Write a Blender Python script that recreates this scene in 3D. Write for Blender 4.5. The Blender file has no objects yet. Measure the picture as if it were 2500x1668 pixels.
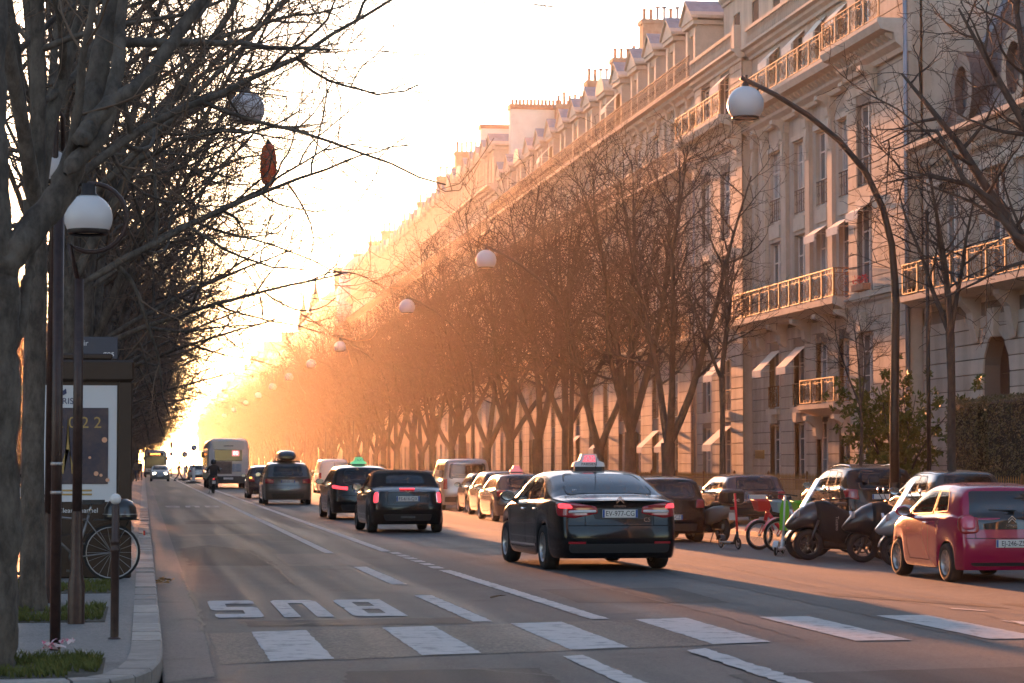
import bpy, bmesh, math, random
from mathutils import Vector, Matrix, noise
from mathutils.bvhtree import BVHTree
SC = bpy.context.scene
COL = SC.collection
rad = math.radians
sin, cos, pi = math.sin, math.cos, math.pi

# ------------------------------------------------------------ camera, sky, sun, exposure
CAM_H, CAM_YAW, CAM_PITCH, FPX = 1.53, rad(8.66), rad(2.9), 5903.0
cam = bpy.data.cameras.new('camera'); camo = bpy.data.objects.new('camera', cam); COL.objects.link(camo)
camo.location = (0, 0, CAM_H)
camo.rotation_euler = (pi/2 + CAM_PITCH, 0, -CAM_YAW)
cam.sensor_width = 36.0
cam.lens = 36.0*FPX/2500.0
cam.clip_start, cam.clip_end = 0.3, 6000
cam.dof.use_dof = True
cam.dof.focus_distance = 37.0
cam.dof.aperture_fstop = 6.3
SC.camera = camo
SUN_AZ, SUN_EL = rad(-1.8), rad(5.4)        # azimuth from the street axis (+Y), negative = left
world = bpy.data.worlds.new('World'); SC.world = world; world.use_nodes = True
wn = world.node_tree.nodes; wl = world.node_tree.links
sky = wn.new('ShaderNodeTexSky'); sky.sky_type = 'NISHITA'; sky.sun_disc = False
sky.sun_elevation = SUN_EL; sky.sun_rotation = SUN_AZ
sky.altitude = 40; sky.air_density = 0.75; sky.dust_density = 0.4; sky.ozone_density = 1.0
bgn = wn['Background']; bgn.inputs['Strength'].default_value = 0.15
tint = wn.new('ShaderNodeMix'); tint.data_type = 'RGBA'; tint.blend_type = 'MULTIPLY'; tint.inputs[0].default_value = 1.0; tint.inputs[7].default_value = (1.0, .915, .93, 1)
wl.new(sky.outputs['Color'], tint.inputs[6]); wl.new(tint.outputs[2], bgn.inputs['Color'])
sl = bpy.data.lights.new('sun', 'SUN'); sl.energy = 5.0; sl.angle = rad(1.0); sl.color = (1.0, 0.36, 0.13)
so = bpy.data.objects.new('sun', sl); COL.objects.link(so)
so.rotation_euler = (pi/2 - SUN_EL, 0, pi - SUN_AZ)   # light travels towards -Y
so.location = (-10, 60, 60)
SC.view_settings.view_transform = 'Standard'; SC.view_settings.look = 'None'
SC.view_settings.gamma = 1.0; SC.view_settings.use_curve_mapping = False
SC.view_settings.exposure = 2.2
HAZE_D, HAZE_G = 0.00011, 0.88
SC.render.engine = 'CYCLES'
SC.cycles.use_denoising = True
SC.cycles.max_bounces = 6; SC.cycles.diffuse_bounces = 3; SC.cycles.glossy_bounces = 3
SC.cycles.transparent_max_bounces = 12; SC.cycles.transmission_bounces = 3; SC.cycles.volume_bounces = 1
SC.cycles.sample_clamp_indirect = 6.0
SC.cycles.caustics_reflective = False; SC.cycles.caustics_refractive = False

# pixel (of the 2500 x 1668 photograph) to a point on a known surface
_f = Vector((sin(CAM_YAW)*cos(CAM_PITCH), cos(CAM_YAW)*cos(CAM_PITCH), sin(CAM_PITCH)))
_r = Vector((cos(CAM_YAW), -sin(CAM_YAW), 0)); _u = _r.cross(_f)
def ray(u, v): return _f + _r*((u-1250)/FPX) - _u*((v-834)/FPX)
def gp(u, v, z=0.0):
    d = ray(u, v); t = (z-CAM_H)/d.z
    return Vector((d.x*t, d.y*t, z))
def py(u, v, y):
    d = ray(u, v); t = y/d.y
    return Vector((d.x*t, y, CAM_H+d.z*t))

# ------------------------------------------------------------ mesh helpers
class MB:
    def __init__(s): s.v = []; s.f = []; s.sm = []
    def add(s, vs, fs, smooth=False):
        o = len(s.v); s.v.extend([tuple(p) for p in vs])
        for f in fs: s.f.append(tuple(i+o for i in f)); s.sm.append(smooth)
        return s
    def quad(s, a, b, c, d): return s.add([a, b, c, d], [(0, 1, 2, 3)])
    def box(s, x0, x1, y0, y1, z0, z1, bev=0.0):
        if bev <= 0:
            vs = [(x, y, z) for z in (z0, z1) for y in (y0, y1) for x in (x0, x1)]
            return s.add(vs, [(0, 2, 3, 1), (4, 5, 7, 6), (0, 1, 5, 4), (2, 6, 7, 3), (0, 4, 6, 2), (1, 3, 7, 5)])
        b = min(bev, (x1-x0)/2.01, (y1-y0)/2.01, (z1-z0)/2.01); vs = []; idx = {}
        for i, x in ((0, x0), (1, x1)):
            for j, y in ((0, y0), (1, y1)):
                for k, z in ((0, z0), (1, z1)):
                    sx, sy, sz = (1-2*i)*b, (1-2*j)*b, (1-2*k)*b
                    idx[i, j, k, 0] = len(vs); vs.append((x, y+sy, z+sz))
                    idx[i, j, k, 1] = len(vs); vs.append((x+sx, y, z+sz))
                    idx[i, j, k, 2] = len(vs); vs.append((x+sx, y+sy, z))
        fs = []
        for i in (0, 1):
            q = [idx[i, 0, 0, 0], idx[i, 1, 0, 0], idx[i, 1, 1, 0], idx[i, 0, 1, 0]]; fs.append(q if i else q[::-1])
            q = [idx[0, i, 0, 1], idx[1, i, 0, 1], idx[1, i, 1, 1], idx[0, i, 1, 1]]; fs.append(q[::-1] if i else q)
            q = [idx[0, 0, i, 2], idx[1, 0, i, 2], idx[1, 1, i, 2], idx[0, 1, i, 2]]; fs.append(q if i else q[::-1])
        for a in (0, 1):
            for c in (0, 1):
                fs.append([idx[a, c, 0, 0], idx[a, c, 1, 0], idx[a, c, 1, 1], idx[a, c, 0, 1]])
                fs.append([idx[a, 0, c, 0], idx[a, 1, c, 0], idx[a, 1, c, 2], idx[a, 0, c, 2]])
                fs.append([idx[0, a, c, 1], idx[1, a, c, 1], idx[1, a, c, 2], idx[0, a, c, 2]])
        for i in (0, 1):
            for j in (0, 1):
                for k in (0, 1): fs.append([idx[i, j, k, 0], idx[i, j, k, 1], idx[i, j, k, 2]])
        return s.add(vs, fs)
    def tube(s, pts, radii, n=6, cap=True, smooth=True):
        pts = [Vector(p) for p in pts]
        if not isinstance(radii, (list, tuple)): radii = [radii]*len(pts)
        vs = []; m = len(pts); u = None
        for i, p in enumerate(pts):
            t = pts[min(i+1, m-1)] - pts[max(i-1, 0)]
            if t.length < 1e-9: t = Vector((0, 0, 1))
            t.normalize()
            if u is None: u = t.cross(Vector((0, 0, 1)) if abs(t.z) < .9 else Vector((1, 0, 0)))
            else: u = u - t*u.dot(t)
            if u.length < 1e-6: u = t.orthogonal()
            u.normalize(); w = t.cross(u)
            for k in range(n):
                a = 2*pi*k/n; vs.append(p + (u*cos(a)+w*sin(a))*radii[i])
        fs = [(i*n+k, i*n+(k+1) % n, (i+1)*n+(k+1) % n, (i+1)*n+k) for i in range(m-1) for k in range(n)]
        if cap: fs.append(tuple(range(n))[::-1]); fs.append(tuple((m-1)*n+k for k in range(n)))
        return s.add(vs, fs, smooth)
    def lathe(s, prof, c=(0, 0, 0), axis='z', n=16, smooth=True, a0=0, a1=2*pi):
        full = abs(a1-a0-2*pi) < 1e-6; m = n if full else n+1; vs = []
        for r, h in prof:
            for k in range(m):
                a = a0+(a1-a0)*k/n; x, y = r*cos(a), r*sin(a)
                p = {'z': (x, y, h), 'x': (h, x, y), 'y': (y, h, x)}[axis]
                vs.append((p[0]+c[0], p[1]+c[1], p[2]+c[2]))
        fs = []
        for i in range(len(prof)-1):
            for k in range(n):
                k2 = (k+1) % m if full else k+1
                fs.append((i*m+k, i*m+k2, (i+1)*m+k2, (i+1)*m+k))
        return s.add(vs, fs, smooth)
    def prism(s, poly, axis, h0, h1, smooth=False):
        """poly in the two other axes (x->yz, y->xz, z->xy) extruded from h0 to h1"""
        def P(a, b, h): return {'x': (h, a, b), 'y': (a, h, b), 'z': (a, b, h)}[axis]
        n = len(poly); vs = [P(a, b, h0) for a, b in poly]+[P(a, b, h1) for a, b in poly]
        fs = [tuple(range(n))[::-1], tuple(range(n, 2*n))]+[(i, (i+1) % n, n+(i+1) % n, n+i) for i in range(n)]
        return s.add(vs, fs, smooth)
    def grid(s, P, smooth=True):
        m = len(P[0]); vs = [p for r_ in P for p in r_]
        fs = [(i*m+k, i*m+k+1, (i+1)*m+k+1, (i+1)*m+k) for i in range(len(P)-1) for k in range(m-1)]
        return s.add(vs, fs, smooth)
    def xf(s, M, start=0):
        for i in range(start, len(s.v)): s.v[i] = tuple(M @ Vector(s.v[i]))
        return s
    def merge(s, o, M=None):
        k = len(s.v); s.v.extend(o.v)
        for f in o.f: s.f.append(tuple(i+k for i in f))
        s.sm.extend(o.sm)
        if M is not None: s.xf(M, k)
        return s
    def mesh(s, name, m=None, fix=True):
        me = bpy.data.meshes.new(name); me.from_pydata(s.v, [], s.f)
        me.polygons.foreach_set('use_smooth', s.sm)
        if fix:
            bm = bmesh.new(); bm.from_mesh(me); bmesh.ops.recalc_face_normals(bm, faces=bm.faces); bm.to_mesh(me); bm.free()
        if m: me.materials.append(m)
        me.update()
        return me
    def build(s, name, m=None, parent=None, loc=None, fix=True):
        return link(name, s.mesh(name, m, fix), parent, loc)
def link(name, me, parent=None, loc=None, rot=None, scale=None):
    o = bpy.data.objects.new(name, me); COL.objects.link(o)
    if parent is not None: o.parent = parent
    if loc is not None: o.location = loc
    if rot is not None: o.rotation_euler = rot
    if scale is not None: o.scale = scale
    return o
def tag(o, label=None, cat=None, group=None, kind=None):
    if label: o['label'] = label
    if cat: o['category'] = cat
    if group: o['group'] = group
    if kind: o['kind'] = kind
    return o
def thing(name, label, cat, loc=(0, 0, 0), rz=0.0, group=None):
    o = bpy.data.objects.new(name, None); COL.objects.link(o); o.empty_display_size = .2
    o.location = loc; o.rotation_euler = (0, 0, rz)
    return tag(o, label, cat, group)
KIDS = {}
def copy_tree(o, loc=None, rz=None, label=None, group=None, parent=None, scale=None):
    if not KIDS.get('ok'):
        KIDS.clear(); KIDS['ok'] = True
    c = o.copy(); COL.objects.link(c)
    if parent is not None: c.parent = parent
    if loc is not None: c.location = loc
    if rz is not None: c.rotation_euler = (0, 0, rz)
    if scale is not None: c.scale = scale
    if label: c['label'] = label
    if group: c['group'] = group
    for ch in o.children: copy_tree(ch, parent=c)
    return c
FONT = {}
def text_mesh(txt, size, m, depth=.002, spacing=1.0, bold=0.0):
    """flat lettering, centred, in local XZ facing -Y"""
    k = (txt, size, m.name, depth, bold)
    if k in FONT: return FONT[k]
    cu = bpy.data.curves.new('lettering', 'FONT'); cu.body = txt; cu.size = size; cu.extrude = depth
    cu.align_x = 'CENTER'; cu.align_y = 'CENTER'; cu.space_character = spacing; cu.resolution_u = 3; cu.offset = bold
    o = bpy.data.objects.new('t', cu); COL.objects.link(o)
    dg = bpy.context.evaluated_depsgraph_get(); dg.update()
    me = bpy.data.meshes.new_from_object(o.evaluated_get(dg)); bpy.data.objects.remove(o)
    me.transform(Matrix.Rotation(pi/2, 4, 'X')); me.materials.clear(); me.materials.append(m); me.name = 'lettering'
    FONT[k] = me
    return me

# ------------------------------------------------------------ materials
MATS = {}
def mat(name, base, rough=.6, metal=0.0, var=0.0, scale=4.0, var2=None, bump=0.0, bscale=60.0, spec=None, coat=0.0,
        emit=None, estr=0.0, trans=None, stretch=None, detail=4.0, thr=(.35, .65)):
    if name in MATS: return MATS[name]
    m = bpy.data.materials.new(name); m.use_nodes = True; MATS[name] = m
    N = m.node_tree.nodes; L = m.node_tree.links; b = N['Principled BSDF']
    b.inputs['Base Color'].default_value = (*base, 1); b.inputs['Roughness'].default_value = rough
    b.inputs['Metallic'].default_value = metal
    if spec is not None: b.inputs['Specular IOR Level'].default_value = spec
    if coat: b.inputs['Coat Weight'].default_value = coat; b.inputs['Coat Roughness'].default_value = .04
    if emit: b.inputs['Emission Color'].default_value = (*emit, 1); b.inputs['Emission Strength'].default_value = estr
    if var or var2 or bump:
        tc = N.new('ShaderNodeTexCoord'); vec = tc.outputs['Object']
        if stretch:
            mp = N.new('ShaderNodeMapping'); mp.inputs['Scale'].default_value = stretch
            L.new(vec, mp.inputs['Vector']); vec = mp.outputs['Vector']
    if var or var2:
        nz = N.new('ShaderNodeTexNoise'); nz.inputs['Scale'].default_value = scale; nz.inputs['Detail'].default_value = detail
        nz.inputs['Roughness'].default_value = .74
        L.new(vec, nz.inputs['Vector'])
        cr = N.new('ShaderNodeValToRGB'); L.new(nz.outputs['Fac'], cr.inputs['Fac'])
        c2 = var2 or tuple(min(1, c*(1+var)) for c in base); c1 = base if var2 else tuple(c*(1-var) for c in base)
        cr.color_ramp.elements[0].position = thr[0]; cr.color_ramp.elements[0].color = (*c1, 1)
        cr.color_ramp.elements[1].position = thr[1]; cr.color_ramp.elements[1].color = (*c2, 1)
        L.new(cr.outputs['Color'], b.inputs['Base Color'])
    if bump:
        nb = N.new('ShaderNodeTexNoise'); nb.inputs['Scale'].default_value = bscale; nb.inputs['Detail'].default_value = 3
        L.new(vec, nb.inputs['Vector'])
        bp = N.new('ShaderNodeBump'); bp.inputs['Strength'].default_value = bump; bp.inputs['Distance'].default_value = .02
        L.new(nb.outputs['Fac'], bp.inputs['Height']); L.new(bp.outputs['Normal'], b.inputs['Normal'])
    return m
def glass(name, tint=(.25, .27, .27), rough=.02, ior=1.6):
    if name in MATS: return MATS[name]
    m = bpy.data.materials.new(name); m.use_nodes = True; MATS[name] = m
    N = m.node_tree.nodes; L = m.node_tree.links; N.remove(N['Principled BSDF'])
    t = N.new('ShaderNodeBsdfTransparent'); t.inputs['Color'].default_value = (*tint, 1)
    g = N.new('ShaderNodeBsdfGlossy'); g.inputs['Roughness'].default_value = rough; g.inputs['Color'].default_value = (.95, .95, .95, 1)
    fr = N.new('ShaderNodeFresnel'); fr.inputs['IOR'].default_value = ior
    mx = N.new('ShaderNodeMixShader'); L.new(fr.outputs[0], mx.inputs[0]); L.new(t.outputs[0], mx.inputs[1]); L.new(g.outputs[0], mx.inputs[2])
    L.new(mx.outputs[0], N['Material Output'].inputs['Surface'])
    return m
M_STONE = mat('limestone', (.47, .385, .30), .85, var2=(.56, .475, .385), scale=1.3, bump=.25, bscale=25, detail=6)
M_STONE2 = mat('limestone_pale', (.51, .435, .35), .85, var2=(.59, .515, .43), scale=1.1, bump=.25, bscale=25, detail=6)
def weather(m, amt=.55):
    N = m.node_tree.nodes; L = m.node_tree.links; b = N['Principled BSDF']; tc = [n for n in N if n.type == 'TEX_COORD'][0]
    mp = N.new('ShaderNodeMapping'); mp.inputs['Scale'].default_value = (1.2, 1.2, .09); L.new(tc.outputs['Object'], mp.inputs['Vector'])
    nz = N.new('ShaderNodeTexNoise'); nz.inputs['Scale'].default_value = 1.0; nz.inputs['Detail'].default_value = 7; L.new(mp.outputs[0], nz.inputs['Vector'])
    cr = N.new('ShaderNodeValToRGB'); cr.color_ramp.elements[0].position = .38; cr.color_ramp.elements[0].color = (.62, .58, .54, 1); cr.color_ramp.elements[1].position = .58; cr.color_ramp.elements[1].color = (1.05, 1.04, 1.03, 1)
    L.new(nz.outputs['Fac'], cr.inputs['Fac'])
    mx = N.new('ShaderNodeMix'); mx.data_type = 'RGBA'; mx.blend_type = 'MULTIPLY'; mx.inputs[0].default_value = amt
    L.new(b.inputs['Base Color'].links[0].from_socket, mx.inputs[6]); L.new(cr.outputs['Color'], mx.inputs[7]); L.new(mx.outputs[2], b.inputs['Base Color'])
weather(M_STONE); weather(M_STONE2)
M_JOINT = mat('mortar_joint', (.20, .165, .135), .95)
M_TRIM = mat('carved_stone', (.48, .40, .315), .85, var2=(.57, .485, .395), scale=2.2, bump=.4, bscale=14)
M_ZINC = mat('zinc_roof', (.26, .28, .31), .45, .6, var=.18, scale=1.2, stretch=(1, 1, .2))
M_SLATE = mat('slate_roof', (.075, .07, .07), .55, var=.3, scale=6)
M_BRICK = mat('chimney_brick', (.36, .20, .14), .9, var2=(.44, .29, .20), scale=3, bump=.3, bscale=30)
M_RENDER = mat('painted_render', (.62, .57, .50), .9, var2=(.70, .66, .59), scale=.6)
M_POT = mat('terracotta', (.45, .19, .11), .8, var=.25, scale=9)
M_PANE = mat('window_pane', (.10, .115, .12), .06, 0.0, var2=(.30, .30, .28), scale=.45, spec=.8, thr=(.45, .7))
M_FRAME = mat('window_frame_paint', (.60, .57, .52), .55)
M_CURTAIN = mat('curtain', (.55, .52, .47), .9, var=.12, scale=9, stretch=(1, 1, .05))
M_GILT = mat('gilt_tips', (.42, .25, .08), .4, .6, var=.2, scale=20)
M_IRON = mat('sunlit_iron', (.16, .065, .018), .6, 0.0, var2=(.34, .15, .04), scale=9)  # orange base colour stands for low sun glowing on the ironwork
M_RAILD = mat('rail_iron', (.07, .03, .016), .75, 0.0, var=.3, scale=9)
M_BLACKIRON = mat('black_iron', (.022, .02, .02), .45, .4)
M_AWN = mat('awning_canvas', (.74, .68, .58), .9, var=.07, scale=3)
M_ASPH = None

def asphalt(name, base, hi, speck=.5, wear=True):
    if name in MATS: return MATS[name]
    m = mat(name, base, .72, var2=hi, scale=.35, detail=8, thr=(.3, .72), bump=.55, bscale=220, spec=.35)
    N = m.node_tree.nodes; L = m.node_tree.links; b = N['Principled BSDF']
    tc = [n for n in N if n.type == 'TEX_COORD'][0]
    vo = N.new('ShaderNodeTexVoronoi'); vo.inputs['Scale'].default_value = 55; L.new(tc.outputs['Object'], vo.inputs['Vector'])
    cr = N.new('ShaderNodeValToRGB'); cr.color_ramp.elements[0].color = (.62, .62, .62, 1); cr.color_ramp.elements[1].color = (1.5, 1.45, 1.38, 1)
    cr.color_ramp.elements[0].position = .15; cr.color_ramp.elements[1].position = .85
    sp = N.new('ShaderNodeSeparateColor'); L.new(vo.outputs['Color'], sp.inputs[0]); L.new(sp.outputs[0], cr.inputs['Fac'])
    mx = N.new('ShaderNodeMix'); mx.data_type = 'RGBA'; mx.blend_type = 'MULTIPLY'; mx.inputs[0].default_value = speck
    src = b.inputs['Base Color'].links[0].from_socket
    L.new(src, mx.inputs[6]); L.new(cr.outputs['Color'], mx.inputs[7]); L.new(mx.outputs[2], b.inputs['Base Color'])
    # long tyre-polished streaks along the street
    mp = N.new('ShaderNodeMapping'); mp.inputs['Scale'].default_value = (1.6, .035, 1)
    L.new(tc.outputs['Object'], mp.inputs['Vector'])
    nz = N.new('ShaderNodeTexNoise'); nz.inputs['Scale'].default_value = 1.4; nz.inputs['Detail'].default_value = 5; L.new(mp.outputs[0], nz.inputs['Vector'])
    mr = N.new('ShaderNodeMapRange'); mr.inputs[1].default_value = .35; mr.inputs[2].default_value = .65; mr.inputs[3].default_value = .60; mr.inputs[4].default_value = .78
    L.new(nz.outputs['Fac'], mr.inputs[0]); L.new(mr.outputs[0], b.inputs['Roughness'])
    cr2 = N.new('ShaderNodeValToRGB'); cr2.color_ramp.elements[0].color = (.86, .86, .86, 1); cr2.color_ramp.elements[1].color = (1.08, 1.07, 1.06, 1)
    cr2.color_ramp.elements[0].position = .35; cr2.color_ramp.elements[1].position = .65
    L.new(nz.outputs['Fac'], cr2.inputs['Fac'])
    mx2 = N.new('ShaderNodeMix'); mx2.data_type = 'RGBA'; mx2.blend_type = 'MULTIPLY'; mx2.inputs[0].default_value = .8
    L.new(mx.outputs[2], mx2.inputs[6]); L.new(cr2.outputs['Color'], mx2.inputs[7])
    n3 = N.new('ShaderNodeTexNoise'); n3.inputs['Scale'].default_value = .9; n3.inputs['Detail'].default_value = 6; L.new(tc.outputs['Object'], n3.inputs['Vector'])
    cr3 = N.new('ShaderNodeValToRGB'); cr3.color_ramp.elements[0].position = .60; cr3.color_ramp.elements[0].color = (1, 1, 1, 1); cr3.color_ramp.elements[1].position = .70; cr3.color_ramp.elements[1].color = (.72, .70, .69, 1)
    L.new(n3.outputs['Fac'], cr3.inputs['Fac'])
    mx3 = N.new('ShaderNodeMix'); mx3.data_type = 'RGBA'; mx3.blend_type = 'MULTIPLY'; mx3.inputs[0].default_value = .9
    L.new(mx2.outputs[2], mx3.inputs[6]); L.new(cr3.outputs['Color'], mx3.inputs[7]); L.new(mx3.outputs[2], b.inputs['Base Color'])
    return m
# ------------------------------------------------------------ the ground, road, pavements and paint
M_ROAD = asphalt('asphalt', (.078, .076, .074), (.118, .114, .110))
M_PATCH = asphalt('asphalt_patch', (.13, .11, .10), (.16, .14, .125), .6)
M_PATCHD = asphalt('asphalt_dark_patch', (.038, .037, .036), (.056, .054, .052), .5)
M_AGG = asphalt('coarse_aggregate', (.12, .105, .092), (.17, .15, .13), 1.0)
M_PAVE = asphalt('pavement_asphalt', (.19, .18, .17), (.25, .235, .22), .45)
M_GUTTER = asphalt('gutter_concrete', (.15, .135, .125), (.19, .17, .16), .4)
M_KERB = mat('granite', (.27, .235, .205), .75, var2=(.40, .35, .305), scale=5, bump=.4, bscale=120, detail=8)
def per_object(m, lo, hi):
    N = m.node_tree.nodes; L = m.node_tree.links; b = N['Principled BSDF']; oi = N.new('ShaderNodeObjectInfo'); mr = N.new('ShaderNodeMapRange'); mr.inputs[3].default_value = lo; mr.inputs[4].default_value = hi
    mx = N.new('ShaderNodeMix'); mx.data_type = 'RGBA'; mx.blend_type = 'MULTIPLY'; mx.inputs[0].default_value = 1.0; cb = N.new('ShaderNodeCombineColor')
    L.new(oi.outputs['Random'], mr.inputs[0])
    for i in range(3): L.new(mr.outputs[0], cb.inputs[i])
    L.new(b.inputs['Base Color'].links[0].from_socket, mx.inputs[6]); L.new(cb.outputs[0], mx.inputs[7]); L.new(mx.outputs[2], b.inputs['Base Color'])
per_object(M_KERB, .72, 1.18); per_object(M_STONE, .90, 1.07); per_object(M_STONE2, .90, 1.07)
M_GROUND = mat('far_ground', (.09, .085, .08), .9, var=.2, scale=.1)
M_PAINT = mat('road_paint', (.22, .21, .20), .75, var2=(.48, .455, .435), scale=4.5, detail=12, thr=(.37, .49), bump=.3, bscale=200)
M_SOIL = mat('tree_soil', (.05, .04, .028), .95, var2=(.09, .075, .05), scale=9, bump=.6, bscale=40)
g = MB().quad((-1500, -300, -.45), (1500, -300, -.45), (1500, 2600, -.45), (-1500, 2600, -.45)).build('ground', M_GROUND); tag(g, kind='structure')
ROAD_R = 14.4
def gr(x):
    """cross fall: the carriageway dips to the right hand parking strip, the pavement climbs again to the houses"""
    if x < 7.9: return 0.0
    if x < 10.3: return -.0825*(x-7.9)
    if x < ROAD_R: return -.198
    return min(.112, -.086+.026*(x-ROAD_R))
rd = MB(); NX, NY = 14, 90
def sheet(x0, x1, y0, y1, z, dx=2.0, dy=6.0, amp=.0):
    b = MB(); nx = max(1, int((x1-x0)/dx)); ny = max(1, int((y1-y0)/dy))
    return b.grid([[(x0+(x1-x0)*i/nx, y0+(y1-y0)*j/ny, z) for i in range(nx+1)] for j in range(ny+1)], False)
XS = (.15, 3.5, 7.9, 10.3, ROAD_R)
road = MB().grid([[(x, y, -.198 if x > 10 else 0) for x in (-60, 0, 7.9, 10.3, 60)] for y in (-290, -40, -10, 16.0)], False).grid([[(x, y, gr(x) if x < ROAD_R else -.198) for x in XS] for y in (16.0, 40, 80, 160, 320, 640, 1150)], False).build('road', M_ROAD); tag(road, kind='structure')
# left pavement with its rounded corner, kept clear of the kerb stones
LK = [(.16, 1150), (.16, 19.6), (.155, 18.5), (.13, 17.65), (.07, 16.95), (-.04, 16.45), (-.2, 16.18), (-.45, 16.06), (-1.2, 16.0), (-30, 16.0)]
def off(poly, d):
    out = []
    for i, p in enumerate(poly):
        a = Vector(poly[max(i-1, 0)]); b = Vector(poly[min(i+1, len(poly)-1)]); t = (b-a).normalized()
        out.append((p[0]+t.y*d, p[1]-t.x*d))
    return out
LK_IN = off(LK, .24)
pv = MB()
inner = [(x, y) for x, y in LK_IN]
n = len(inner)
poly = [(-30, 1150)]+inner
pv.add([(x, y, .112) for x, y in poly], [tuple(range(len(poly)))])
pav = pv.build('pavement', M_PAVE); tag(pav, kind='structure')
# granite kerb: stones cut to about a metre, each its own block
kerb = MB().add([(p[0]+d*0, p[1], z) for p in LK_IN for z in (-.02, .09) for d in (0,)], [(2*i, 2*i+1, 2*i+3, 2*i+2) for i in range(len(LK_IN)-1)]).build('kerb', M_JOINT)
tag(kerb, kind='structure')
rk = random.Random(5)
def kerb_stone(p0, p1, q0, q1, dz):
    # p outer edge start/end, q inner edge start/end
    g_ = .011; P0, P1, Q0, Q1 = [Vector((*p, 0)) for p in (p0, p1, q0, q1)]
    t = (P1-P0).normalized()*g_; P0 += t; Q0 += t; P1 -= t; Q1 -= t
    h = .122+dz; b = .018; o = (P0-Q0).normalized()*b
    up = Vector((0, 0, h)); lo = Vector((0, 0, -.03)); bb = Vector((0, 0, h-b))
    vs = [P0+lo, P1+lo, P1+bb, P0+bb, P1-o+up, P0-o+up, Q1+up, Q0+up, Q1+lo, Q0+lo]
    MB().add(vs, [(0, 1, 2, 3), (3, 2, 4, 5), (5, 4, 6, 7), (7, 6, 8, 9), (0, 3, 5, 7, 9), (1, 8, 6, 4, 2)]).build('kerb_stone', M_KERB, kerb)
y = 19.6
while y < 78:
    Lk = rk.uniform(.55, 1.25); 
    kerb_stone((.16, y), (.16, y+Lk), (-.08, y), (-.08, y+Lk), rk.uniform(-.011, .011)); y += Lk
kb = MB().box(-.08, .16, y, 1150, -.03, .122).build('kerb_run', M_KERB, kerb)
for i in range(1, 8):
    kerb_stone(LK[i+1], LK[i], LK_IN[i+1], LK_IN[i], rk.uniform(-.003, .003))
x = -1.2
while x > -7:
    Lk = rk.uniform(.8, 1.2); kerb_stone((x-Lk, 16.0), (x, 16.0), (x-Lk, 16.24), (x, 16.24), rk.uniform(-.003, .003)); x -= Lk
# right pavement (behind the parking strip)
rpv = MB().grid([[(x, y, gr(x)) for x in (ROAD_R+.25, 18, 22.1, 27.0)] for y in (16.24, 60, 120, 300, 1150)], False).build('pavement', M_PAVE); tag(rpv, kind='structure')
rkb = MB().box(ROAD_R, ROAD_R+.25, 75, 1150, -.23, -.078).build('kerb', M_KERB); tag(rkb, kind='structure')
y = 16.0; xs = ROAD_R
while y < 75:
    Lk = rk.uniform(.8, 1.3)
    MB().box(xs, xs+.25, y+.006, min(y+Lk, 75)-.006, -.23, -.078+rk.uniform(-.004, .004), .015).build('kerb_stone', M_KERB, rkb); y += Lk
# flat sheets laid on the road: gutter, repairs, aggregate, paint
def lay(name, pts, m, z=.004, parent=road, rag=0.0, seed=0):
    r_ = random.Random(seed or len(name)+int(abs(pts[0][1])*100)); out = []
    for i, p in enumerate(pts):
        q = pts[(i+1) % len(pts)]; a = Vector(p); b = Vector(q); L_ = (b-a).length
        k = max(1, int(L_/.12)) if rag else 1; nrm = Vector((-(b-a).y, (b-a).x)).normalized()
        for j in range(k):
            c = a+(b-a)*(j/k)
            if j: c = c+nrm*r_.uniform(-rag, rag)
            out.append((c.x, c.y, z+gr(c.x)))
    b_ = MB().add(out, [tuple(range(len(out)))])
    o = b_.build(name, m, None, fix=False)
    if o.data.polygons[0].normal.z < 0: o.data.flip_normals()
    o.parent = parent
    return o
lay('gutter', [(.162, 17.2), (.52, 17.6), (.56, 22.6), (.56, 60), (.5, 300), (.162, 300)], M_GUTTER, .004, rag=.006)
lay('parking_edge', [(12.75, 24), (13.05, 24), (12.85, 70), (12.55, 70)], M_GUTTER, .004, rag=.006)
lay('repair_patch', [(2.14, 36.4), (3.43, 36.5), (3.42, 41.4), (2.2, 41.35)], M_PATCH, .004, rag=.02)
lay('repair_patch', [(.7, 36.8), (2.0, 36.6), (1.9, 43), (1.2, 46), (.65, 44)], M_PATCHD, .004, rag=.06)
lay('repair_patch', [(1.0, 22.9), (3.2, 23.1), (3.25, 24.0), (.95, 23.7)], M_PATCHD, .004, rag=.03)
lay('repair_patch', [(1.35, 16.6), (2.9, 16.8), (2.95, 18.0), (1.5, 17.9)], M_PATCHD, .004, rag=.03)
lay('repair_patch', [(4.0, 8), (6.8, 8), (6.9, 17.6), (4.2, 17.2)], M_PATCHD, .004, rag=.03)
lay('repair_patch', [(8.0, 27.4), (10.2, 27.6), (10.2, 28.5), (8.0, 28.3)], M_PATCHD, .004, rag=.03)
lay('repair_patch', [(1.1, 62), (2.6, 62), (2.6, 66), (1.1, 66)], M_PATCHD, .004, rag=.04)
lay('repair_patch', [(4.6, 62), (7.6, 62), (7.6, 63.2), (4.6, 63.2)], M_PATCH, .004, rag=.04)
def sk(x): return 18.55+.32*x if x < 5.2 else 20.25+.03*(x-5.2)      # near edge of the crossing drifts
def skf(x): return 21.85+.32*x if x < 5.2 else 23.55+.03*(x-5.2)
ag = [(.6, sk(.6)-.05), (2.6, sk(2.6)-.05), (4.9, sk(4.9)-.05), (4.9, skf(4.9)+.02), (2.6, skf(2.6)+.02), (.6, skf(.6)+.02)]
lay('aggregate_strip', ag, M_AGG, .004, rag=.012)
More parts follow.
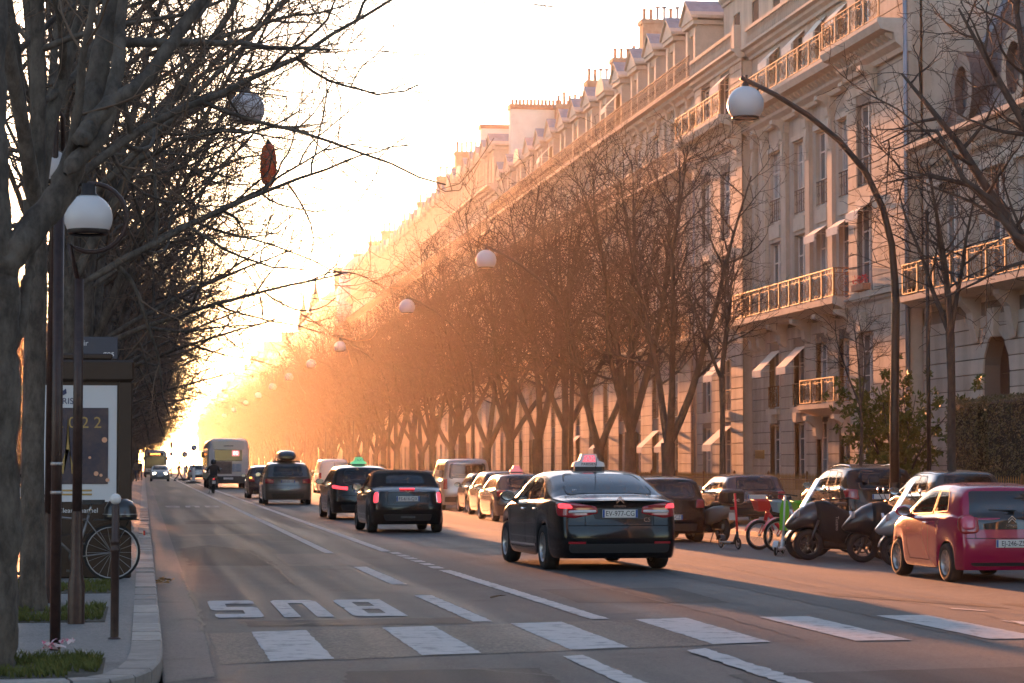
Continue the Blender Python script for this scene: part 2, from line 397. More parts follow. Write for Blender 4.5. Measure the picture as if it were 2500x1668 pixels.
for i, (a, b) in enumerate([(.98, 1.49), (2.21, 2.71), (3.48, 4.01), (4.78, 5.33), (6.08, 6.6), (7.30, 7.84), (8.58, 9.12), (9.7, 10.24), (10.95, 11.5)]):
    lay('zebra_stripe', [(a, sk(a)), (b, sk(b)), (b, skf(b)), (a, skf(a))], M_PAINT, .008, rag=.008)
# lane lines
lay('lane_line', [(3.08, 41.5), (3.24, 41.5), (3.10, 330), (2.94, 330)], M_PAINT, .008, rag=.006)
lay('lane_line', [(3.12, 30.6), (3.32, 30.6), (3.28, 35.9), (3.08, 35.9)], M_PAINT, .008, rag=.01)
lay('lane_line', [(3.16, 23.3), (3.36, 23.3), (3.32, 28.0), (3.12, 28.0)], M_PAINT, .008, rag=.01)
lay('lane_line', [(3.30, 6), (3.48, 6), (3.48, 19.1), (3.30, 19.0)], M_PAINT, .008, rag=.012)
lay('lane_line', [(4.40, 6), (4.60, 6), (4.60, 19.6), (4.40, 19.4)], M_PAINT, .012, rag=.02)
lay('lane_line', [(4.36, 23.5), (4.55, 23.5), (4.38, 34.6), (4.20, 34.6)], M_PAINT, .008, rag=.012)
for k in range(6):
    yy = 35.2+k*1.15; lay('lane_line', [(4.20, yy), (4.37, yy), (4.36, yy+.75), (4.19, yy+.75)], M_PAINT, .008, rag=.01)
lay('lane_line', [(4.12, 42.2), (4.29, 42.2), (4.12, 330), (3.96, 330)], M_PAINT, .008, rag=.006)
def dashes(x, y0, y1, ln, gap, w=.12):
    yy = y0
    while yy < y1:
        lay('lane_line', [(x, yy), (x+w, yy), (x+w, yy+ln), (x, yy+ln)], M_PAINT, .008, rag=.01); yy += ln+gap
dashes(7.35, 74, 200, 3.0, 10.0)
lay('road_mark', [(8.9, 25.9), (9.35, 25.95), (9.35, 26.2), (8.9, 26.15)], M_PAINT, .008)
# the word BUS, painted to be read by traffic coming the other way
def letters(y0, y1, xs, parent):
    def P(x0, x1, a, b): return (x0+(x1-x0)*a, y1-(y1-y0)*b)   # a: left to right for us, b: far (top for us) to near
    def LT(name, polys, x0, x1):
        mb = MB()
        for pl in polys:
            mb.add([(*P(x0, x1, a, b), .008) for a, b in pl], [tuple(range(len(pl)))])
        o = mb.build(name, M_PAINT, None, fix=True)
        if o.data.polygons[0].normal.z < 0: o.data.flip_normals()
        o.parent = parent
    (s0, s1), (u0, u1), (b0, b1) = xs
    w = .30; h = .16
    # seen upside down: far end is the letter foot
    LT('letter', [[(.06, 0), (.92, 0), (1, .06), (1, .2), (.9, .2), (.36, .2), (.36, .4), (.92, .4), (1, .47), (1, .94), (.92, 1), (.1, 1), (.04, .94), (.04, .8), (.66, .8), (.66, .6), (.1, .6), (0, .53), (0, .07)]], s0, s1)
    LT('letter', [[(.1, 0), (.9, 0), (1, .08), (1, 1), (.66, 1), (.66, .2), (.34, .2), (.34, 1), (0, 1), (0, .08)]], u0, u1)
    LT('letter', [[(.08, 0), (1, 0), (1, .17), (.34, .17), (.34, .83), (1, .83), (1, 1), (.08, 1), (0, .93), (0, .56), (.06, .5), (0, .44), (0, .07)],
                  [(.34, .42), (.68, .42), (.68, .58), (.34, .58)], [(.68, .17), (1, .17), (1, .83), (.68, .83)]], b0, b1)
letters(24.25, 27.25, ((.71, 1.21), (1.4, 1.9), (2.1, 2.64)), road)
letters(86.0, 89.0, ((.8, 1.3), (1.5, 2.0), (2.2, 2.7)), road)
# cracks: thin dark sealed joints
M_SEAL = mat('sealed_joint', (.03, .028, .028), .6)
def crack(pts, w=.025, seed=1):
    r_ = random.Random(seed); P = []
    for (a, b) in zip(pts[:-1], pts[1:]):
        a = Vector(a); b = Vector(b); k = max(2, int((b-a).length/.25))
        for j in range(k): P.append(a+(b-a)*(j/k)+Vector((r_.uniform(-.03, .03), r_.uniform(-.03, .03))))
    P.append(Vector(pts[-1])); mb = MB(); vs = []
    for i, p in enumerate(P):
        t = P[min(i+1, len(P)-1)]-P[max(i-1, 0)]; nn = Vector((-t.y, t.x)).normalized()*w*r_.uniform(.4, 1.2)/2
        vs += [(p.x+nn.x, p.y+nn.y, .0105+gr(p.x)), (p.x-nn.x, p.y-nn.y, .0105+gr(p.x))]
    o = mb.add(vs, [(2*i, 2*i+1, 2*i+3, 2*i+2) for i in range(len(P)-1)]).build('sealed_crack', M_SEAL, None)
    if o.data.polygons[0].normal.z < 0: o.data.flip_normals()
    o.parent = road
crack([(.62, 35.6), (1.5, 36.2), (2.1, 36.3), (3.4, 36.4)], .05, 1)
crack([(1.6, 31.5), (2.6, 30.6), (3.6, 30.9)], .03, 2)
crack([(2.55, 28.9), (3.3, 28.6), (4.35, 29.8)], .05, 3)
crack([(.56, 22.4), (.57, 27), (.55, 34.5)], .05, 4)
crack([(6.9, 30.9), (8.2, 30.6), (9.8, 30.7)], .04, 5)
crack([(5.0, 40.6), (7.2, 41), (9.4, 40.7)], .04, 6)
crack([(1.2, 23.0), (2.6, 24.05), (3.1, 23.6)], .03, 7)
lay('repair_patch', [(4.75, 26.3), (6.4, 26.1), (6.5, 29.4), (4.8, 29.2)], M_PATCHD, .004, rag=.02)
lay('repair_patch', [(5.2, 44), (7.4, 43.8), (7.4, 50), (5.2, 50.3)], M_PATCH, .004, rag=.02)
lay('repair_patch', [(.75, 52), (2.8, 52.2), (2.8, 53.4), (.75, 53.1)], M_PATCH, .004, rag=.03)
lay('repair_patch', [(10.5, 22), (12.4, 22), (12.4, 28.5), (10.5, 28.8)], M_PATCHD, .004, rag=.02)
crack([(.9, 28.6), (1.7, 29.0), (2.3, 28.5), (3.0, 29.3)], .03, 11); crack([(4.7, 24.3), (5.6, 24.9), (6.6, 24.5), (7.6, 25.2)], .035, 12); crack([(5.7, 20.6), (5.75, 24), (5.6, 30), (5.8, 34)], .03, 13)
crack([(2.95, 17.2), (2.2, 18.2), (1.5, 18.3), (.7, 18.0)], .03, 14); crack([(8.2, 21), (8.9, 25), (8.6, 31), (9.2, 38)], .03, 15); crack([(1.9, 30.4), (1.95, 36), (1.8, 44)], .025, 16)
crack([(7.2, 20), (7.3, 29), (7.25, 44), (7.3, 60)], .03, 8)
# planted tree pits on the left pavement: soil and tufts
M_GRASS = mat('grass', (.065, .075, .010), .8, var2=(.13, .13, .02), scale=14)
def pit(x0, x1, y0, y1, seed, dens=420):
    r_ = random.Random(seed)
    s_ = MB().box(x0, x1, y0, y1, .02, .119).build('tree_pit', M_SOIL); tag(s_, kind='structure')
    gm = MB()
    for k in range(int(dens*(x1-x0)*(y1-y0))):
        x, y = r_.uniform(x0+.03, x1-.03), r_.uniform(y0+.03, y1-.03)
        if noise.noise((x*1.7, y*1.7, seed)) < -.22: continue
        for q in range(3):
            a = r_.uniform(0, 2*pi); h = r_.uniform(.03, .085); w = .007; l = r_.uniform(.01, .05)
            c, s = cos(a), sin(a)
            gm.add([(x-s*w, y+c*w, .117), (x+s*w, y-c*w, .117), (x+c*l*.5, y+s*l*.5, .117+h*.7), (x+c*l, y+s*l, .117+h)], [(0, 1, 2), (0, 2, 3)])
    o = gm.build('grass', M_GRASS, fix=False); tag(o, 'short green grass tufts around a street tree', 'grass', kind='stuff')
pit(-1.65, -.26, 16.32, 18.0, 3, 700)
pit(-1.75, -.33, 22.1, 24.4, 4, 420)
pit(-1.8, -.33, 27.0, 29.4, 5, 300)
for k in range(3): pit(-1.75, -.4, 35.6+6.5*k, 37.6+6.5*k, 6+k, 150)
# ------------------------------------------------------------ bare winter trees
def bark(name, base, hi, wl_=False):
    m = mat(name, base, .9, var2=hi, scale=6, bump=1.0, bscale=16, detail=9, stretch=(1, 1, .5), thr=(.40, .62))
    return m
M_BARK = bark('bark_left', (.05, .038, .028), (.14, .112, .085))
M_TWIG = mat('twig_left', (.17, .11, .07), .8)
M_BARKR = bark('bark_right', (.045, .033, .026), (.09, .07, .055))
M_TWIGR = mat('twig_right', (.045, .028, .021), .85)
COSN = {n: [(cos(2*pi*k/n), sin(2*pi*k/n)) for k in range(n)] for n in (3, 4, 5, 6, 8, 10, 14)}
class Tree:
    def __init__(s, seed): s.r = random.Random(seed); s.big = MB(); s.small = MB()
    def tube(s, pts, rr, n, tgt):
        vs = tgt.v; base = len(vs); m = len(pts); u = None; cs = COSN[n]
        for i in range(m):
            p = pts[i]; t = pts[min(i+1, m-1)]-pts[max(i-1, 0)]; t.normalize()
            u = t.orthogonal() if u is None else (u-t*u.dot(t))
            if u.length < 1e-6: u = t.orthogonal()
            u.normalize(); w = t.cross(u); r_ = rr[i]
            if r_ > .05 and n >= 8:
                for c, q in cs:
                    d = u*c+w*q; k = r_*(1+.22*noise.noise((p+d*r_)*4.5)+.10*noise.noise((p+d*r_)*13)); vs.append((p.x+d.x*k, p.y+d.y*k, p.z+d.z*k))
                continue
            for c, q in cs: vs.append((p.x+(u.x*c+w.x*q)*r_, p.y+(u.y*c+w.y*q)*r_, p.z+(u.z*c+w.z*q)*r_))
        for i in range(m-1):
            a = base+i*n
            for k in range(n):
                k2 = (k+1) % n; tgt.f.append((a+k, a+k2, a+n+k2, a+n+k)); tgt.sm.append(True)
    def path(s, p, d, L, n, jit, up, droop=0.0):
        pts = [p.copy()]; d = d.normalized(); st = L/n; r = s.r
        for i in range(n):
            f = i/n
            d = d+Vector((r.gauss(0, jit), r.gauss(0, jit), r.gauss(0, jit)))+Vector((0, 0, up-droop*(1-f)))
            d.normalize(); p = p+d*st; pts.append(p.copy())
        return pts
    def sub(s, pts, rr, level, P):
        """children along a branch"""
        r = s.r; lv = P['lv'][level]; m = len(pts); L0 = (pts[-1]-pts[0]).length
        cnt = max(1, int(lv['n']*r.uniform(.8, 1.2)*max(.45, min(1.3, L0/lv['ref']))))
        ph = r.uniform(0, 6.28)
        for k in range(cnt):
            f = lv['t0']+(1-lv['t0'])*(k+r.random())/cnt; x = f*(m-1); i = min(int(x), m-2); q = x-i
            p = pts[i].lerp(pts[i+1], q); d0 = (pts[i+1]-pts[i]).normalized(); ph += 2.4+r.uniform(-.5, .5)
            o = d0.orthogonal(); w = d0.cross(o); side = o*cos(ph)+w*sin(ph)
            ang = rad(r.uniform(*lv['ang'])); d = d0*cos(ang)+side*sin(ang)
            if P.get('bias') is not None: d = d+P['bias']*lv.get('bias', 0)
            rb = rr[i]*(1-q)+rr[i+1]*q
            L = r.uniform(*lv['len'])*(1.05-.55*f)
            r0 = max(min(rb*.75, lv['rmax']*r.uniform(.75, 1.1)), lv['rmin'])
            pp = s.path(p, d, L, lv['seg'], lv['jit'], lv['up'], lv.get('droop', 0))
            g_ = [r0+(lv['rend']-r0)*(j/lv['seg'])**.8 for j in range(lv['seg']+1)]
            s.tube(pp, g_, lv['sides'], s.big if level < P['big'] else s.small)
            if level+1 < len(P['lv']): s.sub(pp, g_, level+1, P)
    def limb(s, pts, rr, P, level=0, sides=8):
        s.tube(pts, rr, sides, s.big); s.sub(pts, rr, level, P)
def LV(n, ref, t0, ang, ln, rmax, rmin, rend, seg, sides, jit, up, droop=0, bias=0):
    return dict(n=n, ref=ref, t0=t0, ang=ang, len=ln, rmax=rmax, rmin=rmin, rend=rend, seg=seg, sides=sides, jit=jit, up=up, droop=droop, bias=bias)
P_RIGHT = dict(big=1, lv=[
    LV(13, 6, .2, (25, 60), (2.2, 3.8), .055, .02, .010, 7, 5, .09, .07),
    LV(9, 2.6, .12, (25, 60), (1.0, 1.9), .019, .011, .007, 5, 3, .12, .06),
    LV(6, 1.3, .1, (25, 65), (.4, 1.0), .010, .0075, .0055, 3, 3, .16, .03),
    LV(2, .6, .2, (25, 60), (.15, .4), .0065, .0055, .0045, 2, 3, .15, .02)])
P_LEFT = dict(big=1, lv=[
    LV(9, 6, .15, (35, 75), (2.0, 3.5), .045, .018, .009, 8, 5, .13, .04, .03, .16),
    LV(7, 2.6, .1, (25, 60), (1.0, 2.0), .013, .007, .005, 6, 3, .15, .07, .02, .08),
    LV(7, 1.5, .1, (25, 60), (.5, 1.15), .006, .005, .0035, 4, 3, .15, .07),
    LV(2, .7, .2, (25, 60), (.15, .4), .004, .0032, .0026, 2, 3, .15, .05)])
def make_tree(seed, P, H, fork, nl, r0, spread, lean=0.0, center=True, bias=None, mats=None, top=1.0, road=None):
    t = Tree(seed); r = t.r; P = dict(P); P['bias'] = bias
    tp = [Vector((0, 0, -.1)), Vector((0, 0, .25)), Vector((lean*.3, r.uniform(-.03, .03), fork*.4)), Vector((lean*.7, r.uniform(-.05, .05), fork*.75)), Vector((lean, 0, fork))]
    t.tube(tp, [r0*1.45, r0*1.12, r0, r0*.95, r0*.98], 10, t.big)
    a0 = r.uniform(0, 6.28)
    for k in range(nl):
        a = a0+2*pi*k/nl+r.uniform(-.35, .35); an = rad(r.uniform(*spread))
        d = Vector((cos(a)*sin(an), sin(a)*sin(an), cos(an)))
        L = (H-fork)*r.uniform(.85, 1.05)*top
        z0 = fork-r.uniform(0, .12)
        pts = t.path(Vector((lean, 0, z0)), d, L, 10, .06, .055)
        ra = r0*r.uniform(.5, .68)
        rr = [ra*(1-.88*(i/10)**.9)+.008 for i in range(11)]
        t.limb(pts, rr, P)
    cp = None
    if center:
        cp = t.path(Vector((lean, 0, fork-.05)), Vector((r.uniform(-.1, .1), r.uniform(-.1, .1), 1)), (H-fork)*.98, 10, .05, .05)
        t.limb(cp, [r0*.62*(1-.9*(i/10))+.008 for i in range(11)], P)
    for (zf, an, L, az) in (road or ()):
        st = min(cp, key=lambda p: abs(p.z-zf)) if cp and zf > fork else Vector((lean, 0, min(zf, fork)))
        d = Vector((sin(rad(an))*cos(az), sin(rad(an))*sin(az), cos(rad(an)))); pts = t.path(st, d, L*1.08, 10, .06, .012)
        t.limb(pts, [.02]+[r0*.40*(1-.88*(i/10)**.9)+.008 for i in range(1, 11)], P)
    mb, mt = mats
    return t.big.mesh('trunk', mb, False), t.small.mesh('crown', mt, False)
def plant_tree(name, meshes, x, y, rz, sc, label, group, z=.1):
    if x > 10: z = gr(x)-.03
    o = thing(name, label, 'tree', (x, y, z), rz, group); o.scale = (sc, sc, sc)
    link('trunk', meshes[0], o); link('crown', meshes[1], o)
    return o
RT = [make_tree(11, P_RIGHT, 12.4, 2.7, 4, .21, (16, 32), mats=(M_BARKR, M_TWIGR)),
      make_tree(12, P_RIGHT, 12.8, 2.5, 3, .22, (18, 36), mats=(M_BARKR, M_TWIGR)),
      make_tree(13, P_RIGHT, 12.0, 3.0, 4, .20, (14, 34), mats=(M_BARKR, M_TWIGR)),
      make_tree(14, P_RIGHT, 12.6, 2.3, 3, .22, (20, 38), center=False, mats=(M_BARKR, M_TWIGR))]
BI = Vector((1, 0, 0))
LT_ = [make_tree(21, P_LEFT, 13.5, 3.6, 3, .13, (14, 32), bias=BI, road=[(3.8, 58, 4.5, .1), (5.0, 52, 4.6, -.6), (6.4, 55, 4.2, .5), (7.5, 60, 3.4, -.2)], mats=(M_BARK, M_TWIG)),
       make_tree(22, P_LEFT, 14.0, 4.0, 3, .115, (12, 34), bias=BI, road=[(4.2, 60, 4.4, .4), (5.6, 52, 4.6, -.4), (7.0, 55, 4.0, 0), (5.0, 62, 3.6, .9)], mats=(M_BARK, M_TWIG)),
       make_tree(23, P_LEFT, 13.0, 3.4, 3, .13, (14, 36), bias=BI, road=[(3.6, 60, 4.4, -.3), (4.8, 55, 4.6, .4), (6.2, 58, 4.0, .0), (7.4, 55, 3.6, -.6)], mats=(M_BARK, M_TWIG))]
rt_ = random.Random(77)
# the near row on the left pavement
LG = 'street trees along the left kerb'
for k in range(1, 34):
    if k == 2: continue
    y = 17.4+6.5*k+(rt_.uniform(-.4, .4) if k > 1 else 0)
    lab = ('slim bare street tree standing in grass beside the grey lamp post' if k == 1 else 'bare street tree rising directly behind the advertising panel' if k == 3
           else 'bare street tree in the long dark row along the bus lane kerb')
    plant_tree('street_tree', LT_[k % 3], -1.05+(0 if k == 1 else rt_.uniform(-.15, .15)), y, rt_.uniform(-.3, .3), (rt_.uniform(1.12, 1.24) if k < 10 else rt_.uniform(1.0, 1.14)) if k > 1 else 1.0, lab, LG)
for k in range(34, 75):
    plant_tree('street_tree', LT_[k % 3], -1.05+rt_.uniform(-.2, .2), 17.4+6.5*k, rt_.uniform(-.5, .5), rt_.uniform(.92, 1.1), 'bare street tree in the long dark row along the bus lane kerb', LG)
for k in range(14, 42):
    plant_tree('street_tree', LT_[(k+1) % 3], -7.6+rt_.uniform(-.3, .3), 30+8*k, rt_.uniform(-.5, .5)+pi, rt_.uniform(.9, 1.1), 'bare street tree in the second row beside the facades', 'second row of street trees')
# the row in front of the facades on the right
RG = 'street trees along the right pavement'
ys = [74.0, 79.9, 85.6, 92.4, 99.3, 107.0]
y = 107.0
while y < 620: y += 6.9; ys.append(y)
for k, y in enumerate(ys):
    lab = 'forked bare tree with a low Y trunk, beside the young slender tree' if k == 0 else 'bare forked street tree in the row before the stone facades'
    plant_tree('street_tree', RT[3] if k == 0 else RT[(k*7+1) % 4], 16.2+(0 if k < 6 else rt_.uniform(-.3, .3)), y+(0 if k < 6 else rt_.uniform(-.5, .5)),
               rt_.uniform(0, 6.28) if k else .35, rt_.uniform(.93, 1.06), lab, RG)
for k in range(48):
    plant_tree('street_tree', RT[(k*5+2) % 4], 20.0+rt_.uniform(-.3, .3), 215+7.2*k, rt_.uniform(0, 6.28), rt_.uniform(.8, .95), 'bare street tree in the inner row close to the facades', 'inner row of street trees on the right')
# the big tree in the left foreground, limbs laid out from the photograph at its own distance
def D(u, v, y): return py(u*1.0638, v*1.0638, y)     # points read on a 2350 px wide view
BIG = Tree(31); PB = dict(P_LEFT); PB['bias'] = Vector((.8, .2, .25))
Y0 = 17.4
def limbpx(pts, r0, r1, lvl=0, dy=0.0, subs=True, inner=True):
    P3 = [D(u, v, Y0+dy*i/(len(pts)-1)) for i, (u, v) in enumerate(pts)]
    out = []
    for i in range(len(P3)-1):
        for q in (0, .17, .34, .5, .67, .84): out.append(P3[i].lerp(P3[i+1], q))
    out.append(P3[-1]); n = len(out)-1
    out = [p+Vector((BIG.r.gauss(0, .006), BIG.r.gauss(0, .01), BIG.r.gauss(0, .006))) if 0 < i < n else p for i, p in enumerate(out)]
    rr = [r0+(r1-r0)*i/n for i in range(n+1)]
    if inner: rr[0] = .02
    BIG.tube(out, rr, 14, BIG.big)
    if subs: BIG.sub(out, rr, lvl, PB)
    return out
PB['lv'] = [dict(PB['lv'][0], n=4), dict(PB['lv'][1], n=8)]+PB['lv'][2:]
limbpx([(-45, 1590), (-35, 1480), (-28, 1300), (-24, 1100), (-22, 900), (-20, 700), (-16, 610)], .24, .18, subs=False)
limbpx([(-16, 640), (-22, 400), (-26, 200), (-20, -60), (-10, -400)], .15, .09, dy=.6)
limbpx([(-10, 620), (60, 545), (146, 440), (186, 330), (208, 250), (235, 120), (262, 0), (290, -200), (330, -500)], .115, .05, dy=1.0)
limbpx([(184, 335), (210, 285), (255, 235), (330, 190), (395, 95), (470, -10), (560, -160), (640, -340)], .075, .03, dy=.8)
limbpx([(150, 400), (240, 300), (270, 160), (275, 40), (300, -160)], .075, .03, dy=.7)
limbpx([(-40, 1000), (-10, 840), (40, 760), (62, 660), (72, 600), (84, 540)], .09, .012, dy=.4, subs=False)
big = thing('street_tree', 'massive dark tree with thick crossing limbs beside the pavement corner', 'tree', (D(-2, 1560, Y0).x, Y0, .1), 0, LG)
bt = BIG.big.mesh('trunk', M_BARK, False); bc = BIG.small.mesh('crown', M_TWIG, False)
Mi = Matrix.Translation(-Vector(big.location)); bt.transform(Mi); bc.transform(Mi)
link('trunk', bt, big); link('crown', bc, big)
# young trees on the right pavement and the tree whose limbs reach in from the right
P_YOUNG = dict(big=1, lv=[LV(10, 4, .25, (40, 75), (1.4, 2.6), .03, .012, .007, 6, 4, .11, .05), LV(7, 1.8, .15, (30, 65), (.6, 1.2), .01, .007, .005, 4, 3, .15, .05), LV(4, .8, .15, (30, 65), (.25, .5), .006, .005, .004, 3, 3, .15, .05)])
YT = make_tree(41, P_YOUNG, 8.2, 4.4, 3, .095, (10, 40), mats=(M_BARKR, M_TWIGR))
plant_tree('young_tree', YT, 17.1, 49.8, 0.4, 1.0, 'young slender tree before the rusticated wall, right of the tall lamp', None)
YT2 = make_tree(42, P_YOUNG, 6.6, 3.6, 2, .05, (8, 30), mats=(M_BARKR, M_TWIGR))
plant_tree('young_tree', YT2, 20.3, 67.0, 1.0, .9, 'thin staked sapling by the goal-shaped timber frame', None)
plant_tree('young_tree', YT, 17.2, 71.0, 2.1, .95, 'young slender tree near the forked tree of the right row', None)
P_OLD = dict(big=1, lv=[LV(9, 4, .15, (30, 70), (1.6, 2.8), .045, .016, .008, 7, 5, .13, .03), LV(8, 2, .12, (30, 65), (.8, 1.5), .013, .008, .005, 5, 3, .16, .03), LV(5, 1, .12, (30, 65), (.3, .7), .006, .005, .004, 3, 3, .17, .02), LV(2, .5, .3, (25, 60), (.12, .3), .0045, .004, .003, 2, 3, .15, .02)])
OT = Tree(51); yo = 38.0
def lo(pts, r0, r1):
    P3 = [D(u, v, yo+.25*i) for i, (u, v) in enumerate(pts)]
    out = []
    for i in range(len(P3)-1):
        for q in (0, .5): out.append(P3[i].lerp(P3[i+1], q))
    out.append(P3[-1]); n = len(out)-1
    OT.limb(out, [r0+(r1-r0)*i/n for i in range(n+1)], P_OLD)
base = D(2560, 1000, yo); base.z = -.1
OT.tube([Vector((base.x, yo, -.1)), Vector((base.x, yo, 1)), D(2540, 700, yo), D(2500, 640, yo)], [.26, .2, .18, .17], 10, OT.big)
lo([(2500, 640), (2400, 590), (2345, 565), (2290, 470), (2200, 330), (2120, 230), (2070, 170)], .14, .02)
lo([(2400, 590), (2330, 540), (2240, 430), (2130, 400), (2030, 420)], .08, .012)
lo([(2500, 640), (2420, 400), (2330, 250), (2260, 130), (2200, 20)], .12, .02)
lo([(2460, 500), (2380, 330), (2350, 150), (2330, 0), (2320, -200)], .10, .02)
lo([(2520, 660), (2560, 400), (2500, 100), (2450, -200)], .12, .03)
lo([(2290, 470), (2210, 410), (2150, 300), (2080, 300), (2020, 330)], .05, .01)
ot = thing('street_tree', 'bare knotty tree whose dark limbs reach over the arched stone house', 'tree', (base.x, yo, .1), 0, None)
b1 = OT.big.mesh('trunk', M_BARKR, False); b2 = OT.small.mesh('crown', M_TWIGR, False)
Mi = Matrix.Translation(-Vector(ot.location)); b1.transform(Mi); b2.transform(Mi)
link('trunk', b1, ot); link('crown', b2, ot)

# unseen rows behind the crossing, added to darken reflections in the cars
for k in range(12):
    plant_tree('street_tree', RT[k % 4], 16.2, -12-7*k, k*1.3, 1.0, 'unseen bare street tree added past the cross street', 'unseen trees added past the cross street')
    plant_tree('street_tree', RT[(k+2) % 4], -1.4, -14-7*k, k*1.7, 1.0, 'unseen bare street tree added past the cross street', 'unseen trees added past the cross street')
# ------------------------------------------------------------ stone buildings
rb = random.Random(9)
def wall_mb(X, y0, y1, z0, z1, ops, depth=.32):
    """street wall in the plane x = X facing -x with openings (yc, w, zb, zt) and their reveals"""
    b = MB(); eps = 1e-4
    ys = sorted({y0, y1, *[v for o in ops for v in (max(y0, o[0]-o[1]/2), min(y1, o[0]+o[1]/2))]})
    zs = sorted({z0, z1, *[v for o in ops for v in (max(z0, o[2]), min(z1, o[3]))]})
    def inside(y, z): return any(abs(y-o[0]) < o[1]/2 and o[2] < z < o[3] for o in ops)
    for k in range(len(zs)-1):
        j = 0
        while j < len(ys)-1:
            if inside((ys[j]+ys[j+1])/2, (zs[k]+zs[k+1])/2): j += 1; continue
            e = j
            while e+1 < len(ys)-1 and not inside((ys[e+1]+ys[e+2])/2, (zs[k]+zs[k+1])/2): e += 1
            b.quad((X, ys[e+1], zs[k]), (X, ys[j], zs[k]), (X, ys[j], zs[k+1]), (X, ys[e+1], zs[k+1])); j = e+1
    for (yc, w, zb, zt) in ops:
        a, c = yc-w/2, yc+w/2; D_ = X+depth
        b.quad((X, a, zb), (X, a, zt), (D_, a, zt), (D_, a, zb)); b.quad((X, c, zb), (D_, c, zb), (D_, c, zt), (X, c, zt))
        b.quad((X, a, zt), (X, c, zt), (D_, c, zt), (D_, a, zt)); b.quad((X, a, zb), (D_, a, zb), (D_, c, zb), (X, c, zb))
    return b
def courses(root, X, y0, y1, z0, z1, ops, h=.44, m=M_STONE, t=.05):
    z = z0
    while z < z1-.1:
        zt = min(z+h, z1); cut = sorted((max(y0, o[0]-o[1]/2), min(y1, o[0]+o[1]/2)) for o in ops if o[2] < zt-.06 and o[3] > z+.06)
        a = y0
        for c0, c1 in cut+[(y1, y1)]:
            if c0-a > .08: MB().box(X-t, X+.004, a, c0, z+.016, zt-.016).build('stone_course', m, root, fix=False)
            a = max(a, c1)
        z += h
WIN = {}
def win_mesh(w, h, kind=0):
    k = (round(w, 2), round(h, 2), kind)
    if k in WIN: return WIN[k]
    f = MB(); t = .07
    f.box(0, .07, -w/2, -w/2+t, 0, h); f.box(0, .07, w/2-t, w/2, 0, h); f.box(.002, .07, -w/2+t, w/2-t, h-t, h); f.box(.002, .07, -w/2+t, w/2-t, 0, t)
    f.box(-.015, .06, -.055, .055, t, h-t)
    zt = h*.72
    f.box(.004, .065, -w/2+t, -.055, zt, zt+.05); f.box(.004, .065, .055, w/2-t, zt, zt+.05)
    if kind == 0:
        f.box(.01, .055, -w/2+t, -.055, h*.36, h*.36+.03); f.box(.01, .055, .055, w/2-t, h*.36, h*.36+.03)
    p = MB().quad((.045, -w/2+.03, .03), (.045, w/2-.03, .03), (.045, w/2-.03, h-.03), (.045, -w/2+.03, h-.03))
    c = MB(); n = 9                                   # curtain folds behind the glass
    for sgn in (-1, 1):
        c.grid([[(.16+.02*(i % 2), sgn*(w/2-.02-(w*.30)*i/n), z) for i in range(n+1)] for z in (.02, h-.02)], False)
    WIN[k] = (f.mesh('window', M_FRAME, False), [p.mesh('pane', M_GLS[0], False), p.mesh('pane', M_GLS[1], False)], c.mesh('curtain', M_CURTAIN, False))
    return WIN[k]
M_GLS = [mat('pane_dark', (.12, .13, .135), .06, spec=.9), mat('pane_curtained', (.48, .48, .47), .15, spec=.8, var2=(.26, .27, .27), scale=2.2, stretch=(1, 1.5, .15))]
def window(root, X, yc, w, zb, zt, kind=0):
    f, p, c = win_mesh(w, zt-zb, kind)
    o = link('window', f, root, (X+.15, yc, zb)); link('pane', rb.choice(p), o)
    return o
RAIL = {}
def rail_mesh(style):
    if style in RAIL: return RAIL[style]
    b = MB(); H_ = .98
    b.box(-.025, .025, 0, 1, H_-.035, H_); b.box(-.015, .015, 0, 1, .06, .085); b.box(-.012, .012, 0, 1, .80, .82)
    def ring(cy, cz, r, n=10, t=.013): b.tube([(0, cy+r*cos(2*pi*i/n), cz+r*sin(2*pi*i/n)) for i in range(n+1)], t, 4, False)
    def scroll(cy, cz, r, d):
        b.tube([(0, cy+d*r*(1-i/16)*cos(i*.62), cz+r*(1-i/16)*sin(i*.62)) for i in range(13)], .009, 4, False)
    if style == 'ornate':
        b.box(-.02, .02, 0, .045, .06, H_); b.box(-.015, .015, .955, 1, .06, H_)
        n = 16; b.tube([(0, .5+.33*cos(2*pi*i/n), .47+.30*sin(2*pi*i/n)) for i in range(n+1)], .014, 4, False)
        for cy, d in ((.36, 1), (.64, -1)): scroll(cy, .56, .12, d); scroll(cy, .34, .10, d)
        ring(.5, .47, .06, 8)
        for cy, d in ((.10, 1), (.90, -1)): scroll(cy, .70, .07, d); scroll(cy, .22, .07, d)
        for i in range(4): b.box(-.010, .010, i/4+.11, i/4+.14, .085, .17); b.box(-.010, .010, i/4+.11, i/4+.14, .82, .95)
    else:
        for i in range(5): y = i/5; b.box(-.008, .008, y, y+.018, .085, H_-.035)
        for i in range(3): ring(i/3+.16, .45, .09, 8, .008)
    RAIL[style] = b.mesh('railing_panel', M_IRON if style == 'ornate' else M_RAILD, False)
    return RAIL[style]
def railing(parent, X, y0, y1, z, style='ornate', name='railing_panel', h=1.0):
    n = max(1, round((y1-y0)/(1.5 if style == 'ornate' else 1.0))); s = (y1-y0)/n
    for i in range(n): link(name, rail_mesh(style), parent, (X, y0+i*s, z), None, (1, s, h))
def railing_x(parent, y, x0, x1, z, style='ornate', h=1.0):
    link('railing_panel', rail_mesh(style), parent, (x0, y, z), (0, 0, -pi/2), (1, x1-x0, h))
def corn(root, name, y0, y1, prof, m=M_TRIM, parent=None):
    """moulding: profile (x, z) run along the street"""
    return MB().prism(prof, 'y', y0, y1).build(name, m, parent or root)
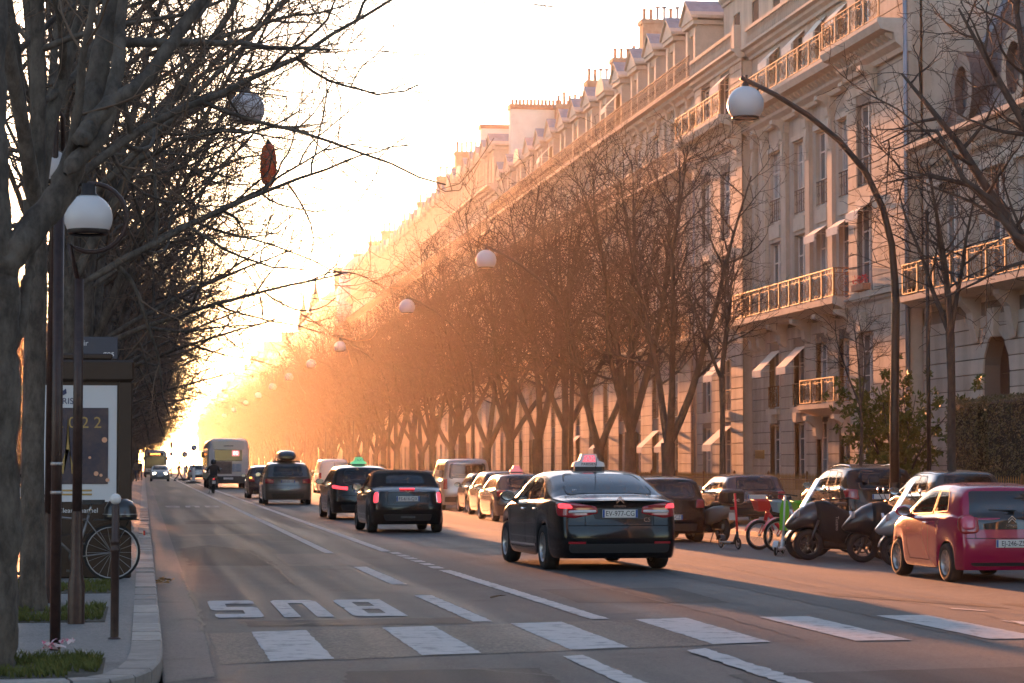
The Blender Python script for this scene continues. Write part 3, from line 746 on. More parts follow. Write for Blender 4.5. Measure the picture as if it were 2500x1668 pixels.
def band_prof(X, z0, z1, p):
    h = z1-z0
    return [(X+.2, z0), (X-p*.25, z0), (X-p*.3, z0+h*.25), (X-p*.6, z0+h*.45), (X-p*.65, z0+h*.7), (X-p, z0+h*.8), (X-p, z1), (X+.2, z1)]
CORBEL = MB().prism([(0, 0), (-.12, 0), (-.2, .12), (-.22, .45), (-.34, .62), (-.5, .70), (-.5, .86), (0, .86)], 'y', -.17, .17).mesh('corbel', M_TRIM)
MODIL = MB().prism([(0, 0), (-.1, .0), (-.26, .1), (-.3, .2), (0, .2)], 'y', -.08, .08).mesh('modillion', M_TRIM)
POT = MB().lathe([(.11, 0), (.10, .1), (.085, .7), (.11, .74), (.11, .85), (.07, .85), (.07, .3)], n=8).mesh('chimney_pot', M_POT, False)
COWL = MB().lathe([(.07, 0), (.065, .75), (.10, .78), (.20, .82), (.20, .84), (.0, .92)], n=8).mesh('chimney_cowl', M_ZINC, False)
def chimney(root, x0, x1, y0, y1, z0, z1, m=M_BRICK, pots=6):
    c = MB().box(x0, x1, y0, y1, z0, z1-.25).box(x0-.08, x1+.08, y0-.08, y1+.08, z1-.25, z1).build('chimney', m, root)
    along = (x1-x0) > (y1-y0)
    for i in range(pots):
        f = (i+.5)/pots; p = (x0+(x1-x0)*f, (y0+y1)/2, z1) if along else ((x0+x1)/2, y0+(y1-y0)*f, z1)
        link(rb.choice(['chimney_pot', 'chimney_pot', 'chimney_cowl']), POT, c, p, None, (1, 1, rb.uniform(.8, 1.1))) if rb.random() < .7 else link('chimney_cowl', COWL, c, p)
    return c
def awning(root, X, yc, w, z, out=.9, drop=1.05):
    b = MB(); a, c = yc-w/2, yc+w/2; t = .012
    b.add([(X, a, z), (X, c, z), (X-out, c, z-drop), (X-out, a, z-drop), (X, a, z-t), (X, c, z-t), (X-out, c, z-drop-t), (X-out, a, z-drop-t)],
          [(0, 1, 2, 3), (7, 6, 5, 4), (0, 3, 7, 4), (1, 5, 6, 2), (3, 2, 6, 7)])
    b.box(X-out-.012, X-out+.002, a, c, z-drop-.28, z-drop)
    b.tube([(X, a+.03, z-drop), (X-out, a+.03, z-drop)], .012, 4); b.tube([(X, c-.03, z-drop), (X-out, c-.03, z-drop)], .012, 4)
    return b.build('awning', M_AWN, root)
def dormer_mesh(w=1.9, h=2.6, d=2.2, style='ped'):
    b = MB(); o = .62
    b.box(0, d, -w/2, -o, 0, h); b.box(0, d, o, w/2, 0, h); b.box(0, d, -o, o, h-.35, h); b.box(.3, d, -o, o, 0, .25)
    b.box(-.10, .02, -w/2, -w/2+.34, 0, h-.1); b.box(-.10, .02, w/2-.34, w/2, 0, h-.1)
    b.box(-.22, d, -w/2-.16, w/2+.16, h, h+.2)
    if style == 'ped':
        b.prism([(-w/2-.28, h+.2), (w/2+.28, h+.2), (0, h+.98)], 'x', -.28, .0)
        b.prism([(-w/2-.34, h+.27), (0, h+1.12), (w/2+.34, h+.27), (w/2+.34, h+.40), (0, h+1.26), (-w/2-.34, h+.40)], 'x', -.36, d)
    else:
        pts = [((w/2+.3)*cos(pi*i/12), h+.2+.85*sin(pi*i/12)) for i in range(13)]
        b.prism(pts, 'x', -.3, d)
    return b.mesh('dormer', M_TRIM)
DORM = {'ped': dormer_mesh(), 'arc': dormer_mesh(style='arc')}
DZ = MB().add([(-.37, -1.3, 2.99), (-.37, 0, 3.87), (2.2, 0, 3.87), (2.2, -1.3, 2.99), (-.37, 1.3, 2.99), (2.2, 1.3, 2.99)], [(0, 1, 2, 3), (1, 4, 5, 2)]).mesh('dormer_zinc', M_ZINC)
def dormer(root, X, y, z, style='ped'):
    o = link('dormer', DORM[style], root, (X, y, z)); f, p, c = win_mesh(1.2, 2.0, 1)
    w = link('window', f, o, (.18, 0, .25)); pn = link('pane', rb.choice(p), o, (.18, 0, .25))
    if style == 'ped': link('roof_zinc', DZ, o)
    return o
def mansard(root, X, y0, y1, z, h1=3.4, h2=1.3, back=12, m=M_SLATE):
    r_ = MB().prism([(X+.35, z), (X+1.7, z+h1), (X+5.5, z+h1+h2), (X+back, z+h1+h2), (X+back, z)], 'y', y0, y1).build('roof', m, root)
    MB().prism([(X+1.58, z+h1-.05), (X+1.58, z+h1+.12), (X+5.6, z+h1+h2+.12), (X+back, z+h1+h2+.08), (X+back, z+h1+h2-.0), (X+5.6, z+h1+h2+.02)], 'y', y0-.02, y1+.02).build('roof_zinc', M_ZINC, r_)
    return r_
def body(root, X, y0, y1, z1, m=M_STONE, back=12):
    MB().box(X+.62, X+back, y0+.01, y1-.01, 0, z1).build('building_core', mat('dark_interior', (.03, .028, .025), .9), root)
    g_ = MB(); g_.quad((X+.02, y0, 0), (X+back, y0, 0), (X+back, y0, z1), (X+.02, y0, z1)); g_.quad((X+.02, y1, 0), (X+.02, y1, z1), (X+back, y1, z1), (X+back, y1, 0))
    g_.build('gable_wall', m, root)

# ---- the corner house with the arched doors (nearest on the right)
B0 = thing('stone_house', 'pale stone town house with arched openings, slate mansard and oval dormers', 'building', (25, 52, 0))
def inv(o): return Matrix.Translation(-Vector(o.location))
class At:                              # build in world coordinates, then parent to a root standing elsewhere
    def __init__(s, root): s.root = root; s.n = set(bpy.data.objects)
    def done(s):
        L_ = Vector(s.root.location)
        for o in set(bpy.data.objects)-s.n:
            if o.parent == s.root: o.location = Vector(o.location)-L_
A_ = At(B0); X0 = 25.0
def arch_wall(X, y0, y1, z0, z1, arcs, depth=.5, m=M_STONE2):
    b = MB(); yy = y0
    for (yc, w, zs) in arcs:                  # opening from z0 to spring zs then a half circle
        r_ = w/2; n = 14
        b.quad((X, yc-r_, z0), (X, yy, z0), (X, yy, z1), (X, yc-r_, z1))
        pts = [(yc+r_*cos(pi-pi*i/n), zs+r_*sin(pi*i/n)) for i in range(n+1)]
        for i in range(n): b.quad((X, pts[i+1][0], pts[i+1][1]), (X, pts[i][0], pts[i][1]), (X, pts[i][0], z1), (X, pts[i+1][0], z1))
        pr = [(yc-r_, z0)]+pts+[(yc+r_, z0)]
        for (a, c), (d, e) in zip(pr[:-1], pr[1:]): b.quad((X, a, c), (X, d, e), (X+depth, d, e), (X+depth, a, c))
        yy = yc+r_
    b.quad((X, y1, z0), (X, yy, z0), (X, yy, z1), (X, y1, z1))
    return b
arcs = [(57.4, 2.1, 3.9), (62.6, 2.1, 3.9), (68.6, 2.3, 4.25)]
arch_wall(X0, 52, 75.4, 0, 6.4, arcs).build('wall', M_JOINT, B0)
aops = []
for yc, w, zs in arcs:
    for i in range(12):
        z = i*.5; aops.append((yc, w+.02 if z < zs-.2 else max(.1, 2*math.sqrt(max(.0, (w/2)**2-(z+.0-zs)**2))), z, z+.5))
def courses_arch(root, X, y0, y1, z0, z1, arcs, h=.46):
    z = z0
    while z < z1-.1:
        zt = min(z+h, z1); iv = []
        for yc, w, zs in arcs:
            if z < zs: hw0 = w/2
            elif z < zs+w/2: hw0 = math.sqrt((w/2)**2-(z-zs)**2)
            else: hw0 = 0
            hw1 = w/2 if zt < zs else (math.sqrt(max(0, (w/2)**2-(zt-zs)**2)) if zt < zs+w/2 else 0)
            iv.append((yc, hw0, hw1))
        a0 = a1 = y0
        for yc, h0, h1 in iv+[(None, 0, 0)]:
            b0, b1 = (y1, y1) if yc is None else (yc-h0, yc-h1)
            if yc is not None and h0 == 0 and h1 == 0: continue
            if b0-a0 > .05: MB().prism([(a0, z+.016), (b0, z+.016), (b1, zt-.016), (a1, zt-.016)], 'x', X-.05, X+.003).build('stone_course', M_STONE2, root, fix=True)
            if yc is not None: a0, a1 = yc+h0, yc+h1
        z += h
courses_arch(B0, X0, 52, 75.36, .1, 6.0, arcs)
for yc, w, zs in arcs:
    d_ = MB().box(X0+.5, X0+.56, yc-w/2-.05, yc+w/2+.05, 0, zs+w/2+.05).build('door', mat('dark_oak', (.045, .03, .022), .5, var=.3, scale=6), B0)
    for k in (-1, 1):
        for z0_, z1_ in ((.3, 1.5), (1.7, zs)): MB().box(X0+.46, X0+.52, yc+k*w*.27-.3, yc+k*w*.27+.3, z0_, z1_, .02).build('door_panel', mat('dark_oak', (0, 0, 0)), d_)
    MB().prism([(yc-.22, zs+w/2-.1), (yc+.22, zs+w/2-.1), (yc+.34, zs+w/2+.75), (yc-.34, zs+w/2+.75)], 'x', X0-.22, X0+.05).build('keystone', M_TRIM, B0)
    for k in (-1, 1):
        MB().prism([(X0+.02, 6.0), (X0-.14, 5.2), (X0-.18, 5.4), (X0-.3, 6.1), (X0-.62, 6.45), (X0-.62, 6.62), (X0+.02, 6.62)], 'y', yc+k*1.62-.26, yc+k*1.62+.26).build('corbel', M_TRIM, B0)
ops = [(yc, 1.5, 7.0, 10.2) for yc in (54.5, 57.4, 62.6, 65.6, 68.6, 72.7)]
wall_mb(X0, 52, 75.4, 6.4, 11.2, ops).build('wall', M_STONE2, B0)
for o in ops:
    window(B0, X0, o[0], 1.5, 7.0, 10.2)
    MB().prism([(o[0]-1.0, 10.35), (o[0]+1.0, 10.35), (o[0]+1.0, 10.55), (o[0]-1.0, 10.55)], 'x', X0-.22, X0+.01).build('lintel', M_TRIM, B0)
for yc in (53.2, 56, 60, 64.1, 67.1, 70.4, 74.5):
    p_ = MB().box(X0-.14, X0+.01, yc-.32, yc+.32, 7.0, 10.75).build('pilaster', M_STONE2, B0)
    for q in range(4): MB().box(X0-.165, X0-.138, yc-.25+q*.14, yc-.17+q*.14, 7.4, 10.3).build('flute', M_STONE2, p_)
bl = MB().prism([(X0+.05, 6.55), (X0-.55, 6.55), (X0-.7, 6.65), (X0-.95, 6.72), (X0-.95, 6.9), (X0+.05, 6.9)], 'y', 60.6, 75.0).build('balcony', M_TRIM, B0)
MB().box(X0-.3, X0+.02, 52, 60.6, 6.5, 6.85).build('string_course', M_TRIM, B0)
railing(bl, X0-.88, 60.7, 74.9, 6.9, 'ornate', h=1.05); railing_x(bl, 74.9, X0-.88, X0-.02, 6.9, h=1.05); railing_x(bl, 67.5, X0-.88, X0-.02, 6.9, h=1.05)
corn(B0, 'cornice', 52, 75.4, band_prof(X0, 11.1, 11.85, .6))
for k in range(38): link('modillion', MODIL, B0, (X0, 52.5+k*.6, 11.0))
MB().prism([(X0+.3, 11.8), (X0+2.6, 17.2), (X0+12, 18.5), (X0+12, 11.8)], 'y', 52, 73.2).build('roof', M_SLATE, B0)
hp = MB(); hp.add([(X0+.3, 73.2, 11.8), (X0+2.6, 73.2, 17.2), (X0+.3, 75.3, 11.8), (X0+12, 73.2, 18.5), (X0+12, 75.3, 11.8)], [(0, 1, 2), (1, 3, 4, 2)]).build('roof_hip', M_SLATE, B0)
MB().tube([(X0+.3, 75.3, 11.85), (X0+2.6, 73.2, 17.25)], .12, 6).build('zinc_ridge', M_ZINC, B0)
for yc in (57, 62.5, 68, 72.6):
    o = MB(); pts = [(1.0*cos(2*pi*i/18), 1.25+1.25*sin(2*pi*i/18)) for i in range(18)]
    ins = [(.62*cos(2*pi*i/18), 1.25+.8*sin(2*pi*i/18)) for i in range(18)]
    for i in range(18):
        j = (i+1) % 18
        for (A, B_, xa, xb) in ((pts, ins, -.2, -.2), (pts, pts, -.2, 1.9), (ins, ins, -.2, .1)):
            o.quad((xa, A[i][0], A[i][1]), (xa, A[j][0], A[j][1]), (xb, B_[j][0], B_[j][1]), (xb, B_[i][0], B_[i][1])) 
    dd = o.build('dormer', M_SLATE, B0, (X0+.55, yc, 12.0)); 
    MB().prism(ins, 'x', .06, .1).build('pane', M_GLS[0], dd)
body(B0, X0, 52, 75.4, 11.8, M_STONE2)
A_.done()

# ---- the main apartment house: two pavilions and a centre of four bays
B1 = thing('apartment_building', 'stone apartment house with iron balconies, sunlit orange in colour, on carved corbels and cream awnings', 'building', (25, 75.5, 0))
A_ = At(B1); Xc, Xp = 25.0, 24.6
cw = [94.0, 90.3, 87.2, 84.2]; pavs = [(97.6, 106.2, [100.6, 104.2]), (75.6, 82.3, [80.4])]
def lv_ops(cols, w, wp=1.0): return [(c, w, zb, zt) for c in cols for zb, zt in LEV]
LEV = [(.9, 3.1), (3.75, 6.05), (7.45, 10.4), (11.2, 14.0), (16.1, 18.2)]
opc = lv_ops(cw, 1.62)
wall_mb(Xc, 82.3, 97.6, 0, 18.5, opc).build('wall', M_STONE, B1)
wall_mb(Xc-.02, 82.3, 97.6, .05, 7.0, [o for o in opc if o[3] < 7]).build('wall', M_JOINT, B1)
courses(B1, Xc-.02, 82.3, 97.6, .1, 6.95, [o for o in opc if o[3] < 7], .45)
for y0, y1, cc in pavs:
    op = lv_ops(cc, 1.8)
    wall_mb(Xp, y0, y1, 0, 18.5, op).build('wall', M_JOINT, B1)
    courses(B1, Xp, y0, y1, .1, 18.4, op, .46)
    for ye in (y0, y1):
        MB().quad((Xp-.05, ye, 0), (Xc+.1, ye, 0), (Xc+.1, ye, 18.5), (Xp-.05, ye, 18.5)).build('wall_return', M_STONE, B1)
    for o in op: window(B1, Xp, o[0], 1.8, o[2], o[3])
for o in opc: window(B1, Xc, o[0], 1.62, o[2], o[3])
for yc in [96.9, 95.25, 92.15, 88.75, 85.7, 83.0]:
    w_ = .42 if yc in (96.9, 95.25, 83.0) else .62
    MB().box(Xc-.15, Xc+.004, yc-w_/2, yc+w_/2, 7.45, 15.0).build('pilaster', M_STONE, B1)
    MB().box(Xc-.22, Xc+.003, yc-w_/2-.06, yc+w_/2+.06, 14.55, 14.95).build('capital', M_TRIM, B1)
    MB().prism([(Xc, 12.9), (Xc-.2, 13.1), (Xc-.26, 13.6), (Xc-.2, 14.4), (Xc, 14.5)], 'y', yc-.16, yc+.16).build('carved_console', M_TRIM, B1)
for c in cw:                                       # panels between the storeys, third floor rails
    MB().box(Xc-.06, Xc+.003, c-.80, c+.80, 10.55, 11.05).build('spandrel_panel', M_TRIM, B1)
    link('railing_panel', rail_mesh('plain'), B1, (Xc+.02, c-.80, 11.2), None, (1, 1.6, .95))
    MB().box(Xc-.1, Xc+.003, c-.9, c+.9, 14.05, 14.25).build('lintel', M_TRIM, B1)
for y0, y1, cc in pavs:
    for c in cc:
        link('railing_panel', rail_mesh('plain'), B1, (Xp+.02, c-.89, 11.2), None, (1, 1.78, .95))
        MB().box(Xp-.22, Xp+.003, c-1.05, c+1.05, 7.15, 7.45).build('window_sill', M_TRIM, B1)
        MB().box(Xp-.12, Xp+.003, c-.9, c+.9, 10.45, 10.7).build('lintel', M_TRIM, B1)
        MB().prism([(c-.2, 6.1), (c+.2, 6.1), (c+.3, 6.75), (c-.3, 6.75)], 'x', Xp-.3, Xp).build('keystone', M_TRIM, B1)
# belt above the entresol, noble balcony on corbels
MB().prism(band_prof(Xp, 6.95, 7.3, .25), 'y', 75.6, 82.3).build('string_course', M_TRIM, B1)
MB().prism(band_prof(Xp, 6.95, 7.3, .25), 'y', 97.6, 106.2).build('string_course', M_TRIM, B1)
nb = MB().prism([(Xc+.1, 7.0), (Xc-.6, 7.0), (Xc-.7, 7.08), (Xc-.85, 7.14), (Xc-1.0, 7.2), (Xc-1.0, 7.42), (Xc+.1, 7.42)], 'y', 82.5, 97.5).build('balcony', M_TRIM, B1)
railing(nb, Xc-.92, 82.6, 97.4, 7.42, 'ornate', h=1.08); railing_x(nb, 97.4, Xc-.92, Xc-.02, 7.42, h=1.08); railing_x(nb, 82.6, Xc-.92, Xc-.02, 7.42, h=1.08)
for yc in (96.9, 95.6, 92.3, 88.8, 85.7, 82.9): link('corbel', CORBEL, B1, (Xc, yc, 6.14), None, (1.6, 1.3, 1.0))
for c in cw[:2]:                                  # low window guards and sills at the entresol
    link('railing_panel', rail_mesh('ornate'), B1, (Xc-.1, c-.80, 3.75), None, (1, 1.6, .9)); MB().box(Xc-.2, Xc, c-.88, c+.88, 3.5, 3.73).build('window_sill', M_TRIM, B1)
    MB().prism([(c-.22, 3.15), (c+.22, 3.15), (c+.3, 3.5), (c-.3, 3.5)], 'x', Xc-.28, Xc).build('keystone', M_TRIM, B1)
eb = MB().prism([(Xc+.02, 3.3), (Xc-.5, 3.45), (Xc-.75, 3.55), (Xc-.75, 3.72), (Xc+.02, 3.72)], 'y', 83.3, 88.1).build('balcony', M_TRIM, B1)
railing(eb, Xc-.68, 83.4, 88.0, 3.72, 'ornate', h=.95); railing_x(eb, 88.0, Xc-.68, Xc-.02, 3.72, h=.95); railing_x(eb, 83.4, Xc-.68, Xc-.02, 3.72, h=.95)
for yc in (83.8, 87.5): link('corbel', CORBEL, B1, (Xc, yc, 2.45), None, (1.3, 1.2, 1.0))
link('railing_panel', rail_mesh('plain'), B1, (Xp-.02, 99.72, 3.75), None, (1, 1.76, .95))
MB().box(Xp-.15, Xp, 99.7, 101.5, 3.5, 3.74).build('window_sill', M_TRIM, B1)
# main cornice balcony
for y0, y1, X_ in ((75.5, 82.3, Xp), (82.3, 97.6, Xc), (97.6, 106.2, Xp)):
    cb = MB().prism([(X_+.1, 15.0), (X_-.2, 15.0), (X_-.25, 15.15), (X_-.45, 15.3), (X_-.5, 15.6), (X_-.95, 15.72), (X_-1.05, 15.95), (X_-1.05, 16.08), (X_+.1, 16.08)], 'y', y0, y1).build('balcony', M_TRIM, B1)
    railing(cb, X_-.98, y0+.05, y1-.05, 16.08, 'ornate', h=1.0)
    k = y0+.3
    while k < y1: link('modillion', MODIL, B1, (X_-.42, k, 15.42), None, (1, 1, 1)); k += .5
    MB().prism(band_prof(X_, 18.35, 18.85, .5), 'y', y0, y1).build('cornice', M_TRIM, B1)
    bs = MB().box(X_-.3, X_-.12, y0, y1, 19.55, 19.7).box(X_-.3, X_-.12, y0, y1, 18.85, 18.95).build('balustrade', M_STONE, B1)
    k = y0+.15
    BAL = MB().lathe([(.04, 0), (.085, .12), (.075, .25), (.035, .45), (.06, .6)], n=6).mesh('baluster', M_STONE, False) if 'BAL' not in globals() else BAL
    while k < y1: link('baluster', BAL, bs, (X_-.21, k, 18.95)); k += .3
    MB().box(X_-.36, X_-.06, y0+.02, y0+.5, 18.84, 19.85).build('balustrade_pier', M_STONE, B1)
for yc in (97.9, 95.2, 92.15, 88.75, 85.7, 82.6, 79, 105.6): link('corbel', CORBEL, B1, (Xc if 82.3 < yc < 97.6 else Xp, yc, 14.2), None, (1.3, 1.3, 1.0))
railing_x(B1, 106.1, Xp-.98, Xp-.05, 16.08)
# attic storey set back, roof, chimneys
at_ops = [(c, 1.2, 19.3, 21.5) for c in (79, 82, 85, 88, 91, 94, 97, 100.5, 103.8)]
wall_mb(Xc+.9, 75.6, 106.2, 18.7, 22.3, at_ops).build('wall', M_STONE, B1)
for o in at_ops: window(B1, Xc+.9, o[0], 1.2, o[2], o[3], 1)
corn(B1, 'cornice', 75.6, 106.2, band_prof(Xc+.9, 22.2, 22.7, .4))
MB().quad((Xc, 75.6, 18.75), (Xc, 106.2, 18.75), (Xc+1, 106.2, 18.75), (Xc+1, 75.6, 18.75)).build('terrace', M_ZINC, B1)
mansard(B1, Xc+.7, 75.6, 106.2, 22.6, 2.4, 1.0)
for yc in (99.5, 103.6): dormer(B1, Xc+.95, yc, 22.4, 'arc')
chimney(B1, 28.5, 33.5, 104.9, 106.1, 22, 28.6, M_BRICK, 8); chimney(B1, 28.5, 33, 75.7, 77, 20, 27.5, M_BRICK, 8)
for c, w, z, X_, o_ in [(94.0, 1.4, 6.05, Xc, .8), (90.3, 1.4, 6.05, Xc, .8), (100.6, 1.6, 6.1, Xp, .85), (100.6, 1.6, 3.15, Xp, .9)]: awning(B1, X_, c, w, z, o_, .8)
for c, z, d in [(87.2, 10.4, .35), (84.2, 10.4, .35), (80.4, 10.5, .3), (94, 18.2, .5), (90.3, 18.2, .5), (87.2, 18.2, .6), (84.2, 18.2, .5), (100.6, 18.2, .5)]: awning(B1, Xp if c in (80.4, 100.6) else Xc, c, 1.4, z, .5, d)
body(B1, Xc, 75.6, 106.2, 18.6)
MB().box(Xc+.95, Xc+12, 75.6, 106.2, 18.6, 22.5).build('building_core', MATS['dark_interior'], B1)
MB().quad((Xc+.3, 75.55, 11.5), (Xc+12, 75.55, 11.5), (Xc+12, 75.55, 25.2), (Xc+.9, 75.55, 22.6)).build('gable_wall', M_STONE, B1)
MB().tube([(Xp-.12, 75.5, .1), (Xp-.12, 75.5, 22)], .075, 8).build('drainpipe', M_ZINC, B1); MB().tube([(Xp-.1, 106.3, .1), (Xp-.1, 106.3, 15)], .06, 8).build('drainpipe', M_ZINC, B1)
MB().box(Xc-.11, Xc-.07, 95.6, 97.0, 1.75, 2.1, .01).build('wall_plaque', mat('brass', (.6, .38, .13), .35, .9), B1)
MB().prism([(79.75, 7.5), (81.1, 7.5), (81.15, 7.72), (79.7, 7.72)], 'x', Xp-.32, Xp-.05).build('planter', M_POT, B1)
fl = MB(); r_ = random.Random(2)
for k in range(160):
    p = Vector((Xp-.2+r_.uniform(-.14, .12), 80.4+r_.uniform(-.7, .7), 7.74+r_.uniform(0, .28))); s = .045
    fl.add([p+Vector((r_.uniform(-s, s), r_.uniform(-s, s), r_.uniform(-s, s))) for _ in range(3)], [(0, 1, 2)])
fl.build('flowers', mat('red_flowers', (.55, .02, .03), .7, var=.4, scale=30), B1, fix=False)
A_.done()

# ---- the long range with pedimented dormers, and the houses running on behind it
FARD = MB().box(.1, 2, -.8, .8, 0, 2.2).prism([(-1, 2.19), (1, 2.19), (0, 2.9)], 'x', 0, 2).mesh('dormer', M_TRIM)
def range_house(name, label, y0, y1, X, pitch, lev, top, h1, h2, rust=7.0, det=2, dorm='ped', m=M_STONE, rails=(), first=None, roofm=M_ZINC, guards=()):
    B = thing(name, label, 'building', (X, y0, 0)); A = At(B)
    c = first or y0+pitch/2; cols = []
    while c < y1-.9: cols.append(c); c += pitch
    ops = [(c, 1.6, zb, zt) for c in cols for zb, zt in lev]
    wall_mb(X, y0, y1, 0, top, ops).build('wall', m, B)
    if rust and det == 2:
        lo_ = [o for o in ops if o[3] < rust]
        wall_mb(X-.02, y0, y1, .05, rust, lo_).build('wall', M_JOINT, B); courses(B, X-.02, y0, y1, .1, rust, lo_, .48, m)
    if det >= 1:
        for o in ops: window(B, X, o[0], 1.6, o[2], o[3], 0 if det == 2 else 1)
    else:
        pn = MB(); fr = MB()
        for o in ops:
            pn.quad((X+.26, o[0]-.8, o[2]), (X+.26, o[0]+.8, o[2]), (X+.26, o[0]+.8, o[3]), (X+.26, o[0]-.8, o[3]))
            fr.box(X+.2, X+.25, o[0]-.04, o[0]+.04, o[2], o[3])
        tag(pn.build('window_glazing', M_GLS[0], B, fix=False), kind='stuff'); tag(fr.build('window_frames', M_FRAME, B, fix=False), kind='stuff')
    for z in rails:
        bl_ = MB().prism([(X+.05, z-.35), (X-.4, z-.25), (X-.75, z-.10), (X-.75, z), (X+.05, z)], 'y', y0, y1).build('balcony', M_TRIM, B)
        if det == 2: railing(bl_, X-.68, y0+.05, y1-.05, z, 'plain' if z > 15 else 'ornate')
        else:
            rm = MB(); rm.box(X-.7, X-.66, y0, y1, z+.93, z+.98); rm.box(X-.69, X-.67, y0, y1, z+.06, z+.1)
            k = y0
            while k < y1: rm.box(X-.69, X-.67, k, k+.04, z, z+.93); k += .26 if det else .5
            rm.build('railing', M_RAILD, bl_, fix=False)
        if det == 2:
            for c in cols:
                for s in (-.95, .95): link('corbel', CORBEL, B, (X, c+s, z-1.15), None, (1, .9, 1))
    if det == 2:
        for z in guards:
            for c in cols: link('railing_panel', rail_mesh('plain'), B, (X-.02, c-.8, z), None, (1, 1.6, .95))
        for c in cols:
            for zb, zt in lev[2:]: MB().box(X-.13, X+.003, c-.9, c+.9, zt+.08, zt+.32).build('lintel', M_TRIM, B)
            MB().box(X-.1, X+.002, c+pitch/2-.28, c+pitch/2+.28, 7.2, top-.9).build('pilaster', m, B)
    corn(B, 'cornice', y0, y1, band_prof(X, top-.6, top, .75))
    mansard(B, X, y0, y1, top, h1, h2, m=roofm)
    if dorm and det:
        for i, c in enumerate(cols): dormer(B, X-.1, c, top+.02, dorm if i % 7 != 5 else 'arc')
    elif dorm:
        for c in cols: link('dormer', FARD, B, (X, c, top))
    body(B, X, y0, y1, top, m); A.done()
    return B
LV2 = [(.9, 3.1), (3.75, 6.05), (7.25, 10.3), (11.2, 14.0), (15.25, 17.7)]
B2 = range_house('apartment_building', 'long stone apartment house with a row of pedimented stone dormers', 106.3, 171, 25.0, 4.3, LV2, 19.0, 3.6, 1.6, rails=(7.2, 15.2, 19.05), first=108.2, guards=(3.75, 11.2))
A_ = At(B2)
for y, z1 in ((118, 27.5), (139, 27.8), (148, 27.0), (157, 27.0), (169, 27.2)): chimney(B2, 29.0, 31.8, y, y+1.1, 22, z1, M_BRICK, 7)
for i, c in enumerate((125.4, 146.9)): awning(B2, 24.9, c, 1.2, 21.3, .9, .9)
for i, c in enumerate((112.5, 116.8, 129.7, 138.3)): awning(B2, 25.0, c, 1.4, 3.2, .9, .85)
for i, c in enumerate((121.1, 134.0, 142.6)): awning(B2, 25.0, c, 1.4, 10.3, .8, .8)
A_.done()
LV3 = [(.9, 3.2), (4.2, 6.4), (7.4, 10.2), (11.2, 13.9), (14.9, 17.4), (18.4, 20.6)]
B3 = range_house('apartment_building', 'tall pale apartment house with a bare white party wall above its neighbour', 171, 199, 25.0, 3.5, LV3, 21.6, 3.0, 1.4, rust=0, det=1, dorm='ped', m=M_STONE2, rails=(7.3, 14.8, 18.3))
A_ = At(B3)
MB().box(25.9, 31.5, 170.6, 171.6, 17, 27.0).build('party_wall', M_RENDER, B3); MB().box(25.8, 31.6, 170.5, 171.7, 27.0, 27.35).build('party_wall_cap', M_POT, B3)
chimney(B3, 28.8, 31.5, 184.5, 185.5, 20, 27.0, M_BRICK, 6)
for i in range(20): link('chimney_pot', POT, B3, (26.1+i*.27, 171.1, 27.3), None, (1, 1, .55))
MB().box(25.5, 28.5, 183, 184, 20, 27.3).build('party_wall', M_RENDER, B3); MB().box(25.4, 28.6, 182.9, 184.1, 27.3, 27.6).build('party_wall_cap', M_POT, B3)
A_.done()
B4 = range_house('apartment_building', 'apartment house topped by a long brown chimney wall with a line of pots', 199, 227, 25.0, 3.5, LV3, 21.2, 3.2, 1.4, rust=0, det=1, m=M_STONE, rails=(7.3, 14.8, 18.3), roofm=M_SLATE)
A_ = At(B4); chimney(B4, 25.6, 31, 199.2, 200.2, 18, 27.6, M_BRICK, 14); chimney(B4, 25.4, 30, 210, 211, 18, 26.8, M_BRICK, 8); A_.done()
rows = [(227, 262, 'apartment house behind the trees with two stubby brown chimneys', 21.0), (262, 298, 'apartment house ending in a rounded corner dome beyond the trees', 21.6)]
for i, (a, b, lab, top) in enumerate(rows):
    B = range_house('apartment_building', lab, a, b, 25.0, 3.6, LV3, top, 2.8, 1.2, rust=0, det=1, m=(M_STONE, M_STONE2)[i], rails=(7.3, 14.8, 18.3))
    A_ = At(B); chimney(B, 25.6, 29, a+.3, a+1.3, 18, top+5.4, M_BRICK, 6); chimney(B, 25.6, 28.5, a+14, a+15, 18, top+5.0, M_BRICK, 6)
    if i == 1:
        chimney(B, 26.5, 28.5, 288, 289, 18, 28.2, M_BRICK, 4)
        MB().lathe([(3.2, 0), (3.2, 4.0), (3.0, 4.3), (2.9, 5.6), (2.3, 7.0), (1.3, 7.9), (.4, 8.2), (.0, 8.3)], (26.6, 297, 19.0), n=20).build('corner_dome', M_ZINC, B)
    A_.done()
yy = 298; i = 0
labs = ['far apartment house fading into the orange haze', 'far stone house with steep slate roof in the haze', 'distant facade with tall chimney wall in the haze']
while yy < 1090:
    L_ = rb.uniform(28, 46); top = rb.uniform(19.5, 22.5)
    B = range_house('apartment_building', labs[i % 3], yy, yy+L_, 25.0, 3.8, LV3[:5] if top < 20.8 else LV3, top, rb.uniform(2.4, 3.6), 1.2, rust=0, det=0, m=(M_STONE, M_STONE2)[i % 2], rails=(7.3, 14.8), roofm=(M_SLATE, M_ZINC)[i % 2])
    tag(B, group='far houses on the right of the avenue'); A_ = At(B)
    chimney(B, 25.6, 30, yy+.3, yy+1.3, 18, top+rb.uniform(4.8, 6.6), M_BRICK, 6)
    if i in (2, 3): MB().lathe([(1.0, 0), (.9, 1.6), (.25, 4.2), (.04, 6.6)], (26, yy+4, top+3), n=8).build('spire', M_SLATE, B); MB().lathe([(.6, 0), (.5, 1), (.03, 4)], (26, yy+12, top+3.4), n=8).build('spire', M_SLATE, B)
    A_.done(); yy += L_; i += 1
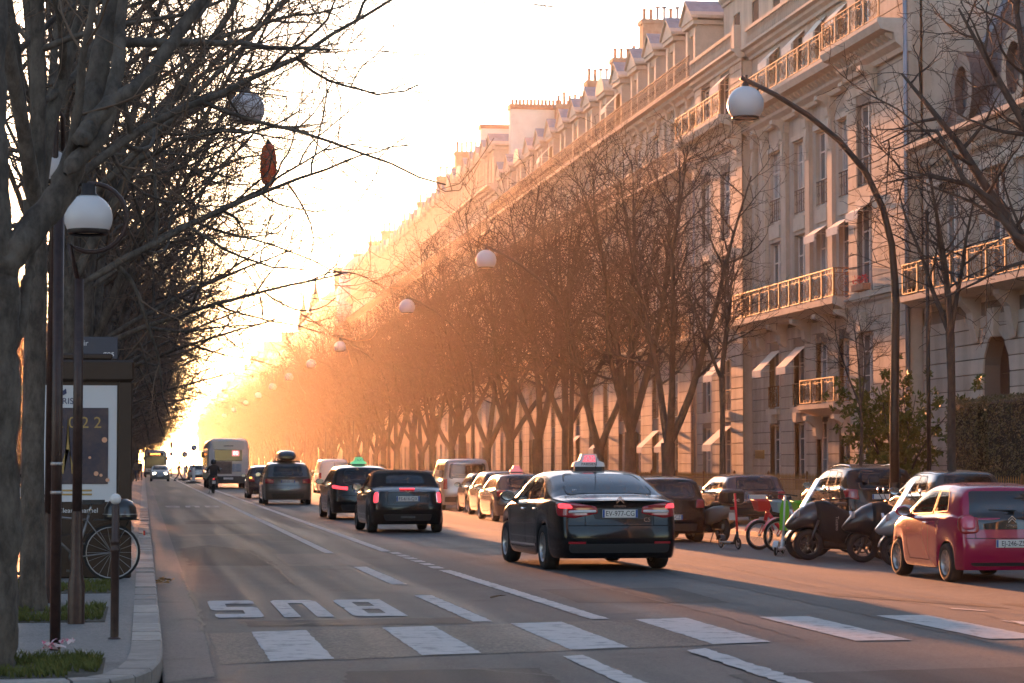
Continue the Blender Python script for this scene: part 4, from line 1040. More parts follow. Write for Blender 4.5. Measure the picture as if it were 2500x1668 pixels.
# facades of the left side, glimpsed between the trunks
yy = 30; i = 0
labl = ['orange lit stone house glimpsed between the left trunks', 'pale left side house front hidden behind two rows of trees']
while yy < 700:
    L_ = rb.uniform(34, 50)
    B = range_house('apartment_building', labl[i % 2], 0, L_, 0, 3.8, LV3[:5], rb.uniform(19, 21), 3, 1.2, rust=0, det=0, m=(M_STONE, M_STONE2)[i % 2], rails=(7.3, 14.8), roofm=M_ZINC)
    B.location = (-14.5, yy+L_, 0); B.rotation_euler = (0, 0, pi); tag(B, group='houses on the left of the avenue'); yy += L_; i += 1

B = range_house('apartment_building', 'stone apartment house next to the arched town house, mostly past the right edge', 17, 51.9, 25.0, 3.6, LV3, 21.0, 3, 1.2, rust=0, det=1, m=M_STONE, rails=(7.3, 14.8))
# unseen houses behind us past the cross street, added as dark reflections for the cars
for k, (x, yv, rz) in enumerate([(25, -150, 0), (25, -105, 0), (25, -60, 0), (-14.5, -60, pi), (-14.5, -105, pi), (-14.5, -15, pi)]):
    B = range_house('apartment_building', 'unseen stone apartment house added past the cross street', 0, 44, 0, 3.8, LV3[:5], 20.5, 3, 1.2, rust=0, det=0, m=M_STONE, rails=(7.3,), roofm=M_ZINC)
    B.location = (x, yv, 0); B.rotation_euler = (0, 0, rz); tag(B, group='unseen houses added past the cross street')
# ------------------------------------------------------------ vehicles
def interp(tab, x):
    if x <= tab[0][0]: return tab[0][1]
    for (a, b), (c, d) in zip(tab[:-1], tab[1:]):
        if x <= c: return b+(d-b)*(x-a)/(c-a) if c > a else d
    return tab[-1][1]
def paint(name, c, rough=.28, metal=.25, coat=1.0, spec=None):
    return mat(name, c, rough, metal, coat=coat, spec=spec)
M_TYRE = mat('tyre_rubber', (.018, .017, .017), .85, bump=.2, bscale=80)
M_PLASTIC = mat('black_plastic', (.02, .02, .021), .5)
M_RIM = mat('alloy_rim', (.42, .41, .40), .35, .85)
M_RIMD = mat('dark_rim', (.09, .088, .085), .4, .8)
M_CHROME = mat('chrome', (.75, .74, .72), .12, 1.0)
M_CARGLASS = glass('car_glass', (.30, .33, .32))
M_DARKGLASS = glass('car_glass_dark', (.10, .11, .11))
M_SEAT = mat('seat_fabric', (.03, .029, .028), .85)
M_LENS = mat('red_lens', (.33, .012, .02), .12, coat=1.0)
M_LENSLIT = mat('red_lens_lit', (.6, .02, .03), .15, emit=(1.0, .06, .08), estr=.45)
M_LENSW = mat('clear_lens', (.55, .5, .5), .12, coat=1.0)
M_AMBER = mat('amber_lens', (.7, .25, .03), .2, emit=(1, .45, .08), estr=.8)
M_HEAD = mat('headlight_lit', (.9, .9, .85), .1, emit=(1.0, .88, .66), estr=9.0)
M_PLATE = mat('number_plate', (.62, .61, .57), .5)
M_PLATEBLUE = mat('plate_blue', (.02, .07, .25), .5)
M_INK = mat('plate_ink', (.015, .015, .018), .6)
M_GAP = mat('panel_gap', (.006, .006, .006), .8)
M_WELL = mat('wheel_well', (.008, .008, .008), .95)
WH = {}
def wheel_meshes(R_, w, spokes, rimm, key):
    if key in WH: return WH[key]
    t = MB(); h = w/2; rr = R_*.66
    t.lathe([(rr, -h*.92), (R_*.80, -h), (R_*.93, -h*.97), (R_*.985, -h*.72), (R_, -h*.3), (R_, h*.3), (R_*.985, h*.72), (R_*.93, h*.97), (R_*.80, h), (rr, h*.92)], axis='x', n=28)
    r_ = MB(); r_.lathe([(rr, -h*.93), (rr*.98, -h*.80), (rr*.92, -h*.70), (rr*.92, h*.9), (rr, h*.92)], axis='x', n=24)
    r_.lathe([(.0, -h*.62), (rr*.16, -h*.62), (rr*.2, -h*.5), (rr*.2, h*.3)], axis='x', n=12)
    for k in range(spokes):
        a = 2*pi*k/spokes; wd = rr*(.20 if spokes <= 6 else .13); b = MB()
        b.add([(-h*.60, -wd, rr*.12), (-h*.60, wd, rr*.12), (-h*.72, wd*.8, rr*.97), (-h*.72, -wd*.8, rr*.97), (-h*.3, -wd, rr*.12), (-h*.3, wd, rr*.12), (-h*.4, wd*.8, rr*.97), (-h*.4, -wd*.8, rr*.97)],
              [(0, 1, 2, 3), (7, 6, 5, 4), (0, 3, 7, 4), (1, 5, 6, 2)])
        r_.merge(b, Matrix.Rotation(a, 4, 'X'))
    d_ = MB().lathe([(.0, -h*.05), (rr*.93, -h*.05)], axis='x', n=20)
    WH[key] = (t.mesh('tyre', M_TYRE), r_.mesh('rim', rimm), d_.mesh('brake_disc', M_WELL))
    return WH[key]
def smooth_grid(verts, faces, lv):
    me = bpy.data.meshes.new('tmp'); me.from_pydata(verts, [], faces); o = bpy.data.objects.new('tmp', me); COL.objects.link(o)
    m = o.modifiers.new('s', 'SUBSURF'); m.levels = lv; m.render_levels = lv
    dg = bpy.context.evaluated_depsgraph_get(); dg.update(); out = bpy.data.meshes.new_from_object(o.evaluated_get(dg))
    bpy.data.objects.remove(o); bpy.data.meshes.remove(me)
    return out
def inpoly(p, poly):
    x, y = p; c = False; n = len(poly); j = n-1
    for i in range(n):
        xi, yi = poly[i]; xj, yj = poly[j]
        if (yi > y) != (yj > y) and x < (xj-xi)*(y-yi)/(yj-yi)+xi: c = not c
        j = i
    return c
def round_poly(poly, r, n=3):
    out = []; m = len(poly)
    for i in range(m):
        p = Vector(poly[i]); a = Vector(poly[i-1])-p; b = Vector(poly[(i+1) % m])-p
        ra = min(r, a.length*.45); rb_ = min(r, b.length*.45); A = p+a.normalized()*ra; B = p+b.normalized()*rb_
        for k in range(n+1):
            t = k/n; q = A*(1-t)**2+p*2*t*(1-t)+B*t*t; out.append((q.x, q.y))
    return out
def inset(poly, d):
    c = Vector((sum(p[0] for p in poly)/len(poly), sum(p[1] for p in poly)/len(poly))); n = len(poly); out = []
    area = sum(poly[i][0]*poly[(i+1) % n][1]-poly[(i+1) % n][0]*poly[i][1] for i in range(n))
    s = 1 if area > 0 else -1
    for i in range(n):
        a = Vector(poly[i-1]); b = Vector(poly[(i+1) % n]); t = (b-a)
        if t.length < 1e-7: out.append(poly[i]); continue
        t.normalize(); nn = Vector((-t.y, t.x))*s
        out.append((poly[i][0]+nn.x*d, poly[i][1]+nn.y*d))
    return out
class Car:
    """rear at y = 0, front at +y, wheels on z = 0; skin from long-section tables"""
    def __init__(s, name, label, cat, S, group=None):
        s.S = S; s.root = thing(name, label, cat, group=group); s.paint = S['paint']
        s.build_skin()
    def build_skin(s):
        S = s.S; L = S['L']; W = S['W']/2; wr, wf, RA = S['wr'], S['wf'], S.get('arch', .36); zw = S['R']
        st = {0.0, .05, .14, L-.14, L-.05, L}
        for yw in (wr, wf):
            for q in (-1.12, -1.0, -.86, -.5, 0, .5, .86, 1.0, 1.12): st.add(round(yw+q*RA, 3))
        for yy in S.get('stations', []): st.add(yy)
        st = sorted(st); out = [st[0]]
        for v in st[1:]:
            if v-out[-1] > .028: out.append(v)
        fill = []
        for a, b in zip(out[:-1], out[1:]):
            k = max(1, int((b-a)/.34)); fill += [a+(b-a)*i/k for i in range(k)]
        st = fill+[out[-1]]
        rings = []
        for y in st:
            top = interp(S['top'], y); belt = min(interp(S['belt'], y), top-.035); w = W*interp(S['plan'], y); bot = interp(S.get('bot', [(0, S['gc'])]), y)
            for yw in (wr, wf):
                if abs(y-yw) < RA: bot = max(bot, zw+math.sqrt(max(0, (RA*1.0)**2-(y-yw)**2)))
                elif abs(y-yw) < RA*1.05: bot = max(bot, zw*.9)
            bot = min(bot, belt-.16); h = top-belt; wg = w*S.get('shoulder', .935); tum = S.get('tumble', .30)
            wr_ = max(wg-tum*h, wg*.55); cr = S.get('crown', .05)*min(1, h/.3+.35)
            def lz(t): return bot+(belt-bot)*t
            P = [(w*.955, bot), (w*.985, bot+min(.05, (belt-bot)*.12)), (w*S.get('low', .995), lz(.38)), (w*1.0, lz(.66)), (w*S.get('hip', .985), lz(.9)), (w*(S.get('hip', .985)-.015), belt), (wg, belt+min(.015, h*.2)),
                 (wg+(wr_-wg)*.5+.012*min(1, h/.3), belt+h*.46), (wr_, top-cr-min(.05, h*.18)), (wr_*.90, top-cr*.55), (wr_*.5, top-cr*.12), (0, top)]
            R_ = []
            for x, z in P:
                dy = 0
                for ye, sgn, tab in ((0, 1, S['rear']), (L, -1, S['front'])):
                    d = abs(y-ye)
                    if d < .7: dy += sgn*interp(tab, z)*(1-d/.7)**1.2
                # plan rounding on the bumper corners
                R_.append((x, y+dy, z))
            rings.append(R_)
        n = len(rings[0]); V = []; F = []; idx = []
        for R_ in rings:
            row = [len(V)+i for i in range(n)]; V += R_
            rowL = [len(V)+i for i in range(n-1)]; V += [(-x, y, z) for x, y, z in R_[:-1]]; rowL.append(row[-1]); idx.append((row, rowL))
        for a, b in zip(idx[:-1], idx[1:]):
            for i in range(n-1):
                F.append((a[0][i], b[0][i], b[0][i+1], a[0][i+1])); F.append((a[1][i], a[1][i+1], b[1][i+1], b[1][i]))
        # rear and front fascias: bulged fill between the halves
        for e, sgn, B in ((0, -1, S.get('rbulge', .07)), (-1, 1, S.get('fbulge', .12))):
            row, rowL = idx[e]; cols = (-.6, -.2, .2, .6); mids = []
            for i in range(n-1):
                x, y, z = V[row[i]]; mm = []
                for c in cols: mm.append(len(V)); V.append((x*c, y+sgn*B*(1-c*c), z))
                mids.append(mm)
            for i in range(n-2):
                A = [rowL[i]]+mids[i]+[row[i]]; C_ = [rowL[i+1]]+mids[i+1]+[row[i+1]]
                for k in range(5): F.append((A[k], A[k+1], C_[k+1], C_[k]) if e == 0 else (A[k+1], A[k], C_[k], C_[k+1]))
            A = [rowL[n-2]]+mids[n-2]+[row[n-2]]
            for k in range(5): F.append((A[k], A[k+1], row[n-1]) if e == 0 else (A[k+1], A[k], row[n-1]))
        s.skin = smooth_grid(V, F, S.get('lv', 2))
        s.bvh = BVHTree.FromPolygons([v.co.copy() for v in s.skin.vertices], [tuple(p.vertices) for p in s.skin.polygons])
        s.cuts = []
    def hit(s, o, d):
        h = s.bvh.ray_cast(Vector(o), Vector(d).normalized())
        return (h[0], h[1]) if h[0] is not None else (None, None)
    def _setup(s, face):
        """local frames: ('side', +-1): (y, z); 'rear': (x, z) from behind; 'front'; 'corner' angle"""
        L = s.S['L']
        if face[0] == 'side': return (lambda a, b: (Vector((face[1]*3, a, b)), Vector((-face[1], 0, 0))))
        if face == 'rear' or face[0] == 'rear': return (lambda a, b: (Vector((a, -3, b)), Vector((0, 1, 0))))
        if face[0] == 'front': return (lambda a, b: (Vector((a, L+3, b)), Vector((0, -1, 0))))
        if face[0] == 'top': return (lambda a, b: (Vector((a, b, 3)), Vector((0, 0, -1))))
        if face[0] == 'dir':
            d = Vector(face[1]).normalized(); r_ = d.cross(Vector((0, 0, 1))).normalized(); c = Vector(face[2])
            return (lambda a, b: (c+r_*a+Vector((0, 0, b))-d*3, d))
    def patch(s, name, face, poly, m, off=.006, thick=.0, parent=None, res=.045, ring=None, ringm=None, cut=None, label=None):
        """lens, window or panel that hugs the skin; poly in the face's plane"""
        F_ = s._setup(face); bmh = []
        def P(q, o):
            a, d = F_(*q); h, nn = s.hit(a, d)
            if h is None: return None
            if nn.dot(d) > 0: nn = -nn
            return h+nn*o
        def fillpoly(pl, o, m, name, par, holes=None):
            bm = bmesh.new(); vs = [bm.verts.new((p[0], p[1], 0)) for p in pl]; f = bm.faces.new(vs)
            xs = [p[0] for p in pl]; ys = [p[1] for p in pl]
            for ax, lo_, hi in ((0, min(xs), max(xs)), (1, min(ys), max(ys))):
                k = int((hi-lo_)/res)
                for i in range(1, k+1):
                    c = lo_+(hi-lo_)*i/(k+1); co = (c, 0, 0) if ax == 0 else (0, c, 0); no = (1, 0, 0) if ax == 0 else (0, 1, 0)
                    bmesh.ops.bisect_plane(bm, geom=bm.verts[:]+bm.edges[:]+bm.faces[:], plane_co=co, plane_no=no)
            if holes:
                dead = [fc for fc in bm.faces if inpoly(fc.calc_center_median().to_2d(), holes)]
                bmesh.ops.delete(bm, geom=dead, context='FACES')
            bad = []
            for v in bm.verts:
                q = P((v.co.x, v.co.y), o)
                if q is None: bad.append(v)
                else: v.co = q
            bmesh.ops.delete(bm, geom=bad, context='VERTS')
            for fc in bm.faces: fc.smooth = True
            if bm.faces:
                F0 = list(bm.faces); d = F_(0, 0)[1]
                fl = [fc for fc in F0 if fc.normal.dot(d) > 0]
                bm.normal_update(); fl = [fc for fc in bm.faces if fc.normal.dot(d) > 0]
                if fl: bmesh.ops.reverse_faces(bm, faces=fl)
            if thick:
                r_ = bmesh.ops.extrude_face_region(bm, geom=list(bm.faces)); 
                for g_ in r_['geom']:
                    if isinstance(g_, bmesh.types.BMVert):
                        pass
                vv = [g_ for g_ in r_['geom'] if isinstance(g_, bmesh.types.BMVert)]
                for v in vv: v.co -= F_(0, 0)[1]*thick
            me = bpy.data.meshes.new(name); bm.to_mesh(me); bm.free(); me.materials.append(m)
            return link(name, me, par)
        o = fillpoly(poly, off, m, name, parent or s.root)
        if ring:
            outp = inset(poly, -ring)
            fillpoly_ring(s, P, poly, outp, off+.002, ringm or M_PLASTIC, name+'_trim', o)
        if cut: s.cuts.append((face, inset(poly, cut)))
        if label: o['label'] = label
        return o
    def line(s, face, pts, w=.009, m=None, name='panel_gap', off=.0025):
        F_ = s._setup(face); L_ = []; R_ = []
        dense = []
        for a, b in zip(pts[:-1], pts[1:]):
            k = max(1, int(math.hypot(b[0]-a[0], b[1]-a[1])/.05)); dense += [(a[0]+(b[0]-a[0])*i/k, a[1]+(b[1]-a[1])*i/k) for i in range(k)]
        dense.append(pts[-1]); vs = []; 
        for i, q in enumerate(dense):
            a = dense[max(i-1, 0)]; b = dense[min(i+1, len(dense)-1)]; t = Vector((b[0]-a[0], b[1]-a[1])); 
            if t.length < 1e-9: continue
            t.normalize(); ok = []
            for sg in (-1, 1):
                o, d = F_(q[0]-t.y*w/2*sg, q[1]+t.x*w/2*sg); h, nn = s.hit(o, d)
                if h is None: break
                if nn.dot(d) > 0: nn = -nn
                ok.append(h+nn*off)
            if len(ok) == 2: vs += ok
        if len(vs) < 4: return
        MB().add(vs, [(2*i, 2*i+1, 2*i+3, 2*i+2) for i in range(len(vs)//2-1)], True).build(name, m or M_GAP, s.root, fix=False)
    def finish(s):
        """cut the skin under the panes and link it"""
        bm = bmesh.new(); bm.from_mesh(s.skin); dead = []
        for f in bm.faces:
            c = f.calc_center_median()
            for face, poly in s.cuts:
                if face[0] == 'side':
                    if c.x*face[1] > 0.25 and f.normal.x*face[1] > .3 and inpoly((c.y, c.z), poly): dead.append(f); break
                elif face == 'rear':
                    if c.y < s.S['L']*.5 and f.normal.y < -.05 and inpoly((c.x, c.z), poly): dead.append(f); break
                elif face[0] == 'front':
                    if c.y > s.S['L']*.5 and f.normal.y > .05 and inpoly((c.x, c.z), poly): dead.append(f); break
        bmesh.ops.delete(bm, geom=dead, context='FACES')
        for f in bm.faces: f.smooth = True
        me = bpy.data.meshes.new('body'); bm.to_mesh(me); bm.free(); me.materials.append(s.paint)
        s.body = link('body', me, s.root)
        S = s.S; W = S['W']/2; L = S['L']
        fl = MB().box(-W*.80, W*.80, .18, L-.2, S['gc']+.02, S['gc']+.13)
        for yw in (S['wr'], S['wf']):
            for sg in (-1, 1):
                x0, x1 = (W*.66, W*.93) if sg > 0 else (-W*.93, -W*.66); RA = S.get('arch', .36)*1.02
                pts = [(yw+RA*cos(pi*i/10), S['R']+RA*sin(pi*i/10)) for i in range(11)]
                for i in range(10): fl.quad((x0, *pts[i]), (x1, *pts[i]), (x1, *pts[i+1]), (x0, *pts[i+1]))
                xi = x0 if sg > 0 else x1
                fl.add([(xi, *p) for p in pts]+[(xi, yw, S['gc'])], [tuple(range(12))])
        fl.build('underbody', M_WELL, s.root)
        return s
    def wheels(s, spokes=8, rim=None, key=None, w=.205):
        S = s.S; rim = rim or M_RIM; k = key or (S['R'], spokes, rim.name, w)
        t, r_, d = wheel_meshes(S['R'], w, spokes, rim, k); X = S['W']/2-w/2-.012
        for yw in (S['wr'], S['wf']):
            for sg in (-1, 1):
                o = link('wheel', t, s.root, (sg*X, yw, S['R']), (0, 0, 0 if sg < 0 else pi)); link('rim', r_, o); link('brake_disc', d, o)
    def interior(s, y0, y1, z=.62, belt=.9):
        W = s.S['W']/2; b = MB().box(-W*.8, W*.8, y0, y1, z-.25, z).build('cabin_floor', M_SEAT, s.root)
        for yy, hh in s.S.get('seats', [(y0+.55, .62), (y0+1.35, .66)]):
            for x in (-.36, .36):
                q = MB().box(x-.23, x+.23, yy, yy+.13, z-.02, z+hh*.70, .05).box(x-.12, x+.12, yy-.01, yy+.09, z+hh*.74, z+hh, .035).box(x-.23, x+.23, yy+.1, yy+.55, z-.03, z+.12, .05)
                q.build('seat', M_SEAT, s.root)
        MB().box(-W*.78, W*.78, y1-.35, y1, z-.02, belt-.02, .06).build('dashboard', M_PLASTIC, s.root)
    def plate(s, x, z, txt, w=.52, h=.115, y=None, rot=0.0, front=False):
        f = 'rear' if not front else ('front',)
        o_, d = s._setup(f)(x, z); hh, nn = s.hit(o_, d); yy = (hh.y if hh else 0)+(-.012 if not front else .012)
        if y is not None: yy = y
        p = MB().box(-w/2, w/2, -.006, .006, -h/2, h/2, .003).build('number_plate', M_PLATE, s.root, (x, yy, z))
        if front: p.rotation_euler = (0, 0, pi)
        MB().box(-w/2+.003, -w/2+.034, -.0085, -.005, -h/2+.003, h/2-.003).build('plate_band', M_PLATEBLUE, p); MB().box(w/2-.034, w/2-.003, -.0085, -.005, -h/2+.003, h/2-.003).build('plate_band', M_PLATEBLUE, p)
        if txt: link('lettering', text_mesh(txt, h*.92, M_INK, .001), p, (0, -.009, -.002), None, (.86, 1, 1))
        return p
    def mirror(s, y, z, m=None, glassy=True):
        W = s.S['W']/2
        for sg in (-1, 1):
            h, nn = s.hit((sg*3, y, z-.03), (-sg, 0, 0)); x = abs(h.x) if h else W*.9
            b = MB(); n = 10
            prof = [(.0, -.02), (.075, -.02), (.095, .02), (.09, .07), (.05, .11), (.0, .12)]
            b.lathe(prof, axis='y', n=14); b.xf(Matrix.Translation((sg*(x+.13), y, z+.02)) @ Matrix.Diagonal((1.25, 1, .85, 1)))
            o = b.build('wing_mirror', m or s.paint, s.root)
            MB().prism([(x-.03, z-.09), (x+.08, z-.06), (x+.08, z-.01), (x-.03, z-.01)], 'y', y, y+.05).xf(Matrix.Diagonal((sg, 1, 1, 1))).build('mirror_stalk', M_PLASTIC, o)
            MB().lathe([(0, 0), (.082, 0)], axis='y', n=14).xf(Matrix.Translation((sg*(x+.13), y-.022, z+.02)) @ Matrix.Diagonal((1.2, 1, .8, 1))).build('mirror_glass', M_CHROME, o)
    def handle(s, y, z, m=None):
        for sg in (-1, 1):
            h, nn = s.hit((sg*3, y, z), (-sg, 0, 0))
            if h: MB().box(abs(h.x)-.002, abs(h.x)+.028, y-.09, y+.09, z-.014, z+.014, .01).xf(Matrix.Diagonal((sg, 1, 1, 1))).build('door_handle', m or s.paint, s.root)
    def place(s, x, y, heading=0.0, z=0.0):
        """rear axle centre at (x, y); heading positive turns left"""
        c = Vector((x, y, z))-Matrix.Rotation(heading, 3, 'Z') @ Vector((0, s.S['wr'], 0))
        s.root.location = c; s.root.rotation_euler = (0, 0, heading)
        return s
def fillpoly_ring(s, P, inner, outer, o, m, name, par):
    vs = []; fs = []; n = len(inner)
    for a, b in zip(inner, outer):
        p, q = P(a, o), P(b, o)
        vs += [p or Vector((0, 0, 0)), q or p or Vector((0, 0, 0))]
        if p is None or q is None: vs[-1] = vs[-2]
    for i in range(n):
        j = (i+1) % n
        if vs[2*i].length < 1e-6 or vs[2*j].length < 1e-6: continue
        fs.append((2*i, 2*i+1, 2*j+1, 2*j))
    MB().add(vs, fs, True).build(name, m, par, fix=False)
def sides(car, polys, glassm, ring=.018, ringm=None, cut=.03, r=.04):
    for sg in (-1, 1):
        for pl in polys: car.patch('side_window', ('side', sg), round_poly(pl, r), glassm, .004, ring=ring, ringm=ringm or M_PLASTIC, cut=cut)
def mirror_x(pl): return [(-x, z) for x, z in pl][::-1]
def both(car, name, face, pl, m, **k):
    car.patch(name, face, pl, m, **k); car.patch(name, face, mirror_x(pl), m, **k)
def corner(car, name, poly, m, ang=.55, off=.004, thick=.006, parent=None, cx=.84, cy=.08, front=False, rr=.025, **k):
    W = car.S['W']/2; L = car.S['L']; out = []
    for sg in (-1, 1):
        if not front: d = (-sg*ang, 1-.3*ang, 0); c = (sg*W*cx, cy, 0); pl = [(sg*a, z) for a, z in poly]
        else: d = (-sg*ang, -(1-.3*ang), 0); c = (sg*W*cx, L-cy, 0); pl = [(-sg*a, z) for a, z in poly]
        if (sg < 0) != front: pl = pl[::-1]
        out.append(car.patch(name, ('dir', d, c), round_poly(pl, rr), m, off, thick, parent, **k))
    return out
def profile(kind, L, H, W):
    if kind == 'sedan':
        f = L/4.78; h = H/1.455
        return dict(top=[(0, 1.02*h), (.1*f, 1.045*h), (.35*f, 1.065*h), (.60*f, 1.085*h), (1.0*f, 1.265*h), (1.42*f, 1.395*h), (1.8*f, 1.445*h), (2.25*f, 1.455*h), (2.75*f, 1.41*h), (3.15*f, 1.24*h), (3.62*f, 1.0*h), (4.1*f, .93*h), (4.5*f, .82*h), (L-.06, .68*h), (L, .6*h)],
                    belt=[(0, .96*h), (.6*f, 1.0*h), (2*f, .97*h), (3.6*f, .92*h), (4.3*f, .80*h), (L, .56*h)],
                    plan=[(0, .84), (.07, .89), (.2, .945), (.5, .985), (1.0, 1), (3.5*f, 1), (4.1*f, .965), (4.5*f, .88), (L-.08, .76), (L, .66)],
                    rear=[(.18, .10), (.32, .03), (.5, 0), (.63, .015), (.68, .07), (.95, .09), (1.05, .02), (1.2, .0)], front=[(.2, .12), (.45, 0), (.65, .06), (.9, .2), (1.2, .0)],
                    wr=1.02*f, wf=(1.02+2.815)*f, R=.325, arch=.37, gc=.19, stations=[.3*f, .6*f, .8*f, 1.0*f, 1.42*f, 1.8*f, 2.75*f, 3.15*f, 3.62*f])
    if kind == 'hatch':
        f = L/4.0; h = H/1.48
        return dict(top=[(0, .97*h), (.05, 1.0*h), (.16*f, 1.20*h), (.34*f, 1.40*h), (.5*f, 1.445*h), (1.0*f, 1.475*h), (1.6*f, 1.48*h), (2.1*f, 1.43*h), (2.55*f, 1.24*h), (2.98*f, 1.03*h), (3.4*f, .96*h), (3.75*f, .84*h), (L-.05, .68*h), (L, .6*h)],
                    belt=[(0, .93*h), (.4*f, .98*h), (1.5*f, .95*h), (2.9*f, .92*h), (3.6*f, .80*h), (L, .56*h)],
                    plan=[(0, .86), (.06, .91), (.2, .96), (.5, .99), (.9, 1), (2.8*f, 1), (3.4*f, .965), (3.75*f, .88), (L-.07, .76), (L, .66)],
                    rear=[(.18, .12), (.32, .03), (.5, 0), (.62, .01), (.68, .05), (.95, .08), (1.1, .06), (1.4, .0)], front=[(.2, .12), (.45, 0), (.65, .06), (.9, .2), (1.2, .0)],
                    wr=.72*f, wf=(.72+2.5)*f, R=.31, arch=.36, gc=.19, tumble=.24, stations=[.1, .25*f, .42*f, 1.0*f, 1.6*f, 2.1*f, 2.55*f, 2.98*f])
    if kind == 'van':
        f = L/4.95; h = H/1.92
        return dict(top=[(0, 1.78*h), (.05, 1.84*h), (.18, 1.90*h), (.6*f, 1.92*h), (2.6*f, 1.92*h), (3.1*f, 1.87*h), (3.6*f, 1.58*h), (4.1*f, 1.22*h), (4.55*f, 1.06*h), (L-.08, .85*h), (L, .66*h)],
                    belt=[(0, 1.12*h), (3.2*f, 1.10*h), (4.2*f, 1.02*h), (L, .6*h)], plan=[(0, .90), (.05, .94), (.2, .975), (.5, 1), (3.4*f, 1), (4.2*f, .96), (L-.15, .84), (L, .72)],
                    rear=[(.2, .08), (.35, 0), (.55, 0), (.62, .04), (1.1, .05), (1.8, .10)], front=[(.2, .1), (.5, 0), (.9, .12), (1.3, .1)],
                    wr=.85*f, wf=(.85+3.1)*f, R=.325, arch=.375, gc=.2, tumble=.12, crown=.04, stations=[.1, .3, 1.0*f, 2.6*f, 3.1*f, 3.6*f, 4.1*f])
def hatch(name, label, pm, L=4.0, W=1.75, H=1.48, plate='', group=None, glassm=None, rails=False, spokes=5, rim=None, lights=None, rw=(.98, 1.33, .52, .46), extra=None, cat='car', lit=False, lr=.025, bi=.42, doors=4, kind='hatch', detail=True, **kw):
    S = profile(kind, L, H, W); S.update(L=L, W=W, paint=pm); S.update(kw); c = Car(name, label, cat, S, group); f = L/4.0; h = H/1.48; g_ = glassm or M_CARGLASS
    z0, z1, x0, x1 = rw
    if z0: c.patch('rear_window', 'rear', round_poly([(-x0, z0*h), (x0, z0*h), (x1, z1*h), (-x1, z1*h)], .07), g_, .004, ring=.03, cut=.035)
    if doors == 4: sides(c, [[(.95*f, 1.02*h), (1.5*f, 1.0*h), (1.5*f, 1.35*h), (1.0*f, 1.34*h)], [(1.57*f, 1.0*h), (2.58*f, .975*h), (2.12*f, 1.27*h), (1.85*f, 1.345*h), (1.57*f, 1.35*h)], [(.52*f, 1.06*h), (.88*f, 1.03*h), (.92*f, 1.32*h), (.66*f, 1.30*h)]], g_)
    elif doors == 2: sides(c, [[(.72*f, 1.06*h), (1.36*f, 1.03*h), (1.30*f, 1.34*h), (.9*f, 1.33*h)], [(1.44*f, 1.02*h), (2.62*f, .985*h), (2.12*f, 1.27*h), (1.85*f, 1.335*h), (1.38*f, 1.345*h)]], g_)
    c.patch('windscreen', ('front',), round_poly([(-.62, 1.07*h), (.62, 1.07*h), (.53, 1.38*h), (-.53, 1.38*h)], .07), g_, .004, ring=.03, cut=.04)
    lm = M_LENSLIT if lit else M_LENS
    corner(c, 'tail_light', [(p*1.0, z*h) for p, z in (lights or [(-.20, .74), (.10, .76), (.20, .93), (.08, .97), (-.16, .95)])], lm, rr=lr)
    corner(c, 'headlight', [(-.30, .64*h), (.05, .66*h), (.16, .80*h), (-.1, .76*h), (-.28, .70*h)], M_LENSW, front=True)
    if detail:
        for sg in (-1, 1):
            c.line(('side', sg), [(1.53*f, .95*h), (1.53*f, .45), (1.5*f, .30)]); c.line(('side', sg), [(2.66*f, .93*h), (2.62*f, .5), (2.5*f, .30), (1.5*f, .30)])
            if doors == 4: c.line(('side', sg), [(.98*f, .98*h), (1.05*f, .78*h), (1.14*f, .62), (1.24*f, .34), (1.5*f, .30)])
        c.line('rear', [(-.68, .66*h), (.68, .66*h)]); c.line('rear', [(-.56, .95*h), (-.54, .66*h)]); c.line('rear', [(.56, .95*h), (.54, .66*h)])
        c.handle(1.66*f, .86*h)
        if doors == 4: c.handle(1.14*f+.05, .88*h)
    c.mirror(2.52*f, 1.0*h)
    c.patch('bumper_insert', 'rear', round_poly([(-.58, .25), (.58, .25), (.62, bi), (-.62, bi)], .04), M_PLASTIC, .004)
    c.plate(0, kw.get('pz', .80)*h if 'pz' in kw else .80*h, plate); c.plate(0, .45, '', front=True)
    c.interior(.45*f, 2.75*f, .62, .95*h); c.finish(); c.wheels(spokes, rim)
    if rails:
        for sg in (-1, 1):
            zz = lambda y: c.hit((sg*.56, y, 3), (0, 0, -1))[0].z
            MB().tube([(sg*.56, .55*f, zz(.55*f)-.01), (sg*.56, .7*f, zz(.7*f)+.035), (sg*.56, 1.2*f, zz(1.2*f)+.04), (sg*.56, 1.85*f, zz(1.85*f)+.035), (sg*.56, 2.0*f, zz(2.0*f)-.01)], .015, 6).build('roof_rail', M_CHROME, c.root)
    return c
M_BLACKP = paint('paint_black', (.004, .004, .005), .2, 0.0, .35, .25)
M_RED = paint('paint_red', (.33, .0, .045), .22, .0, .7)
M_MAROON = paint('paint_maroon', (.04, .008, .010), .25, 0)
M_GREYP = paint('paint_grey', (.035, .032, .031), .24, .2)
M_GREY2 = paint('paint_taupe', (.085, .072, .062), .28, .4)
M_SILVER = paint('paint_silver', (.36, .345, .33), .28, .5)
M_WHITEP = paint('paint_white', (.62, .60, .57), .3, 0)
M_CLOTH = mat('soft_top_fabric', (.010, .010, .011), .9, bump=.2, bscale=300)
def chevrons(par, x, y, z, s=1.0):
    for k in (0, 1):
        MB().prism([(-.055*s, 0), (0, .05*s), (.055*s, 0), (.055*s, .018*s), (0, .068*s), (-.055*s, .018*s)], 'y', -.008, .004).build('badge', M_CHROME, par, (x, y, z+k*.035*s))
